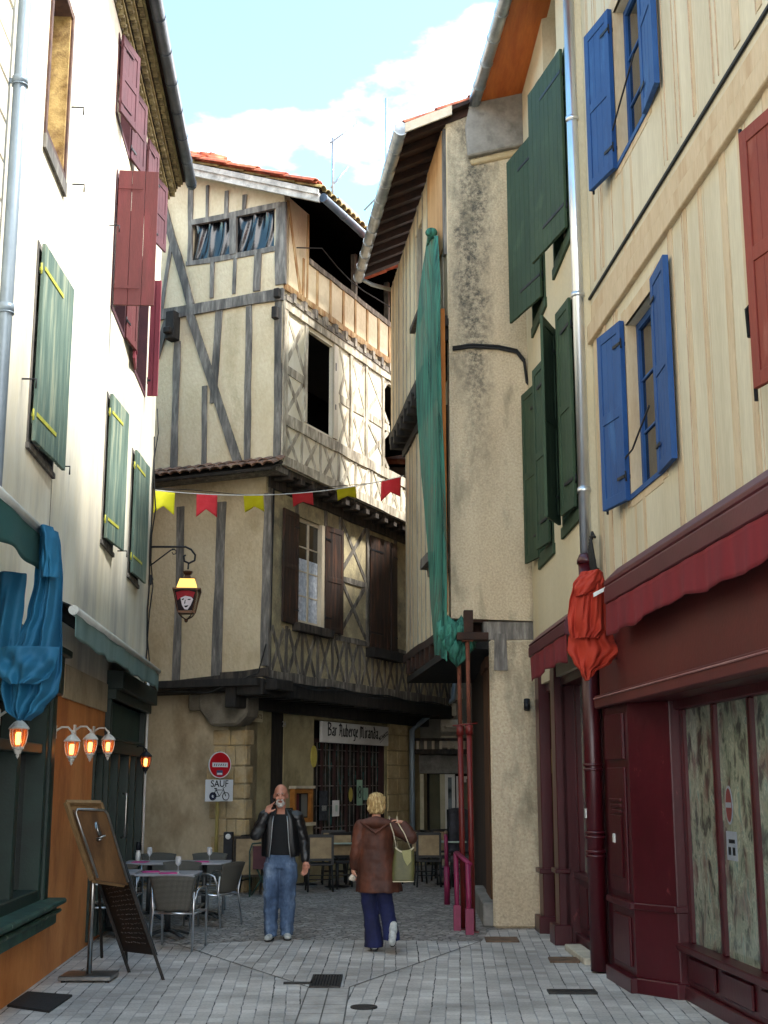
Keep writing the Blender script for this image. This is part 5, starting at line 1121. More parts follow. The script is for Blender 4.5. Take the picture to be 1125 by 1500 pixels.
mb = MB(); g0 = RP(-.34, .93, -.06); g1 = RP(10, .93, -.06); mb.tube([g0, g1], .07, 12)
for k in range(14): p = g0.lerp(g1, k/13); mb.tube([p, p+BR.u*.03], .077, 12)
mb.build('gutter', zinc_dk, TH)
mb = MB(); mb.tube([RP(.3, .1, -.9)]+[BR.P(1.0+k*.6, 11.25-.12*sin(k*.8)-.03*k, .25) for k in range(8)], .012, 5); mb.build('loggia_cable', asphalt, TH)
# chimney
cs = min([k*.05 for k in range(20, 160)], key=lambda s: abs(proj(RP(s, -1.0, .8))[0]-494)); c = RP(cs, -1.0, .05); chh = min([k*.05 for k in range(6, 60)], key=lambda h: abs(proj(c+Vector((0, 0, h)))[1]-290))
mb = MB(); u = BR.u; n = BR.n
chh = max(chh, .75); mb.prism([c, c-n*.6+Vector((0, 0, .6*slope)), c-n*.6+Vector((0, 0, chh-.1)), c+Vector((0, 0, chh-.1))], u*.9)
mb.obox(c-u*.06+n*.06+Vector((0, 0, chh-.1)), u*1.02, n*-.72, Vector((0, 0, .1)), 1)
mb.build('chimney', [mk('old_brick', '#8a5a48', '#b89a80', c3='#a3745c', ns=7, bump=.6), concrete], TH)
def aerial(base, h, arms, lab):
    t = empty('television_aerial', base, lab, 'aerial', 'aerials on the roofs'); m_ = mk('aerial_metal', '#7a808a', '#8f959e', ns=4, bump=0, metal=.5, rough=.4)
    m = MB(); m.tube([base, base+Vector((0, 0, h))], .026, 6); m.build('mast', m_, t)
    for (z, dx, dy, dz, n_) in arms:
        m = MB(); a = base+Vector((0, 0, z)); b = a+Vector((dx, dy, dz)); m.tube([a-Vector((dx, dy, dz))*.12, b], .019, 6)
        for k in range(n_): q = a.lerp(b, (k+.5)/n_); m.tube([q-Vector((0, .13, 0)), q+Vector((0, .13, 0))], .005, 4)
        m.build('boom', m_, t)
aerial(aty(487, 300, 24.0), 1.45, [(1.38, .5, .3, .55, 9), (.42, .3, .2, .5, 5)], 'rooftop television aerial with two slanted booms above the brick chimney')
aerial(aty(566, 330, 27.0), 3.1, [(.9, -.5, .2, -.45, 5)], 'tall thin rooftop aerial mast rising behind the grey gutter of the gable house')
# bar sign
SG = empty('bar_sign', Bg.P(5, 2.7, .1), 'long white sign board with black gothic lettering above the bar window', 'sign')
sa0 = Bg.hit(472, 1072, .08)[0]; sa1 = Bg.hit(569, 1076, .08)[0]; sz1 = Bg.hit(472, 1056, .08)[1]; sz0 = Bg.hit(472, 1087, .08)[1]
mb = MB(); Bg.box(mb, sa0, sa1, sz0, sz1, .02, .08); mb.build('board', mk('sign_white', '#c2c0b9', '#d2d0ca', ns=2, bump=.05, stain='#8d8354', sts=.9, stw=(.62, .75)), SG, bevel=.006)
# gothic letters: strokes drawn with a slanted nib
GL = {'B': (1.05, [[(.2, 0), (.2, 1.5), (.75, 1.35), (.8, 1.05), (.3, .8)], [(.3, .8), (.85, .65), (.85, .2), (.2, 0)], [(.05, 1.3), (.2, 1.5)]]),
 'a': (.72, [[(.12, .85), (.5, .95), (.52, .1), (.62, .0)], [(.5, .5), (.12, .4), (.12, .1), (.5, .12)]]), 'r': (.5, [[(.12, .95), (.14, .05)], [(.14, .75), (.42, .95)]]),
 'A': (1.05, [[(.1, .1), (.35, .3), (.35, 1.2), (.1, 1.3)], [(.35, 1.45), (.75, 1.2), (.78, .05), (.9, .0)], [(.35, .65), (.78, .65)]]),
 'u': (.7, [[(.12, .95), (.14, .15), (.35, .02), (.5, .2)], [(.52, .95), (.52, .1), (.62, .02)]]), 'b': (.7, [[(.14, 1.45), (.14, .15), (.35, .0), (.52, .2), (.52, .75), (.16, .95)]]),
 'e': (.62, [[(.15, .5), (.45, .65), (.4, .95), (.15, .8), (.13, .15), (.45, .05)]]), 'g': (.7, [[(.52, .95), (.15, .9), (.13, .3), (.5, .15)], [(.52, .95), (.52, -.3), (.15, -.4)]]),
 'M': (1.3, [[(.12, .05), (.22, 1.35), (.5, 1.2), (.52, .1)], [(.52, 1.1), (.85, 1.3), (.9, .1), (1.05, .0)], [(.05, -.1), (.2, .15)]]), 'i': (.34, [[(.14, .92), (.15, .08), (.24, .0)], [(.14, 1.2), (.18, 1.25)]]),
 'n': (.7, [[(.12, .95), (.13, .05)], [(.14, .8), (.48, .95), (.5, .1), (.6, .0)]]), 'd': (.7, [[(.2, 1.45), (.52, .9), (.52, .15), (.3, .0), (.14, .15), (.14, .7), (.5, .85)]]), ' ': (.4, [])}
def gothic(F, mb, text, a0, z0, h, d, wtot):
    tot = sum(GL[c][0] for c in text); k = wtot/tot; x = a0; nib = Vector((.12*k, .075*h, 0))
    for c in text:
        w, st = GL[c]
        for pl_ in st:
            for i in range(len(pl_)-1):
                p = Vector((x+pl_[i][0]*k, z0+pl_[i][1]*h, 0)); q = Vector((x+pl_[i+1][0]*k, z0+pl_[i+1][1]*h, 0))
                mb.add([F.P((p-nib).x, (p-nib).y, d), F.P((p+nib).x, (p+nib).y, d), F.P((q+nib).x, (q+nib).y, d), F.P((q-nib).x, (q-nib).y, d)], [(0, 1, 2, 3)])
                n_ = Vector((-nib.y, nib.x, 0))*.55
                mb.add([F.P((p-n_).x, (p-n_).y, d+.001), F.P((p+n_).x, (p+n_).y, d+.001), F.P((q+n_).x, (q+n_).y, d+.001), F.P((q-n_).x, (q-n_).y, d+.001)], [(0, 1, 2, 3)])
        x += w*k
mb = MB(); SW = sa1-sa0; gothic(Bg, mb, 'Bar Auberge Miranda', sa0+SW*.07, sz0+.13, (sz1-sz0)*.42, .0835, SW*.76)
ink = mk('black_ink', '#0a0a0a', '#101010', bump=0, fine=0)
for k, (o1, o2) in enumerate(((.02, .3), (-.03, .24))):
    Bg.poly(mb, [(sa1-SW*.14, sz0+.08+o1), (sa1-SW*.02, sz0+o2), (sa1-SW*.02, sz0+o2+.012), (sa1-SW*.14, sz0+.08+o1+.012)], .081, .0835)
mb.build('lettering', ink, SG)
def text3(par, F, txt, a, z, size, d, mat, name='lettering', angle=0, sx=1.0, flip=1):
    cu = bpy.data.curves.new('txt', 'FONT'); cu.body = txt; cu.size = size; cu.align_x = 'CENTER'; cu.align_y = 'CENTER'; cu.extrude = .001; cu.offset = size*.012
    ob = bpy.data.objects.new('txt', cu); COL.objects.link(ob); dg = bpy.context.evaluated_depsgraph_get(); dg.update()
    me = bpy.data.meshes.new_from_object(ob.evaluated_get(dg)); bpy.data.objects.remove(ob)
    mb = MB(); ca, sa = cos(angle), sin(angle)
    vs = [F.P(a+flip*(v.co.x*ca*sx-v.co.y*sa), z+v.co.x*sa*sx+v.co.y*ca, d+v.co.z) for v in me.vertices]
    mb.add(vs, [tuple(p.vertices) for p in me.polygons]); return mb.build(name, mat, par)
text3(SG, Bg, 'MONACO', sa1-SW*.085, sz0+(sz1-sz0)*.5, .11, .083, ink, angle=.28)
# street name plate and house number
NP = empty('street_name_plate', Bg.P(1.0, 2.8, .1), 'small cream street name plate fixed under the jetty at the house corner', 'sign')
na = Bg.hit(373, 1045, .06); mb = MB(); Bg.box(mb, na[0]-.3, na[0]+.3, na[1]-.14, na[1]+.14, .0, .06); mb.build('plate', mk('cream_plate', '#b5a882', '#c8bc98', ns=4, bump=.1), NP, bevel=.006)
text3(NP, Bg, 'Rue', na[0]+.05, na[1]+.07, .09, .062, mk('brown_ink', '#5a3a28', bump=0)); text3(NP, Bg, 'LABEURATS', na[0], na[1]-.05, .1, .062, MATS['brown_ink'])
mb = MB(); Bg.box(mb, na[0]-.24, na[0]-.17, na[1]+.03, na[1]+.12, .061, .064); mb.build('crest', sticker := mk('small_red_crest', '#8c2020', bump=0), NP)
text3(NP, Bg, '24', Bg.hit(416, 1061, .05)[0], Bg.hit(416, 1061, .05)[1], .14, .05, mk('number_white', '#9a9a98', bump=0), name='house_number')
# wooden menu case
MCs = Bg.hit(447, 1180, .1); t = empty('menu_case', Bg.P(MCs[0], MCs[1], .05), 'varnished orange wooden menu case on the wall left of the bar window', 'menu case')
mb = MB(); a, z = MCs; r = (a-.42, a+.32, z-.3, z+.3); frame_rect(Bg, mb, r, .08, .0, .1); mb.build('frame', mk('honey_wood', '#8a5522', '#b07636', ns=5, bump=.2, rough=.4), t, bevel=.006); mb = MB(); Bg.box(mb, r[0]-.05, r[1]+.05, r[2]-.06, r[2]-.001, 0, .14); Bg.box(mb, r[0]-.03, r[1]+.03, r[3]+.001, r[3]+.05, 0, .13); mb.build('moulding', cream_p, t)
mb = MB(); Bg.box(mb, r[0]+.07, r[1]-.07, r[2]+.07, r[3]-.07, .01, .03, 0); Bg.box(mb, r[0]+.12, a-.12, r[2]+.1, r[3]-.1, .03, .034, 1); Bg.box(mb, a-.02, r[1]-.12, r[2]+.1, r[3]-.1, .03, .034, 2); mb.build('menu_sheets', [dark_in, mk('dark_red_menu', '#5a1622', bump=0), mk('grey_menu', '#6d6d66', bump=0)], t)
# grey downpipe at the passage corner
q = Bg.hit(604, 1180, .1); t = empty('drainpipe', Bg.P(8.35, 0, .1), 'grey downpipe at the right-hand end of the bar, beside the sandstone pilaster', 'drainpipe')
mb = MB(); a = Bg.hit(604, 1180, .12)[0]; mb.tube([Bg.P(a, .05, .12), Bg.P(a, 2.9, .12), Bg.P(a+.5, 3.3, .4), Bg.P(a+.9, 3.6, .75), Bg.P(a+.95, 4.3, .8)], .06, 10); mb.build('pipe', zinc_blue, t)

# ================================================================ house at the end of the passage
PB = Face(0.2, 29.5, 1, .0, 0, -1)
EH = empty('passage_end_house', (2, 30, 0), 'distant house closing the passage with a cement lintel over white framed doors', 'house')
zz = lambda py: PB.hit(640, py)[1]; ss = lambda px: PB.hit(px, 1180)[0]
mb = MB(); PB.wall(mb, -.4, 7, 0, 9, [(ss(613), ss(700), 0, zz(1133))], .3); mb.build('wall', mk('dull_grey_render', '#6f6b62', '#8a857a', ns=2, bump=.4, stain='#4f4b44'), EH)
mb = MB(); PB.box(mb, ss(607), ss(688), zz(1133), zz(1106), -.1, .08); mb.build('lintel', concrete, EH, bevel=.01)
mb = MB(); z = 0
for k in range(10): h = random.uniform(.22, .4); PB.box(mb, ss(597), ss(611), z+.01, z+h-.01, -.1, .04+random.uniform(0, .02)); z += h; 
mb.build('stones', stone, EH, bevel=.012)
mb = MB(); z = zz(1098)
for k in range(5): w_ = .5 if k % 2 else .36; PB.box(mb, ss(646), ss(646)+w_, z+.02, z+.3, -.1, .1); z += .36
mb.build('quoins', stone_w, EH, bevel=.02)
mb = MB(); PB.box(mb, ss(607), ss(700), zz(1105), zz(1098), .3, .36)
for k in range(11): x = ss(610)+k*.17; PB.box(mb, x, x+.06, zz(1103), zz(1086), .3, .33, 1)
PB.box(mb, ss(600), ss(700), zz(1086), zz(1082), .28, .38); PB.box(mb, ss(652), ss(700), zz(1067), zz(1064), .1, .5, 1); PB.box(mb, ss(607), ss(700), zz(1105), zz(1101), 0, .4)
mb.build('slatted_balcony', [dark_wood, cream_p], EH)
mb = MB(); PB.box(mb, ss(613), ss(621), 0, zz(1134), -.2, .03); PB.box(mb, ss(645), ss(652), 0, zz(1134), -.2, .03); mb.build('door_surround', mk('cream_surround', '#b5ad90', '#c6be a2'.replace(' ', ''), ns=3), EH)
mb = MB(); PB.box(mb, ss(630), ss(645), 0, zz(1134), -.28, -.1); mb.build('olive_door', mk('olive_door_paint', '#4f4e3a', '#605e48', ns=2), EH)
mb = MB(); r = (ss(652), ss(667), 0, zz(1134)); frame_rect(PB, mb, r, .07, -.15, -.05); PB.box(mb, r[0], r[1], zz(1206), zz(1201), -.15, -.04); f = mb.build('glazed_door', white_p, EH); mb = MB(); PB.box(mb, r[0]+.05, r[1]-.05, .05, r[3]-.05, -.12, -.11); mb.build('pane', mk('reflecting_glass', '#20282a', '#8f989a', sc=(1, 1, 1), ns=2.4, bump=0, rough=.1), f)
mb = MB(); r = (ss(669), ss(700), 0, zz(1137)); frame_rect(PB, mb, r, .06, -.15, -.05); f = mb.build('right_door', white_p, EH); mb = MB(); PB.box(mb, r[0]+.05, r[1]-.05, .05, r[3]-.05, -.12, -.11); PB.box(mb, ss(672), ss(684), zz(1146), zz(1141), -.1, -.09, 1); mb.build('panel', [mk('sage_panel', '#5f6654', '#6f7562', ns=2), white_p], f)
mb = MB(); PB.box(mb, -.5, 7, 0, 9, -5, -.35); mb.build('rear_body', dark_in, EH)
mb = MB(); mb.prism([(-.6, 29.2, 9), (8, 29.2, 9), (8, 34, 10.5), (-.6, 34, 10.5)], (0, 0, .12)); mb.build('roof', tile, EH)
# house closing the lane on the left, behind the cream house
LH = empty('lane_house', (-8, 27, 0), 'plain plastered house behind the lane between the cream and the half-timbered house', 'house')
mb = MB(); mb.prism([(-14, 20.5, 0), (-6.9, 20.5, 0), (-6.9, 25, 0), (-14, 25, 0)], (0, 0, 8)); mb.build('wall', tbar, LH); mb = MB(); mb.prism([(-14.3, 20.2, 8), (-6.6, 20.2, 8), (-6.6, 25, 9.5), (-14.3, 25, 9.5)], (0, 0, .12)); mb.build('roof', tile, LH)
# ================================================================ left-hand awnings and cloth
AWL = empty('green_awning', LF.P(3, 3.1, 0), 'folded grey-green canvas awning along the far half of the orange restaurant front', 'awning', 'folded awnings on the restaurant')
def green_awn(par, a0, a1, zt, zb, d, cm_):
    mb = MB(); mb.tube([LF.P(a0, zt, d), LF.P(a1, zt, d)], .045, 10); mb.build('front_bar', canvas_top, par)
    mb = MB(); valance(LF, mb, a0, a1, zb, zt-.02, d+.02, .010, 4.3, 0, .015); mb.build('valance', cm_, par, solid=.004)
    mb = MB(); LF.poly(mb, [], 0, 0) if False else None
    mb.prism([LF.P(a0, zt+.03, d-.01), LF.P(a1, zt+.03, d-.01), LF.P(a1, zt+.16, .02), LF.P(a0, zt+.16, .02)], (0, 0, .01)); mb.tube([LF.P(a0, zt+.08, .12), LF.P(a1, zt+.08, .12)], .08, 10); mb.build('roller', asphalt, par)
d2 = .36; s_a = LF.hit(231, 984, d2)[0]; z_t = LF.hit(231, 984, d2)[1]; s_n = LF.hit(92, 870, d2)[0]
green_awn(AWL, .35, s_a, z_t+.0, z_t-.25, d2, canvas_g)
AWN = empty('teal_awning', LF.P(-1, 3.1, 0), 'folded dark teal awning on the near half of the restaurant front, draped with blue cloth', 'awning', 'folded awnings on the restaurant')
d1_ = .42; q1 = LF.hit(62, 783, d1_); q2 = LF.hit(62, 843, d1_)
green_awn(AWN, -3.4, q1[0], q1[1], q2[1], d1_, canvas_t)
def cloth(name, F, d, rows, mat, par, amp=.03, f=5, seed=0, nu=44, nv=60, dv=None):
    """rows: list of (left px, right px, py); a gathered sheet hanging in a real plane in front of the wall"""
    mb = MB()
    def fn(u, v):
        t = min(v, .9999)*(len(rows)-1); i = int(t); g = t-i; g = g*g*(3-2*g)
        l = rows[i][0]*(1-g)+rows[i+1][0]*g; r = rows[i][1]*(1-g)+rows[i+1][1]*g; y = rows[i][2]*(1-(t-i))+rows[i+1][2]*(t-i)
        bulge = sin(pi*u)
        x = l+(r-l)*u; a, z = F.hit(x, y, d)
        w = amp*(sin(u*f*2*pi+seed+2.2*sin(v*3+seed))+.5*sin(u*f*4.3*pi+v*7+seed)+.35*sin(v*11+u*4))*(.4+.6*min(1, v*2))
        return F.P(a, z, d+.10*bulge+w)
    mb.grid(fn, nu, nv); o = mb.build(name, mat, par, solid=.006); 
    m = o.modifiers.new('s', 'SUBSURF'); m.levels = 1; m.render_levels = 1; return o
BC = empty('blue_cloth', LF.P(-1.5, 2.4, .4), 'bright blue cloth knotted over the end of the near teal awning and hanging in loops', 'cloth')
XF = Face(*LF.P(q1[0]+.02, 0, 0).xy, 1, .0, 0, -1)   # plane square to the wall at the end of the awning
cloth('hanging_loop', XF, .12, [(60, 84, 778), (58, 88, 800), (52, 92, 850), (40, 92, 900), (28, 92, 930), (10, 90, 975), (4, 84, 1010), (10, 62, 1040), (26, 44, 1056)], blue_cl, BC, .05, 2.6, .5)
cloth('swag', XF, .30, [(-6, 88, 948), (-6, 86, 962), (-4, 82, 975), (2, 72, 992), (14, 55, 1003)], blue_cl, BC, .035, 1.9, 2, 30, 20)
cloth('near_fall', XF, .02, [(-12, 40, 840), (-12, 36, 880), (-12, 30, 940), (-12, 20, 985)], blue_cl, BC, .03, 1.7, 4, 24, 30)
cloth('knot_flap', XF, .26, [(58, 78, 772), (60, 84, 790), (62, 86, 820), (60, 88, 848)], blue_cl, BC, .018, 1.5, 1, 20, 20)
cloth('upper_corner', XF, .2, [(-14, 3, 722), (-14, 18, 745), (-14, 30, 762)], blue_cl, BC, .01, 1, 1, 12, 12)
# orange cloth on the right
OC = empty('orange_cloth', R1.P(.5, 3.5, .4), 'red-orange cloth tied round the maroon downpipe between the two crimson awnings', 'cloth')
XR = Face(*R1.P(1.05, 0, 0).xy, 1, 0, 0, -1)
def P2(rows): return rows
cloth('upper_fold', XR, .0, [(850, 884, 838), (838, 888, 858), (833, 889, 885), (831, 892, 905), (832, 893, 922), (836, 880, 936)], orange_cl, OC, .034, 2.7, 0)
cloth('lower_fold', XR, -.06, [(846, 890, 915), (832, 900, 935), (831, 913, 953), (839, 896, 970), (850, 870, 986), (857, 861, 998)], orange_cl, OC, .034, 2.3, 2)
cloth('knot', XR, .04, [(866, 880, 836), (846, 884, 850), (840, 880, 862), (842, 862, 874)], orange_cl, OC, .02, 2, 3, 24, 20)
mb = MB(); a, z = XR.hit(877, 867, .14); XR.poly(mb, [(a-.05, z-.05), (a+.06, z+.01), (a+.06, z+.045), (a-.05, z-.01)], .13, .16); mb.build('white_hem', white_p, OC)

# ================================================================ lanterns
glow = emit('lantern_flame', (1, .36, .07, 1), 2.6); amber = mk('amber_glass', '#c96a1a', '#e08a30', ns=9, bump=0, rough=.2, alpha=.32, fine=0)
lwhite = mk('aged_white_metal', '#b9b6ae', '#d2cfc6', ns=12, bump=.2, bs=80, rough=.5, stain='#6d6658', sts=10, stw=(.6, .7))
def lantern(mt, label, group):
    t = proto('wall_lantern', label, 'lantern', group)
    mb = MB(); mb.box(-.01, .015, -.035, .035, -.02, .12); mb.tube([(.01, 0, .06), (.07, 0, .10), (.14, 0, .10), (.185, 0, .05), (.19, 0, .0)], [.014, .012, .011, .01, .01], 8); mb.build('bracket', mt, t, local=True)
    c = (.19, 0, 0); mb = MB()
    mb.lathe([(.088, -.055), (.094, -.05), (.085, -.035), (.05, .005), (.025, .02), (.012, .03), (.018, .04), (.006, .06), (.0001, .075)], c, 12, smooth=False); mb.build('cap', mt, t, local=True)
    mb = MB()
    for k in range(6):
        an = pi/3*k; p = [Vector((.19+r*cos(an), r*sin(an), z)) for r, z in ((.074, -.05), (.078, -.10), (.066, -.17), (.045, -.215))]; mb.tube(p, .005, 5)
    mb.lathe([(.05, -.225), (.052, -.21), (.045, -.205)], c, 12, smooth=False); mb.build('cage', mt, t, local=True)
    mb = MB(); mb.lathe([(.028, -.245), (.04, -.225), (.03, -.26), (.012, -.275), (.018, -.285), (.0001, -.31)], c, 10); mb.build('finial', mt, t, local=True)
    mb = MB(); mb.lathe([(.066, -.055), (.071, -.10), (.058, -.17), (.038, -.208)], c, 12); mb.build('glass', amber, t, local=True)
    mb = MB(); mb.lathe([(.02, -.19), (.028, -.17), (.028, -.10), (.018, -.08)], c, 8); mb.build('flame', glow, t, local=True); return t
lw = lantern(lwhite, 'x', 'white lanterns on the orange restaurant wall'); nang = atan2(LF.n.y, LF.n.x)
for i, (px, py, dd, lb) in enumerate(((27, 1059, .22, 'nearest white wall lantern, glowing orange under the hanging blue cloth'), (105, 1079, .22, 'white wall lantern with orange glow, on bare orange wall left of the narrow slot'),
        (132, 1077, .22, 'white wall lantern with orange glow, in front of the narrow slot in the wall'), (158, 1078, .22, 'white wall lantern with orange glow beside the dark green shopfront'))):
    a, z = LF.hit(px, py, dd-.03); o = lw if i == 0 else copy_tree(lw); put(o, LF.P(a, z, .03), nang, lb, .88)
lb_ = lantern(iron, 'small black lantern with orange glow at the end corner of the restaurant', None); a, z = LF.hit(216, 1103, .2); put(lb_, LF.P(min(a, LE), z, .0), nang, sc=.95)
# big lantern on scroll bracket
SL = empty('street_lantern', LF.P(LE-.1, 4.3, .1), 'brass street lantern with a printed face on its panel, hanging from a black scroll bracket', 'street lantern')
sl = LE-.1; q = LF.hit(216, 801, .03); zt = q[1]
def LP(d, z, ds=0): return LF.P(sl+ds, z, d)
arm = LF.hit(213, 801, 0)
# distance out of the wall for a pixel column, in the vertical plane square to the wall at s = sl
XL = Face(*LF.P(sl, 0, 0).xy, LF.n.x, LF.n.y, 0, -1)
def xl(px, py): a, z = XL.hit(px, py, 0); return XL.P(a, z, 0)
mb = MB(); mb.tube([xl(214, 801), xl(272, 801), xl(280, 805), xl(286, 813), xl(285, 821), xl(277, 825), xl(270, 822), xl(269, 815), xl(272, 813)], .016, 8)
mb.tube([xl(214, 833), xl(250, 806), xl(256, 804)], .011, 6); mb.tube([xl(252, 804), xl(258, 806), xl(258, 811), xl(254, 812), xl(252, 809)], .009, 6)
mb.tube([xl(214, 795), xl(213, 860)], .016, 6); mb.tube([xl(276, 825), xl(275.5, 834)], .012, 6); mb.build('scroll_bracket', iron, SL)
mb = MB(); mb.prism([xl(214, 842), xl(222, 842), xl(224, 848), xl(221, 856), xl(216, 858), xl(214, 862)], (0, .06, 0)); mb.build('junction_box', iron, SL)
bc = xl(275, 834); H_ = (xl(275, 834)-xl(275, 906)).length; k_ = H_/72
def zz_(py): return bc.z-(py-834)*k_
brass = mk('bronze_lantern_metal', '#3d2416', '#5c3a20', ns=8, bump=.15, rough=.45, metal=.5); cream_gl = mk('warm_lamp_shade', '#d9a040', '#f0c468', ns=3, bump=0)
def sq(mb, prof, m=0, rot=pi/4): mb.lathe([(r*k_*1.414, zz_(y)-bc.z) for r, y in prof], bc, 4, m, False, rot=rot+.12)
mb = MB(); sq(mb, [(3, 836), (7, 838), (6, 840), (3.5, 843), (5, 846)]); sq(mb, [(11.5, 848), (11.5, 849), (10, 849)]); sq(mb, [(20.5, 866), (20.5, 864), (13, 862.5)]); mb.build('top', brass, SL)
mb = MB(); sq(mb, [(10.5, 849), (15, 863)]); mb.build('glowing_hood', emit('lamp_hood_glow', (1, .55, .12, 1), .45, hexc('#d9a040')), SL)
mb = MB()
for sx_ in (-1, 1):
    for sy_ in (-1, 1):
        p0 = bc+Vector((sx_*17*k_, sy_*17*k_, zz_(866)-bc.z)); p1 = bc+Vector((sx_*11*k_, sy_*11*k_, zz_(897)-bc.z)); mb.tube([p0, p1], .014, 4, smooth=False); mb.tube([p1, bc+Vector((sx_*7*k_, sy_*7*k_, zz_(903)-bc.z)), bc+Vector((0, 0, zz_(908)-bc.z))], .011, 4)
sq(mb, [(12, 899), (12, 896), (10, 896)], 0, pi/4); mb.sphere(bc+Vector((0, 0, zz_(909)-bc.z)), .03, 8); mb.build('cage', brass, SL)
mb = MB(); p = [bc+Vector((sx_*r*k_, -r*k_-.0, zz_(y)-bc.z)) for sx_, r, y in ((-1, 16, 867), (1, 16, 867), (1, 10.5, 895.5), (-1, 10.5, 895.5))]
mb.prism(p, (0, .01, 0)); 
def pf(u, v, o=.006): a_ = p[0].lerp(p[1], u); b_2 = p[3].lerp(p[2], u); return a_.lerp(b_2, v)+Vector((0, -o, 0))
def patch(uv, m, o): mb.add([pf(u, v, o) for u, v in uv], [tuple(range(len(uv)))], m)
patch([(.06, .1), (.3, .02), (.7, .02), (.95, .1), (.9, .4), (.8, .32), (.5, .28), (.2, .4), (.08, .5)], 1, .004)
patch([(.25, .38), (.5, .28), (.8, .34), (.92, .45), (.82, .75), (.65, .97), (.45, .95), (.3, .75)], 2, .006)
for uv in ([(.3, .44), (.42, .4), (.44, .46), (.32, .5)], [(.62, .44), (.78, .43), (.78, .49), (.64, .49)], [(.48, .48), (.52, .48), (.5, .66), (.42, .68)], [(.42, .78), (.7, .74), (.62, .84), (.5, .86)]): patch(uv, 0, .009)
mb.build('printed_panel', [mk('print_dark', '#1c0a0e', bump=0), mk('print_red', '#8c1a24', '#a5222c', ns=9, bump=0), mk('print_pale', '#cfc0c4', '#dcd2d4', ns=9, bump=0)], SL)
mb = MB(); p = [bc+Vector((-r*k_, sy_*r*k_, zz_(y)-bc.z)) for sy_, r, y in ((-1, 16, 867), (1, 16, 867), (1, 10.5, 895.5), (-1, 10.5, 895.5))]; mb.prism(p, (.01, 0, 0)); p = [q_+Vector((2*(bc.x-q_.x)-.01, 0, 0)) for q_ in p]; mb.prism(p, (.01, 0, 0)); mb.build('glass', mk('smoky_glass', '#8a8068', '#a0967c', ns=3, bump=0, rough=.2, alpha=.6), SL)

# ================================================================ bunting
st0 = LF.P(LE-.02, LF.hit(214, 700)[1], .03); pe = FS.hit(592, 697, -.2); st1 = FS.P(pe[0], pe[1], -.2)
def strp(t): p = st0.lerp(st1, t); p.z -= .22*4*t*(1-t)*.9; return p
def str_t(px):
    b = min(range(0, 1001), key=lambda k: abs(proj(strp(k/1000))[0]-px)); return b/1000
BU = empty('bunting_line', st0, 'thin white bunting line strung across the lane at second floor height', 'bunting line')
mb = MB(); mb.tube([strp(k/40) for k in range(41)], .008, 5); mb.build('cord', white_p, BU)
mb = MB(); mb.tube([strp(k/40)+Vector((0, .02, .03+.03*sin(k*.3))) for k in range(41)], .006, 5); mb.build('second_cord', asphalt, BU)
yel = mk('yellow_pennant', '#e8e017', '#f2ea2c', ns=5, bump=.1, rough=.7); pnk = mk('coral_red_pennant', '#dd2f3c', '#e8424c', ns=5, bump=.1, rough=.7)
fl = [(241, 31, 33, yel, 'yellow swallowtail pennant nearest the cream house, hanging fully open', .0), (303, 31, 27, pnk, 'coral red swallowtail pennant second from the left on the line', .3), (371, 29, 17, yel, 'yellow swallowtail pennant third from the left on the line', .9),
      (443, 30, 11, pnk, 'coral red pennant folded up thin against the dark jetty', 1.1), (507, 28, 9, yel, 'yellow pennant folded up thin over the latticed wall', 1.15), (573, 29, 26, pnk, 'coral red pennant hanging open beside the plaster gable house', .2)]
for px, w, h, m_, lb, tilt in fl:
    t0 = str_t(px-w/2); t1 = str_t(px+w/2); A = strp(t0); B = strp(t1); u_ = (B-A); W_ = u_.length; hh_ = .36
    dn = Vector((0, sin(tilt), -cos(tilt))); mb = MB(); pts = []
    def fn(u, v): 
        vv = v*(1-.32*(1-abs(2*u-1))); return A+u_*(u+.04*v*sin(3+px))+dn*(hh_*vv)+Vector((0, .03*sin(u*6+px)*v, 0))
    mb.grid(fn, 12, 8); tag(mb.build('pennant', m_, None, solid=.002), lb, 'pennant', 'pennants on the bunting line')

# ================================================================ road sign
sp = aty(315, 1311, 21.75); sp.z = 0; ya = radians(-38)
SP = empty('road_sign', sp, 'no entry sign above a white plate reading SAUF with a bicycle, on an ochre post', 'road sign')
SF = Face(sp.x, sp.y, cos(ya), sin(ya), 1, -1) if False else Face(sp.x, sp.y, cos(radians(40)), sin(radians(40)), .6, -.8)
zs_ = lambda py: aty(315, py, 21.75).z
MB().tube([sp, (sp.x, sp.y, zs_(1100))], .03, 10).build('post', mk('ochre_post_paint', '#7a6a34', '#94834a', sc=(1, 1, .3), ns=5, bump=.2), SP)
R_ = (zs_(1101)-zs_(1140))/2; cz = (zs_(1101)+zs_(1140))/2
def disc(mb, r, d0, d1, m=0, a=0, z=0): SF.poly(mb, [(a+r*cos(q_*pi/16), z+r*sin(q_*pi/16)) for q_ in range(32)], d0, d1, m)
mb = MB(); disc(mb, R_, .035, .05, 0, 0, cz); disc(mb, R_*.93, .05, .052, 1, 0, cz); SF.box(mb, -R_*.7, R_*.7, cz-R_*.17, cz+R_*.17, .052, .054, 0)
SF.box(mb, -R_*.3, R_*.25, cz-R_*.78, cz-R_*.4, .052, .054, 2); SF.box(mb, -R_*.25, R_*.2, cz-R_*.74, cz-R_*.6, .054, .055, 0)
for k in range(6): SF.beam2(mb, (-R_*.55+k*R_*.2, cz-R_*.08), (-R_*.48+k*R_*.2, cz+R_*.08), .012, .054, .056, 3, 0)
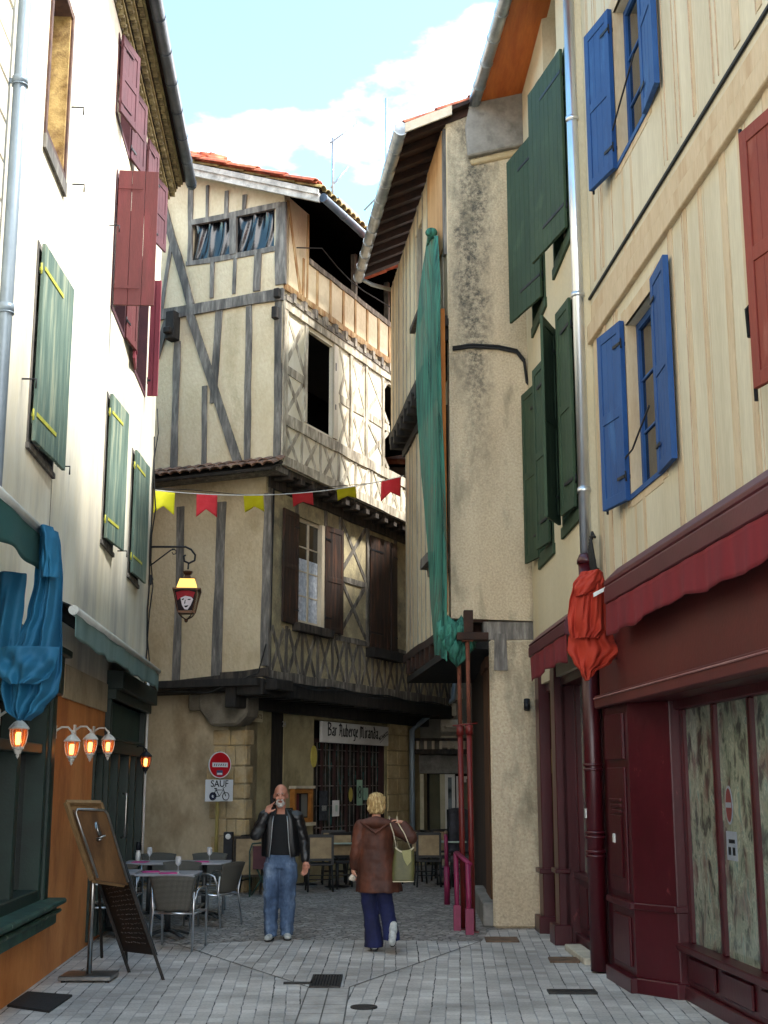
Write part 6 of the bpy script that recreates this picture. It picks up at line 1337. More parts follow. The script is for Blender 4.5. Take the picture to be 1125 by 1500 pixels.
sgw = mk('sign_white_face', '#c9ccce', '#d4d6d8', ns=3, bump=0, rough=.4); mb.build('no_entry_disc', [sgw, mk('sign_red', '#b0121c', '#bb1822', ns=3, bump=0, rough=.4), mk('sticker_blue', '#3a4a6d', '#5a6a8c', ns=9, bump=0), ink], SP)
z0 = zs_(1174); z1 = zs_(1142); wv = .27
mb = MB(); SF.box(mb, -wv, wv, z0, z1, .035, .05); mb.build('plate', sgw, SP, bevel=.01); text3(SP, SF, 'SAUF', 0, z0+(z1-z0)*.8, .15, .0515, ink)
mb = MB(); cy = z0+(z1-z0)*.24; rr_ = .062
def ring(a, z, r, w_=.007, n=20): mb.tube([SF.P(a+r*cos(q_*2*pi/n), z+r*sin(q_*2*pi/n), .054) for q_ in range(n)], w_, 4, closed=True)
def ln(*p): mb.tube([SF.P(a, z, .054) for a, z in p], .007, 4)
ring(-.125, cy, rr_); ring(.125, cy, rr_); ln((-.125, cy), (-.07, cy+.1), (.07, cy+.1), (0, cy), (-.125, cy)); ln((0, cy), (-.075, cy+.12)); ln((-.1, cy+.125), (-.05, cy+.125)); ln((.125, cy), (.065, cy+.135), (.1, cy+.14)); mb.build('bicycle_symbol', ink, SP)
mb = MB(); disc(mb, .055, .05, .053, 0, -.125, cy); disc(mb, .022, .053, .057, 1, -.125, cy); mb.build('round_sticker', [mk('navy_sticker', '#1c2340', bump=0), sgw], SP)
# bollard
b_g = gnd(337, 1308); b_g = Vector((b_g.x+.02, 21.7, 0)); BO = empty('bollard', b_g, 'black square bollard with a white foot beside the sandstone quoins', 'bollard')
mb = MB(); mb.box(b_g.x-.075, b_g.x+.075, b_g.y-.075, b_g.y+.075, .32, 1.0); mb.build('shaft', iron, BO, bevel=.01); mb = MB(); mb.box(b_g.x-.08, b_g.x+.08, b_g.y-.08, b_g.y+.08, 0, .32); mb.build('white_foot', white_p, BO, bevel=.01)
mb = MB(); mb.lathe([(.045, 0), (.045, .01), (.03, .015)], (b_g.x, b_g.y, 0), 12); mb2 = MB(); mb2.sphere((b_g.x, b_g.y-.075, .93), .045, 12, 0, (1, .25, 1)); mb2.build('reflector', white_p, BO)

# ================================================================ wicker chairs, tables
wk = bpy.data.materials.new('grey_wicker'); wk.use_nodes = True; t_ = wk.node_tree; N_ = t_.nodes; K = t_.links.new; b_ = N_['Principled BSDF']; tcx = N_.new('ShaderNodeTexCoord'); w1_ = N_.new('ShaderNodeTexWave'); w1_.inputs['Scale'].default_value = 24; w1_.inputs['Distortion'].default_value = 1.2; w1_.bands_direction = 'X'
w2_ = N_.new('ShaderNodeTexWave'); w2_.inputs['Scale'].default_value = 24; w2_.inputs['Distortion'].default_value = 1.2; w2_.bands_direction = 'Z'; K(tcx.outputs['Object'], w1_.inputs[0]); K(tcx.outputs['Object'], w2_.inputs[0])
mu = N_.new('ShaderNodeMath'); mu.operation = 'MULTIPLY'; K(w1_.outputs['Fac'], mu.inputs[0]); K(w2_.outputs['Fac'], mu.inputs[1]); r_ = N_.new('ShaderNodeValToRGB'); r_.color_ramp.elements[0].color = hexc('#2e2c27'); r_.color_ramp.elements[1].color = hexc('#8a877c'); r_.color_ramp.elements[1].position = .8; K(mu.outputs[0], r_.inputs[0]); K(r_.outputs[0], b_.inputs['Base Color']); bu = N_.new('ShaderNodeBump'); bu.inputs['Distance'].default_value = .006; bu.inputs['Strength'].default_value = .8; K(mu.outputs[0], bu.inputs['Height']); K(bu.outputs[0], b_.inputs['Normal']); b_.inputs['Roughness'].default_value = .7
WCH = proto('wicker_chair', 'x', 'chair', 'wicker terrace chairs with aluminium legs')
mb = MB(); mb.grid(lambda u, v: ((u-.5)*(.36+.13*v), -.22-.09*v+.05*(1-(2*u-1)**2)*-1, .42+.36*v-.02*(2*u-1)**2*v), 14, 12); mb.build('backrest', wk, WCH, local=True, solid=.022)
mb = MB(); mb.grid(lambda u, v: ((u-.5)*(.42+.05*v), -.2+.44*v, .43+.02*v-.015*sin(pi*u)), 8, 8); mb.build('seat', wk, WCH, local=True, solid=.03)
for sx_ in (-1, 1):
    mb = MB(); mb.tube([(sx_*.25, .26, 0), (sx_*.25, .24, .40), (sx_*.255, .21, .60), (sx_*.26, .14, .645), (sx_*.265, -.1, .65), (sx_*.255, -.2, .62), (sx_*.21, -.235, .44)], .013, 8); mb.build('arm_leg', alu, WCH, local=True)
    mb = MB(); mb.tube([(sx_*.235, -.30, 0), (sx_*.225, -.24, .42), (sx_*.235, -.27, .62)], .013, 8); mb.build('rear_leg', alu, WCH, local=True)
mb = MB(); mb.tube([(-.23, -.24, .39), (.23, -.24, .39)], .011, 8); mb.tube([(-.25, .23, .39), (.25, .23, .39)], .011, 8); mb.tube([(-.24, -.24, .39), (-.25, .23, .39)], .011, 8); mb.tube([(.24, -.24, .39), (.25, .23, .39)], .011, 8); mb.build('seat_frame', alu, WCH, local=True)
mb = MB(); mb.tube([(x/10*.25, -.31-.05*(1-(x/10)**2), .785-.02*(x/10)**2) for x in range(-10, 11)], .014, 6); mb.build('back_rim', wk, WCH, local=True)
chairs = [((-2.27, 14.95), -6, 'grey wicker chair nearest the camera, its back turned, in front of the pink-laid table'), ((-2.2, 17.3), 62, 'grey wicker chair at the street side, turned towards the far table'),
          ((-3.3, 15.6), -80, 'grey wicker chair half hidden behind the steel menu stand'), ((-2.62, 16.95), 176, 'grey wicker chair tucked in on the far side of the near table'),
          ((-3.35, 17.1), 4, 'grey wicker chair between the two tables, close to the green shopfront'), ((-3.25, 18.95), 178, 'grey wicker chair behind the far table, close to the wall'), ((-2.5, 19.0), 182, 'grey wicker chair behind the far table, nearest the road sign')]
for i, ((x, y), rz_, lb) in enumerate(chairs):
    o = WCH if i == 0 else copy_tree(WCH); put(o, (x, y, .005), radians(rz_), lb)
ttop = mk('grey_laminate', '#8d8d92', '#a5a5aa', ns=4, bump=.05, rough=.35); tbase = mk('cast_grey_base', '#3a3d3f', '#4f5254', ns=6, bump=.2, rough=.5, metal=.5)
TB = proto('terrace_table', 'x', 'table', 'square terrace tables')
mb = MB(); mb.box(-.35, .35, -.35, .35, .715, .74); mb.build('table_top', ttop, TB, local=True, bevel=.006); MB().tube([(0, 0, .06), (0, 0, .715)], .035, 10).build('pedestal', tbase, TB, local=True)
for k in range(4): an = pi/4+k*pi/2; mb = MB(); mb.tube([(0, 0, .09), (.18*cos(an), .18*sin(an), .06), (.3*cos(an), .3*sin(an), .025)], [.035, .028, .03], 8, flat=.6); mb.build('foot', tbase, TB, local=True)
tabs = [((-2.55, 15.95), 0, 'grey table nearest the camera, laid with pink napkins and a wine glass'), ((-3.3, 16.15), 3, 'grey table pushed near the orange wall behind the menu stand'), ((-3.15, 18.05), 0, 'grey far table with pink napkins beside the green shopfront'), ((-2.42, 18.1), 4, 'grey far table nearest the street')]
for i, ((x, y), rz_, lb) in enumerate(tabs): o = TB if i == 0 else copy_tree(TB); put(o, (x, y, .005), radians(rz_), lb)
gls = bpy.data.materials.new('clear_glass'); gls.use_nodes = True; g_b = gls.node_tree.nodes['Principled BSDF']; g_b.inputs['Base Color'].default_value = (.9, .93, .95, 1); g_b.inputs['Roughness'].default_value = .05; g_b.inputs['Alpha'].default_value = .35; g_b.inputs['Specular IOR Level'].default_value = 1
pinkn = mk('pink_napkin_paper', '#b03a78', '#c24a8a', ns=6, bump=.2)
gp = None; npk = None
spots = [(-2.43, 15.85, 'wine glass standing on the nearest terrace table', 'pink napkin on the nearest terrace table, by the wine glass'), (-2.68, 16.1, None, 'pink napkin at the left of the nearest terrace table'), (-3.15, 18.0, 'wine glass on the far table close to the shopfront', 'pink napkin on the far table close to the shopfront'), (-2.35, 18.05, 'wine glass on the far table nearest the street', 'pink napkin on the far table nearest the street')]
for x, y, lg, ln_ in spots:
    if lg:
        if gp is None:
            gp = proto('wine_glass', lg, 'glass', 'wine glasses on the terrace tables'); MB().lathe([(.033, 0), (.033, .003), (.004, .008), (.004, .075), (.012, .082)], (0, 0, 0), 12).build('stem', gls, gp, local=True); MB().lathe([(.012, .08), (.036, .11), (.038, .15), (.032, .19)], (0, 0, 0), 12).build('bowl', gls, gp, local=True); o = gp
        else: o = copy_tree(gp)
        put(o, (x, y, .746), 0, lg)
    if npk is None: mb = MB(); mb.box(-.1, .1, -.07, .07, 0, .008); mb.box(-.08, .1, -.06, .05, .008, .014); npk = tag(mb.build('napkin', pinkn, None, local=True), ln_, 'napkin', 'pink napkins on the terrace tables'); o = npk
    else: o = npk.copy(); COL.objects.link(o)
    put(o, (x-.1, y-.12, .746), random.uniform(-.5, .5), ln_)
t = proto('pepper_mill', 'dark pepper mill with pale band standing on the far table by the wall', 'pepper mill'); MB().lathe([(.035, 0), (.035, .1), (.025, .12), (.03, .14)], (0, 0, 0), 12).build('body', white_p, t, local=True); MB().lathe([(.034, .141), (.034, .21), (.028, .225), (.03, .24), (.02, .25)], (0, 0, 0), 12).build('cap', iron, t, local=True); put(t, (-3.35, 18.25, .746))

# ================================================================ steel menu stand and chalkboard
g = gnd(130, 1436); MS = empty('menu_stand', g, 'brushed steel menu stand carrying a slanted wooden board, seen from behind', 'menu stand')
x, y = g.x, g.y
mb = MB(); mb.box(x-.24, x+.24, y-.2, y+.2, .02, .06); mb.build('base', steel, MS, bevel=.006)
mb = MB()
for sx_ in (-.2, .2): mb.lathe([(.02, 0), (.02, .02)], (x+sx_, y-.16, .0), 8); mb.lathe([(.02, 0), (.02, .02)], (x+sx_, y+.16, .0), 8)
build_each(mb, 'foot', asphalt, MS)
mb = MB(); mb.tube([(x+.0, y, .06), (x+.0, y, 1.42)], .024, 12); mb.build('pole', steel, MS)
# board: leaning plane, top leans back over the pole towards the wall
BT = [aty(101, 1174, y-.18), aty(151, 1175, y+.12), aty(187, 1297, y+.20), aty(140, 1290, y-.10)]
bn = (BT[1]-BT[0]).cross(BT[3]-BT[0]).normalized()
if bn.y > 0: bn = -bn
def bp(u, v, o=0): return BT[0].lerp(BT[1], u).lerp(BT[3].lerp(BT[2], u), v)+bn*o
mb = MB(); mb.prism([bp(.0, .11, .0), bp(1, .11, .0), bp(1, 1, .0), bp(0, 1, .0)], bn*.02); mb.build('wooden_board', mk('brown_back_board', '#4a311b', '#684a2c', sc=(1, 1, .3), ns=6, bump=.2, rough=.5, stain='#3d2817', sts=4), MS, bevel=.004)
mb = MB(); w_ = .035; mb.prism([bp(0, 0, -.07), bp(1, 0, -.07), bp(1, .98, -.07), bp(0, .98, -.07)], -bn*.02)
mb.build('display_panel', mk('pale_pine_edge', '#6e5333', '#8f7049', sc=(1, 1, .3), ns=5, bump=.2), MS)
mb = MB(); E_ = [(0, 0), (1, 0), (1, .98), (0, .98)]
for i in range(4): a_ = bp(*E_[i], -.045); b_2 = bp(*E_[(i+1) % 4], -.045); mb.tube([a_, b_2], .026, 4, smooth=False)
mb.build('panel_frame', MATS['pale_pine_edge'], MS)
mb = MB(); mb.tube([bp(.03, .97, .03), bp(.03, .15, .03), bp(.1, .105, .03), bp(.9, .105, .03), bp(.97, .15, .03), bp(.97, .97, .03)], .012, 6); mb.build('steel_rim', steel, MS)
pc = bp(.5, .45, .03); mb = MB(); mb.tube([(x, y, 1.36), (x, y, 1.42), pc+Vector((0, 0, .02))], .02, 8); mb.tube([pc+Vector((-.06, -.02, -.02)), pc+Vector((.06, -.02, .02))], .008, 6); mb.tube([(x, y-.02, 1.25), (x+.07, y-.03, 1.27)], .008, 6); mb.build('tilt_clamp', steel, MS)
# chalkboard easel, legs towards the camera
A_ = gnd(191, 1425); B_ = gnd(241, 1436); CB = empty('chalkboard', ((A_.x+B_.x)/2, A_.y, 0), 'black chalkboard easel leaning beside the steel menu stand with faint chalk writing', 'chalkboard')
tpA = aty(140, 1275, A_.y+.55); tpB = aty(181, 1262, B_.y+.55)
def cp(u, v, o=0):
    q_ = tpA.lerp(tpB, u).lerp(A_.lerp(B_, u), v); n_ = (tpB-tpA).cross(A_-tpA).normalized(); n_ = -n_ if n_.y > 0 else n_; return q_+n_*o
mb = MB(); mb.prism([cp(0, 0), cp(1, 0), cp(1, .80), cp(0, .80)], cp(0, 0, -.02)-cp(0, 0)); mb.build('slate', mk('chalkboard_black', '#0a0a0b', '#141312', ns=5, bump=.05, rough=.6), CB)
for u in (0, 1): mb = MB(); mb.tube([cp(u, -.01, .01), cp(u, 1, .01)], .019, 4, smooth=False); mb.build('leg', black_wood, CB)
for u in (.05, .95): mb = MB(); mb.tube([cp(u, 0, -.02), cp(u, 0, 0)+Vector((0, .42, -cp(u, 0).z+.02))], .016, 4, smooth=False); mb.build('rear_leg', black_wood, CB)
mb = MB(); ck = random.Random(4)
for r_i in range(13):
    v = .2+r_i*.042; u = .12+ck.uniform(0, .15); 
    while u < .85:
        w_ = ck.uniform(.03, .1); mb.tube([cp(u+w_*k_i/4, v+ck.uniform(-.006, .006), .003) for k_i in range(5)], .0035, 4); u += w_+ck.uniform(.02, .06)
mb.build('chalk_writing', mk('chalk_dust', '#4a4744', '#5c5955', ns=9, bump=0), CB)

# ================================================================ bar terrace
blk = mk('black_chair_frame', '#0f0f10', '#1a1a1b', ns=6, bump=.1, rough=.45); bei = mk('beige_cane', '#8f7a5c', '#a8926f', ns=9, bump=.3, bs=120, rough=.8)
CC = proto('bar_chair', 'x', 'chair', 'black framed chairs outside the bar')
mb = MB()
for sx_ in (-1, 1): mb.box(sx_*.2-.02, sx_*.2+.02, -.22, -.19, .44, .92)
mb.box(-.2, .2, -.22, -.19, .88, .93); mb.box(-.2, .2, -.22, -.19, .5, .54); mb.build('back_frame', blk, CC, local=True); mb = MB(); mb.box(-.18, .18, -.212, -.198, .54, .88); mb.build('back_panel', bei, CC, local=True)
mb = MB(); mb.box(-.22, .22, -.2, .22, .42, .46); mb.build('seat', blk, CC, local=True, bevel=.01)
for sx_ in (-1, 1):
    for y_ in (-.2, .2): mb = MB(); mb.tube([(sx_*.19, y_, .42), (sx_*.21, y_*1.12, 0)], .017, 6); mb.build('leg', blk, CC, local=True)
mb = MB(); mb.tube([(-.2, -.21, .2), (.2, -.21, .2)], .01, 5); mb.tube([(-.2, .21, .24), (.2, .21, .24)], .01, 5); mb.build('stretcher', blk, CC, local=True)
def fx(px, y): v = aty(px, 1250, y); return v.x
bc_ = [(468, 22.6, 8, 'black bar chair with beige back panel immediately right of the bald man'), (505, 23.2, 200, 'black bar chair with beige back facing the wall between the two walkers'), (489, 24.2, 185, 'black bar chair against the bar window, behind the green table'),
       (378, 22.3, 250, 'black bar chair half hidden left of the bald man'), (626, 23.6, 5, 'black bar chair with beige back right of the woman with the handbag'), (604, 24.4, 100, 'black bar chair partly hidden by the handbag'), (654, 24.8, 200, 'black bar chair behind the slim magenta post'), (680, 23.2, 80, 'black bar chair with dark cover beside the red props'), (527, 24.2, 10, 'black bar chair partly behind the woman in the brown coat')]
for i, (px, y, rz_, lb) in enumerate(bc_): o = CC if i == 0 else copy_tree(CC); put(o, (fx(px, y), y, .003), radians(rz_), lb)
TT = proto('bar_table', 'x', 'table', 'small tables outside the bar'); mb = MB(); mb.box(-.33, .33, -.3, .3, .73, .755); mb.build('table_top', mk('pale_green_table_top', '#7f9488', '#97a89c', ns=4, bump=.05, rough=.3), TT, local=True, bevel=.006); MB().tube([(0, 0, .03), (0, 0, .73)], .03, 8).build('pedestal', blk, TT, local=True); mb = MB(); mb.lathe([(.22, 0), (.22, .015), (.05, .03), (.03, .05)], (0, 0, 0), 12); mb.build('foot_plate', blk, TT, local=True)
for i, (px, y, rz_, lb) in enumerate(((494, 23.5, 5, 'pale green bar table between the two walkers'), (655, 24.1, 0, 'pale green bar table behind the slim magenta post'), (448, 24.0, 10, 'pale green bar table behind the bald man'))): o = TT if i == 0 else copy_tree(TT); put(o, (fx(px, y), y, .003), radians(rz_), lb)
def panel(px0, px1, pt, pb, y, lab, ang=0):
    x0 = fx(px0, y); x1 = fx(px1, y); zt_ = aty(px0, pt, y).z; zb_ = max(.03, aty(px0, pb, y).z); t = empty('display_panel', ((x0+x1)/2, y, 0), lab, 'panel', 'framed beige panels on the bar terrace'); F_ = Face(x0, y, 1, ang, 0, -1); w = x1-x0
    mb = MB(); frame_rect(F_, mb, (0, w, zb_, zt_), .04, 0, .04); mb.build('frame', dark_wood, t); mb = MB(); F_.box(mb, .03, w-.03, zb_+.03, zt_-.03, .01, .03); mb.build('panel', bei, t)
    for a in (.02, w-.06): mb = MB(); F_.box(mb, a, a+.04, 0, zb_+.01, 0, .03); mb.build('leg', dark_wood, t)
panel(342, 386, 1225, 1285, 21.9, 'tall framed beige panel leaning on the quoins left of the bald man', .15); panel(600, 641, 1216, 1250, 25.5, 'framed beige panel behind the chairs right of the woman', .05)
t = empty('folded_chair', (fx(372, 21.6), 21.6, 0), 'green tubular folding chair stacked between the beige panel and the bald man', 'folding chair'); x_ = fx(368, 21.6); gtube = mk('green_tube', '#1f3a32', '#2c4c42', ns=5, bump=0, rough=.4)
mb = MB(); mb.tube([(x_, 21.5, 0), (x_-.02, 21.55, .7), (x_+.02, 21.55, .82), (x_+.25, 21.7, .84)], .014, 6); mb.tube([(x_+.3, 21.6, 0), (x_+.05, 21.7, .5), (x_+.02, 21.7, .78)], .014, 6); mb.build('frame', gtube, t); mb = MB(); mb.box(x_+.03, x_+.3, 21.6, 21.63, .42, .78); mb.build('seat', mk('dull_plum_canvas', '#4a2a2e', '#5c363a', ns=4), t); mb = MB(); mb.tube([(x_, 21.75, 0), (x_+.28, 21.6, .45)], .014, 6); mb.build('leg', gtube, t)
t = empty('covered_chair', (fx(677, 23.6), 23.9, 0), 'high-backed chair covered in a dark jacket beside the red props', 'chair'); x_ = fx(679, 23.9)
mb = MB(); mb.grid(lambda u, v: (x_-.27+.54*u, 23.9+.05*sin(u*7)+.03*sin(v*9), .55+.75*v+.03*sin(u*5)), 12, 12); mb.build('dark_cover', mk('navy_black_cloth', '#0c0d12', '#1f222c', ns=5, bump=.3), t, solid=.08); mb = MB(); mb.box(x_-.25, x_+.25, 23.5, 23.95, .45, .52); mb.build('seat', blk, t)
for dx_ in (-.22, .22):
    for y_ in (23.52, 23.9): mb = MB(); mb.tube([(x_+dx_, y_, 0), (x_+dx_, y_, .45)], .02, 6); mb.build('leg', blk, t)
tag(MB().box(fx(488, 23.4)-.04, fx(488, 23.4)+.04, 23.35, 23.42, .758, .92).build('menu_holder', mk('pale_blue_card', '#8fa6c8', '#b4c4dc', ns=9, bump=0)), 'small pale blue menu card standing on the bar table between the walkers', 'menu card')
# ================================================================ people
TMP = bpy.data.scenes.new('workshop')
def caps(mb, pts, rs, m=0, n=14, sq=1.0):
    """tapered chain with round ends, closed volumes merged later by voxel remesh"""
    P = [Vector(p) for p in pts]
    for i in range(len(P)-1):
        a, b = P[i], P[i+1]; ra, rb = rs[i], rs[i+1]; d = (b-a); L = d.length; k = max(2, int(L/.03))
        mb.tube([a.lerp(b, j/k) for j in range(k+1)], [ra+(rb-ra)*j/k for j in range(k+1)], n, m)
    for p, r in zip(P, rs): mb.sphere(p, r, n, m)
def ell(mb, c, rx, ry, rz_, rot=None, m=0, n=18):
    k = 12; vs = []; c = Vector(c); R = rot or Matrix.Identity(3)
    for i in range(k+1):
        for j in range(n):
            t = pi*i/k; a = 2*pi*j/n; s_ = max(sin(t), 1e-4); vs.append(c+R@Vector((rx*s_*cos(a), ry*s_*sin(a), -rz_*cos(t))))
    fs = [(i*n+j, i*n+(j+1) % n, (i+1)*n+(j+1) % n, (i+1)*n+j) for i in range(k) for j in range(n)]
    fs += [tuple(range(n))[::-1], tuple(k*n+j for j in range(n))]; mb.add(vs, fs, m, True)
def loft(mb, secs, n=40, m=0, fold=0, seed=0):
    """secs: (cx, cy, z, rx, ry, foldamp)"""
    vs = []; rnd = random.Random(seed)
    for i, s in enumerate(secs):
        for j in range(n):
            a = 2*pi*j/n; f = s[5] if len(s) > 5 else 0
            w = 1+f*(sin(5*a+seed+i*.35)+.6*sin(9*a+seed*2-i*.5))
            vs.append((s[0]+s[3]*w*cos(a), s[1]+s[4]*w*sin(a), s[2]))
    K_ = len(secs); fs = [(i*n+j, i*n+(j+1) % n, (i+1)*n+(j+1) % n, (i+1)*n+j) for i in range(K_-1) for j in range(n)]
    fs += [tuple(range(n))[::-1], tuple((K_-1)*n+j for j in range(n))]; mb.add(vs, fs, m, True)
def remesh(mb, name, mats, par, vox, sm=3, matfn=None, crease=None):
    me = bpy.data.meshes.new(name); me.from_pydata([tuple(v) for v in mb.v], [], mb.f); me.update()
    bmm = bmesh.new(); bmm.from_mesh(me); bmesh.ops.recalc_face_normals(bmm, faces=bmm.faces); bmm.to_mesh(me); bmm.free()
    ob = bpy.data.objects.new(name+'_t', me); TMP.collection.objects.link(ob)
    r = ob.modifiers.new('r', 'REMESH'); r.mode = 'VOXEL'; r.voxel_size = vox; r.use_smooth_shade = True
    if sm: s = ob.modifiers.new('s', 'SMOOTH'); s.iterations = sm; s.factor = .5
    vl = TMP.view_layers[0]; vl.update(); dg = vl.depsgraph; m2 = bpy.data.meshes.new_from_object(ob.evaluated_get(dg)); bpy.data.objects.remove(ob)
    m2.name = name
    if not isinstance(mats, (list, tuple)): mats = [mats]
    m2.materials.clear()
    for q in mats: m2.materials.append(q)
    if crease:
        cn = [(v.co.copy(), v.normal.copy()) for v in m2.vertices]; nw = []
        for c_, n_ in cn: nw.extend(c_+Vector(crease(c_, n_)))
        m2.vertices.foreach_set('co', nw); m2.update()
    for p in m2.polygons:
        p.use_smooth = True
        p.material_index = matfn(p.center, p.normal) if matfn else 0
    o = bpy.data.objects.new(name, m2); COL.objects.link(o)
    if par is not None: o.parent = par
    return o
def hand(mb, w, f, nrm, ts, curl=(.3, .35, .3), sc=1.0, thumb_curl=.3, spread=.05, curls=None):
    """w wrist, f finger direction, nrm palm normal (fingers close towards it), ts = side of the thumb"""
    w = Vector(w); f = Vector(f).normalized(); nrm = Vector(nrm); nrm = (nrm-f*nrm.dot(f)).normalized(); s = f.cross(nrm)*ts
    R = Matrix((s, nrm, f)).transposed(); ell(mb, w+f*.047*sc, .041*sc, .016*sc, .054*sc, R)
    caps(mb, [w-f*.01, w+f*.03*sc], [.024*sc, .026*sc])
    ln = [.9, 1.02, .97, .78]
    for i in range(4):
        off = (.030-.020*i)*sc; b = w+f*.088*sc*(1-.04*abs(i-1))+s*off; d = (f+s*(spread*(1.5-i))).normalized(); cu = (curls[i] if curls else curl); pts = [b-f*.02]; an = 0
        pts.append(b)
        for k, L_k in enumerate((.040, .026, .021)):
            an += cu[k]; dd = d*cos(an)+nrm*sin(an); pts.append(pts[-1]+dd*L_k*ln[i]*sc)
        caps(mb, pts, [.0095*sc, .0098*sc, .009*sc, .0083*sc, .0072*sc], n=10)
    b = w+f*.028*sc+s*.032*sc; d = (f*.62+s*.75+nrm*thumb_curl).normalized(); p1 = b+d*.036*sc; d2 = (f*.85+s*.25+nrm*(thumb_curl+.25)).normalized(); p2 = p1+d2*.030*sc
    caps(mb, [b-d*.012, b, p1, p2], [.014*sc, .013*sc, .011*sc, .009*sc], n=10)
skin = mk('ruddy_skin', '#a06a54', '#b98069', ns=12, bump=.12, bs=150, rough=.5, obj=True, fine=.1); skin_p = mk('pale_skin', '#c48a70', '#d49c82', ns=12, bump=.1, bs=150, rough=.5, obj=True, fine=.1)
beard = mk('white_beard', '#a9a39c', '#d2cdc6', ns=60, bump=.5, bs=200, rough=.9, obj=True); eyed = mk('eye_dark', '#1a1210', bump=0); lip = mk('lips', '#8c4a3e', bump=0)
leather = mk('black_leather_jacket', '#0b0b0c', '#17181a', ns=7, bump=.25, bs=50, rough=.42, obj=True); greysl = mk('charcoal_sleeve', '#25282a', '#3a3e40', ns=9, bump=.4, bs=70, rough=.6, obj=True)
teeb = mk('black_tshirt', '#07080a', '#0e1014', ns=5, bump=.2, bs=40, rough=.9, obj=True)
jeans = mk('washed_denim', '#33455f', '#74879f', c3='#4c607c', sc=(1, 1, .5), ns=5, bump=.35, bs=60, rough=.9, obj=True, stain='#8a9aae', sts=5, stw=(.62, .72), fine=.3)
ndenim = mk('navy_denim', '#0c1236', '#141c4c', sc=(1, 1, .5), ns=5, bump=.3, bs=60, rough=.85, obj=True)
coat = mk('chestnut_leather_coat', '#38190c', '#5e2f1a', c3='#4a2413', sc=(1, 1, .45), ns=6, bump=.3, bs=50, rough=.68, obj=True, fine=.2)
blond = mk('blond_hair', '#8a6a40', '#d8bf8c', c3='#b39660', sc=(4, 4, .8), ns=12, bump=.6, bs=60, rough=.6, obj=True, fine=.3)
shoe = mk('grey_white_trainer', '#8f9390', '#c6c8c4', ns=14, bump=.2, rough=.6, obj=True); sole = mk('dark_sole', '#2a2a2a', '#3c3a38', ns=8, obj=True)
olive = mk('olive_handbag', '#4a4826', '#615e34', ns=5, bump=.25, bs=60, rough=.5, obj=True); creamt = mk('cream_leather_trim', '#c4b898', '#d6cbb0', ns=5, bump=.1, rough=.5, obj=True)
def fold(amp, fx=9, fz=26, seed=0, z0=-9, z1=9):
    def f(co, n):
        if not (z0 < co.z < z1): return (0, 0, 0)
        q = Vector((co.x*fx*.5+seed, co.y*fx*.5, co.z*fz*.5)); h = noise.noise(q)+.5*noise.noise(q*2.1); return n*(amp*h)
    return f
def shoe_part(par, x, y, yaw, z=0, pitch=0, nm='shoe'):
    mb = MB(); mb2 = MB(); R = Matrix.Rotation(yaw, 3, 'Z')@Matrix.Rotation(pitch, 3, 'X'); o = Vector((x, y, z))
    def T(v): return o+R@Vector(v)
    for c, r in (((0, .06, .06), (.040, .05, .055)), ((0, 0, .055), (.042, .07, .045)), ((0, -.08, .043), (.046, .08, .036)), ((0, -.13, .036), (.043, .05, .028))): ell(mb, T(c), *r, rot=R)
    sh = remesh(mb, nm, shoe, par, .007, 2); 
    for (c, r) in (((0, .03, .014), (.043, .08, .017)), ((0, -.09, .014), (.049, .095, .017))): ell(mb2, T(c), *r, rot=R)
    remesh(mb2, 'sole', sole, sh, .007, 1)
# ---- the man on the phone
MAN = proto('person', 'bald man with white goatee in black jacket and worn jeans, phone held to his ear', 'person')
hc = Vector((-.005, -.03, 1.63))
mb = MB()
ell(mb, hc+Vector((0, .012, .035)), .078, .097, .098); ell(mb, hc+Vector((0, -.022, -.035)), .062, .078, .085); ell(mb, hc+Vector((0, -.055, -.098)), .034, .036, .028)
ell(mb, hc+Vector((0, -.070, .02)), .052, .025, .02); caps(mb, [hc+Vector((0, -.098, .012)), hc+Vector((0, -.122, -.032))], [.009, .014]); ell(mb, hc+Vector((0, -.108, -.034)), .019, .014, .010)
for s in (-1, 1):
    ell(mb, hc+Vector((s*.034, -.078, -.03)), .024, .02, .022); ell(mb, hc+Vector((s*.079, .012, -.005)), .012, .022, .033); ell(mb, hc+Vector((s*.03, -.088, .012)), .013, .010, .009)
ell(mb, hc+Vector((0, -.098, -.058)), .022, .010, .006); ell(mb, hc+Vector((0, -.096, -.069)), .020, .010, .007)
caps(mb, [hc+Vector((0, .02, -.07)), (0, .01, 1.47), (0, .02, 1.40)], [.058, .058, .075])
loft(mb, [(0, 0, .93, .15, .10), (0, 0, 1.05, .15, .105), (0, 0, 1.2, .16, .11), (0, 0, 1.34, .17, .11), (0, .01, 1.42, .12, .08), (0, .01, 1.45, .07, .06)])
ShL = Vector((-.185, .0, 1.39)); ElL = Vector((-.285, -.15, 1.185)); WrL = Vector((-.155, -.16, 1.42)); ShR = Vector((.185, 0, 1.38)); ElR = Vector((.27, .0, 1.11)); WrR = Vector((.30, -.09, .885))
caps(mb, [ShL, ElL, WrL], [.052, .042, .029]); caps(mb, [ShR, ElR, WrR], [.052, .042, .029])
for s, fx_, fy in ((-1, -.085, -.06), (1, .075, .05)): caps(mb, [(s*.085, 0, .92), (s*.09, -.02 if s < 0 else .0, .5), (fx_, fy+.04, .1)], [.085, .055, .04])
hand(mb, WrL, (.22, .32, .9), (.55, .75, -.3), -1, sc=1.08, curls=[(.15, .3, .2), (.5, .5, .4), (.65, .6, .5), (.75, .65, .5)], spread=.12, thumb_curl=.5)
hand(mb, WrR, (.0, -.12, -1), (-.5, -.8, .1), -1, curl=(.35, .45, .35), sc=1.08)
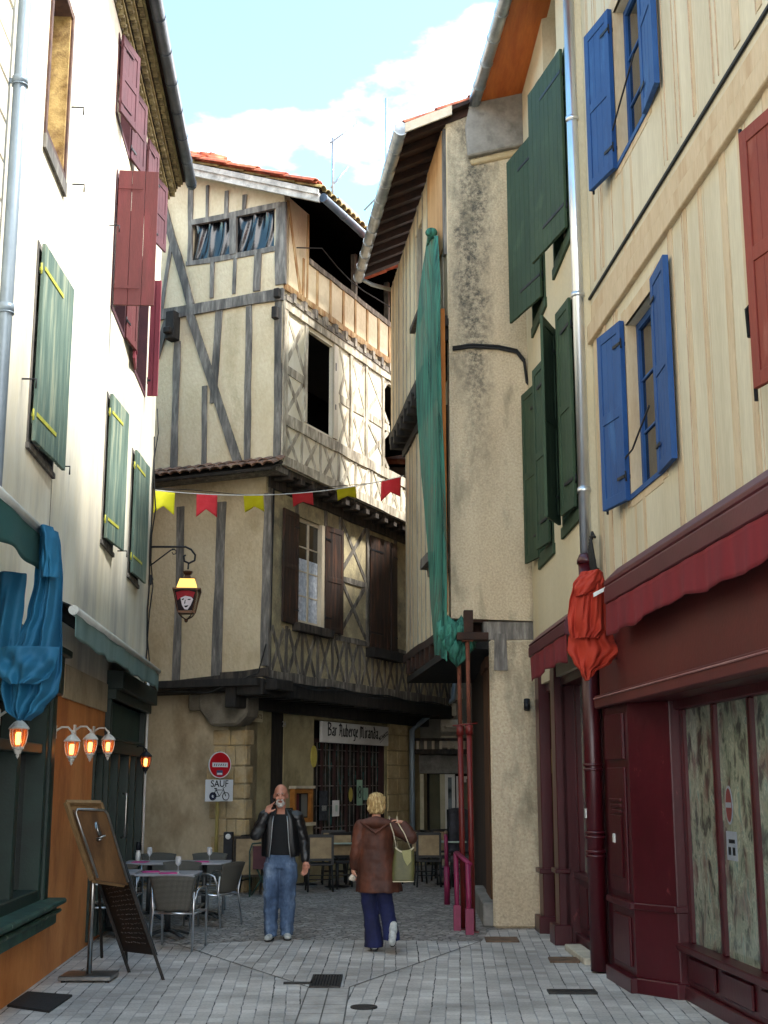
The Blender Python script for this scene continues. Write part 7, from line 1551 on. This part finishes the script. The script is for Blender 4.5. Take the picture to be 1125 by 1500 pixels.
def mf(c, n):
    for s in (-1, 1):
        if (c-(hc+Vector((s*.030, -.097, .012)))).length < .0085: return 1
        if abs(c.x-hc.x-s*.032) < .018 and abs(c.z-hc.z-.030) < .0045 and c.y < hc.y-.07: return 3
    if abs(c.x-hc.x) < .021 and abs(c.z-(hc.z-.0635)) < .004 and c.y < hc.y-.09: return 2
    return 0
remesh(mb, 'body', [skin, eyed, lip, mk('grey_brow', '#6d5f58', bump=0)], MAN, .0065, 3, mf)
mb = MB(); ell(mb, hc+Vector((0, -.062, -.105)), .040, .040, .030); ell(mb, hc+Vector((0, -.045, -.088)), .058, .045, .028); ell(mb, hc+Vector((-.02, -.104, -.048)), .016, .010, .008); ell(mb, hc+Vector((.02, -.104, -.048)), .016, .010, .008)
for s in (-1, 1): ell(mb, hc+Vector((s*.034, -.094, -.066)), .010, .010, .022)
remesh(mb, 'goatee', beard, MAN, .006, 1, None, fold(.004, 120, 120))
mb = MB(); R_ = Matrix.Rotation(.25, 3, 'Y'); mb.obox((-.105, -.115, 1.53), (.012, .003, 0), (0, .02, .0), (-.012, .05, .105)); mb.build('phone', iron, None, local=True, bevel=.003).parent = MAN
mb = MB(); loft(mb, [(.01, -.01, .955, .165, .118, .01), (.01, -.012, 1.1, .162, .125, .015), (.01, -.01, 1.25, .16, .12, .01), (.01, -.005, 1.36, .15, .112), (.0, .0, 1.42, .11, .088)]); remesh(mb, 'tshirt', teeb, MAN, .011, 2, None, fold(.006, 10, 14, 2))
mb = MB()      # jeans
loft(mb, [(0, .005, .80, .185, .125), (0, .005, .88, .18, .122), (0, .0, .96, .168, .118), (0, 0, 1.0, .165, .115)])
for s, kx, fx_, fy in ((-1, -.1, -.095, -.075), (1, .09, .08, .045)):
    loft(mb, [(fx_, fy, .045, .075, .085, .04), (fx_*1.0, fy*.95, .12, .078, .088, .04), (fx_*1.05, fy*.7, .3, .086, .09, .03), (kx*1.0, fy*.4-.01, .5, .092, .095, .03), (s*.098, 0, .7, .105, .11, .02), (s*.09, 0, .86, .105, .12)], 30, 0, 0, s)
remesh(mb, 'jeans', jeans, MAN, .010, 2, None, fold(.011, 14, 34, 5, 0, .85))
mb = MB()      # jacket: shell with an open front
def jsec(z, rx, ry, op, cx=0): 
    out = []; n = 44
    for j in range(n+1): a = -pi/2+op+(2*pi-2*op)*j/n; out.append((cx+rx*cos(a), ry*sin(a)+.005, z))
    return out
secs = [(.93, .215, .15, .62), (1.0, .22, .155, .55), (1.1, .215, .158, .50), (1.22, .215, .16, .46), (1.33, .215, .155, .42), (1.40, .19, .135, .42), (1.45, .13, .105, .45), (1.475, .10, .095, .55)]
rows = [jsec(z, rx, ry, op) for z, rx, ry, op in secs]; nn = len(rows[0])
mb = MB(); mb.add([Vector(v)+Vector((0, .012*sin(i*1.3+k*.4), 0)) for k, r in enumerate(rows) for i, v in enumerate(r)], [(k*nn+i, k*nn+i+1, (k+1)*nn+i+1, (k+1)*nn+i) for k in range(len(rows)-1) for i in range(nn-1)], 0, True)
jk = mb.build('jacket', [leather], None, local=True, solid=.02, subsurf=1); jk.parent = MAN
for side, A_, B_, C_, nm in ((-1, ShL, ElL, WrL, 'sleeve'), (1, ShR, ElR, WrR, 'sleeve')):
    mb = MB(); caps(mb, [A_+Vector((-side*.05, 0, .0)), A_, B_, B_.lerp(C_, .92)], [.085, .083, .068, .05]); 
    remesh(mb, nm, [leather, greysl], MAN, .010, 2, (lambda c, n, A_=A_, B_=B_, side=side: 1 if ((c.z < A_.z-.13 and side < 0 and c.x > -.27 and (c.y < -.13)) or (c.z > A_.z+.035 and abs(c.x) > .12)) else 0), fold(.010, 22, 30, side*3))
mb = MB(); 
for s in (-1, 1): mb.grid(lambda u, v, s=s: (s*(.055+.075*u+.0*v), -.085+.09*u+.03*v, 1.40+.09*v-.05*u*(1-v)), 6, 6)
cl = mb.build('collar', leather, None, local=True, solid=.014); cl.parent = MAN
mb = MB()
for s in (-1, 1):
    pth = [Vector((s*(.215*sin(op)+.004), -ry*cos(op)-.012, z)) for z, rx, ry, op in secs[:6]]; mb.tube([Vector((s*rx*sin(op), -ry*cos(op)-.006, z)) for z, rx, ry, op in secs[:6]], .006, 5)
zp = build_each(mb, 'zip', zinc, None); 
for z_ in zp: z_.location = (0, 0, 0); z_.data.transform(Matrix.Translation(ORG[z_.name])); z_.parent = MAN
shoe_part(MAN, -.098, -.10, -.12); shoe_part(MAN, .085, .03, .16)
mg = gnd(409, 1377); put(MAN, (mg.x, mg.y, .006), radians(0))
# ---- the woman seen from behind (local -y points to the camera: her back)
WOM = proto('person', 'woman with short blond hair seen from behind in a long chestnut leather coat', 'person')
hc = Vector((.01, .03, 1.54)); mb = MB()
ell(mb, hc+Vector((0, -.01, .03)), .074, .092, .092); ell(mb, hc+Vector((0, .022, -.035)), .058, .072, .08); ell(mb, hc+Vector((0, .1, -.02)), .014, .02, .018); ell(mb, hc+Vector((0, .055, -.095)), .03, .03, .025)
for s in (-1, 1): ell(mb, hc+Vector((s*.074, .0, -.01)), .011, .02, .03); ell(mb, hc+Vector((s*.03, .086, .01)), .012, .01, .009)
caps(mb, [hc+Vector((0, -.005, -.06)), (.005, .0, 1.40), (0, 0, 1.34)], [.05, .05, .065])
loft(mb, [(0, 0, .85, .15, .1), (0, 0, 1.0, .13, .09), (0, 0, 1.2, .14, .095), (0, 0, 1.32, .14, .09), (0, 0, 1.38, .07, .06)])
sL = Vector((-.16, 0, 1.31)); eL = Vector((-.215, -.04, 1.06)); wL = Vector((-.245, .03, .86)); sR = Vector((.17, 0, 1.32)); eR = Vector((.395, -.06, 1.19)); wR = Vector((.30, -.035, 1.345))
caps(mb, [sL, eL, wL], [.045, .036, .025]); caps(mb, [sR, eR, wR], [.045, .036, .025])
for s, kn, ft in ((-1, (-.07, .03, .48), (-.02, .02, .1)), (1, (.10, .04, .47), (.165, -.18, .16))): caps(mb, [(s*.08, 0, .84), kn, ft], [.08, .052, .036])
hand(mb, wL, (-.02, .1, -1), (.9, .2, .1), 1, curl=(.5, .6, .5), sc=.95); hand(mb, wR, (-.8, .05, .35), (-.1, -.1, -1), 1, curl=(.5, .55, .4), sc=.95)
remesh(mb, 'body', [skin_p], WOM, .0068, 3)
mb = MB(); ell(mb, hc+Vector((0, -.022, .032)), .102, .110, .105); ell(mb, hc+Vector((-.045, -.045, -.02)), .055, .065, .075); ell(mb, hc+Vector((.045, -.045, -.02)), .055, .065, .075); ell(mb, hc+Vector((0, -.06, -.045)), .055, .045, .055)
remesh(mb, 'hair', blond, WOM, .007, 1, None, lambda co, n: n*(.017*noise.noise(Vector((co.x*75, co.y*75, co.z*10)))+.006*noise.noise(Vector((co.x*140, co.y*140, co.z*16)))))
mb = MB(); loft(mb, [(.04, .0, .615, .255, .19, .035), (.035, 0, .70, .245, .18, .03), (.02, 0, .85, .22, .165, .022), (.005, 0, 1.02, .195, .15, .012), (0, 0, 1.16, .19, .142, .006), (0, 0, 1.28, .195, .135), (0, 0, 1.345, .165, .115), (0, 0, 1.385, .10, .085), (0, 0, 1.41, .075, .075)], 60)
for A_, B_, C_ in ((sL, eL, wL), (sR, eR, wR)): caps(mb, [A_*.8+Vector((0, 0, .26)), A_, B_, B_.lerp(C_, .85)], [.07, .082, .068, .052])
remesh(mb, 'coat', coat, WOM, .011, 2, None, fold(.011, 18, 20, 3))
mb = MB()      # hood lying on the back, pointed
mb.grid(lambda u, v: ((u-.5)*(.34-.24*v*v), -.10-.075*sin(pi*min(v+.15, 1))*(1-.3*abs(2*u-1)), 1.425-.05*(abs(2*u-1))-.17*v*(1-.55*abs(2*u-1))), 20, 12); h_ = mb.build('hood', coat, None, local=True, solid=.03, subsurf=1); h_.parent = WOM
mb = MB(); mb.tube([((u-.5)*.34, -.145-.02*(1-abs(2*u-1)), 1.375-.0-.13*(1-abs(2*u-1))) for u in [k/12 for k in range(13)]], .014, 6); h2 = mb.build('hood_seam', coat, None, local=True); h2.parent = WOM
mb = MB()
loft(mb, [(-.015, .03, .035, .105, .11, .02), (-.02, .03, .15, .098, .1, .03), (-.045, .03, .35, .085, .088, .03), (-.07, .02, .5, .088, .09, .02), (-.075, 0, .68, .1, .11), (-.07, 0, .88, .1, .12)], 30)
loft(mb, [(.175, -.20, .135, .092, .085, .03), (.165, -.14, .22, .088, .085, .03), (.135, -.04, .36, .082, .088, .02), (.105, .02, .5, .088, .09, .02), (.085, 0, .68, .1, .11), (.07, 0, .88, .1, .12)], 30)
remesh(mb, 'jeans', ndenim, WOM, .0105, 2, None, fold(.009, 16, 26, 7))
shoe_part(WOM, -.015, .05, pi); shoe_part(WOM, .19, -.22, pi-.15, .155, -1.0)
wg = gnd(550, 1394); put(WOM, (wg.x, wg.y, .006), 0)
mb = MB(); ell(mb, (-.255, -.015, .765), .035, .03, .035); paper = remesh(mb, 'paper_bundle', mk('crumpled_paper', '#b9ac98', '#d4c8b4', ns=30, bump=.5), None, .006, 1, None, fold(.01, 60, 60)); paper.location = (wg.x, wg.y, .006); tag(paper, 'small crumpled paper bundle held in the left hand of the woman', 'paper bundle')
# ---- handbag on her shoulder
HB = proto('handbag', 'olive handbag with cream trim and straps hanging from the shoulder of the woman', 'handbag')
mb = MB(); bx_, by_, bz = .315, -.09, .73
def bag(u, v):
    a = 2*pi*u; w = (.118+.010*sin(v*3))*(1-.16*v); dd = .055*(1-.25*v); c_ = cos(a); s_ = sin(a); e_ = .55
    return (bx_+w*math.copysign(abs(c_)**e_, c_)+.02*v-.02, by_+dd*math.copysign(abs(s_)**e_, s_), bz+.36*v-(.05*(1-abs(c_))*v**6))
mb.grid(bag, 40, 14); mb.grid(lambda u, v: Vector(bag(u, 0)).lerp(Vector((bx_-.02, by_, bz)), v), 40, 2); b1 = mb.build('bag_body', olive, None, local=True, solid=.006); b1.parent = HB
mb = MB(); mb.tube([bag(k/40, 1.0) for k in range(40)], .008, 6, closed=True); mb.tube([bag(k/40, .01) for k in range(40)], .006, 6, closed=True); b2 = mb.build('trim', creamt, None, local=True); b2.parent = HB
for dx_, tx in ((-.085, .165), (.07, .25)):
    mb = MB(); s0_ = Vector((bx_+dx_, by_-.03, bz+.34)); mb.tube([s0_, s0_.lerp(Vector((tx, -.09, 1.40)), .5)+Vector((0, -.02, 0)), Vector((tx-.01, -.085, 1.36)), Vector((tx-.015, -.03, 1.415)), Vector((tx-.01, .05, 1.36))], .011, 6, flat=.5); b3 = mb.build('strap', creamt, None, local=True); b3.parent = HB
mb = MB(); mb.add([(bx_-.03, by_-.062, bz+.33), (bx_+.07, by_-.06, bz+.34), (bx_+.075, by_-.062, bz+.22), (bx_+.03, by_-.066, bz+.17), (bx_-.01, by_-.064, bz+.24)], [(0, 1, 2, 3, 4)]); b4 = mb.build('flap', mk('light_olive_flap', '#8a8558', '#9c976a', obj=True), None, local=True, solid=.004); b4.parent = HB
put(HB, (wg.x, wg.y, .006))
bpy.data.scenes.remove(TMP)
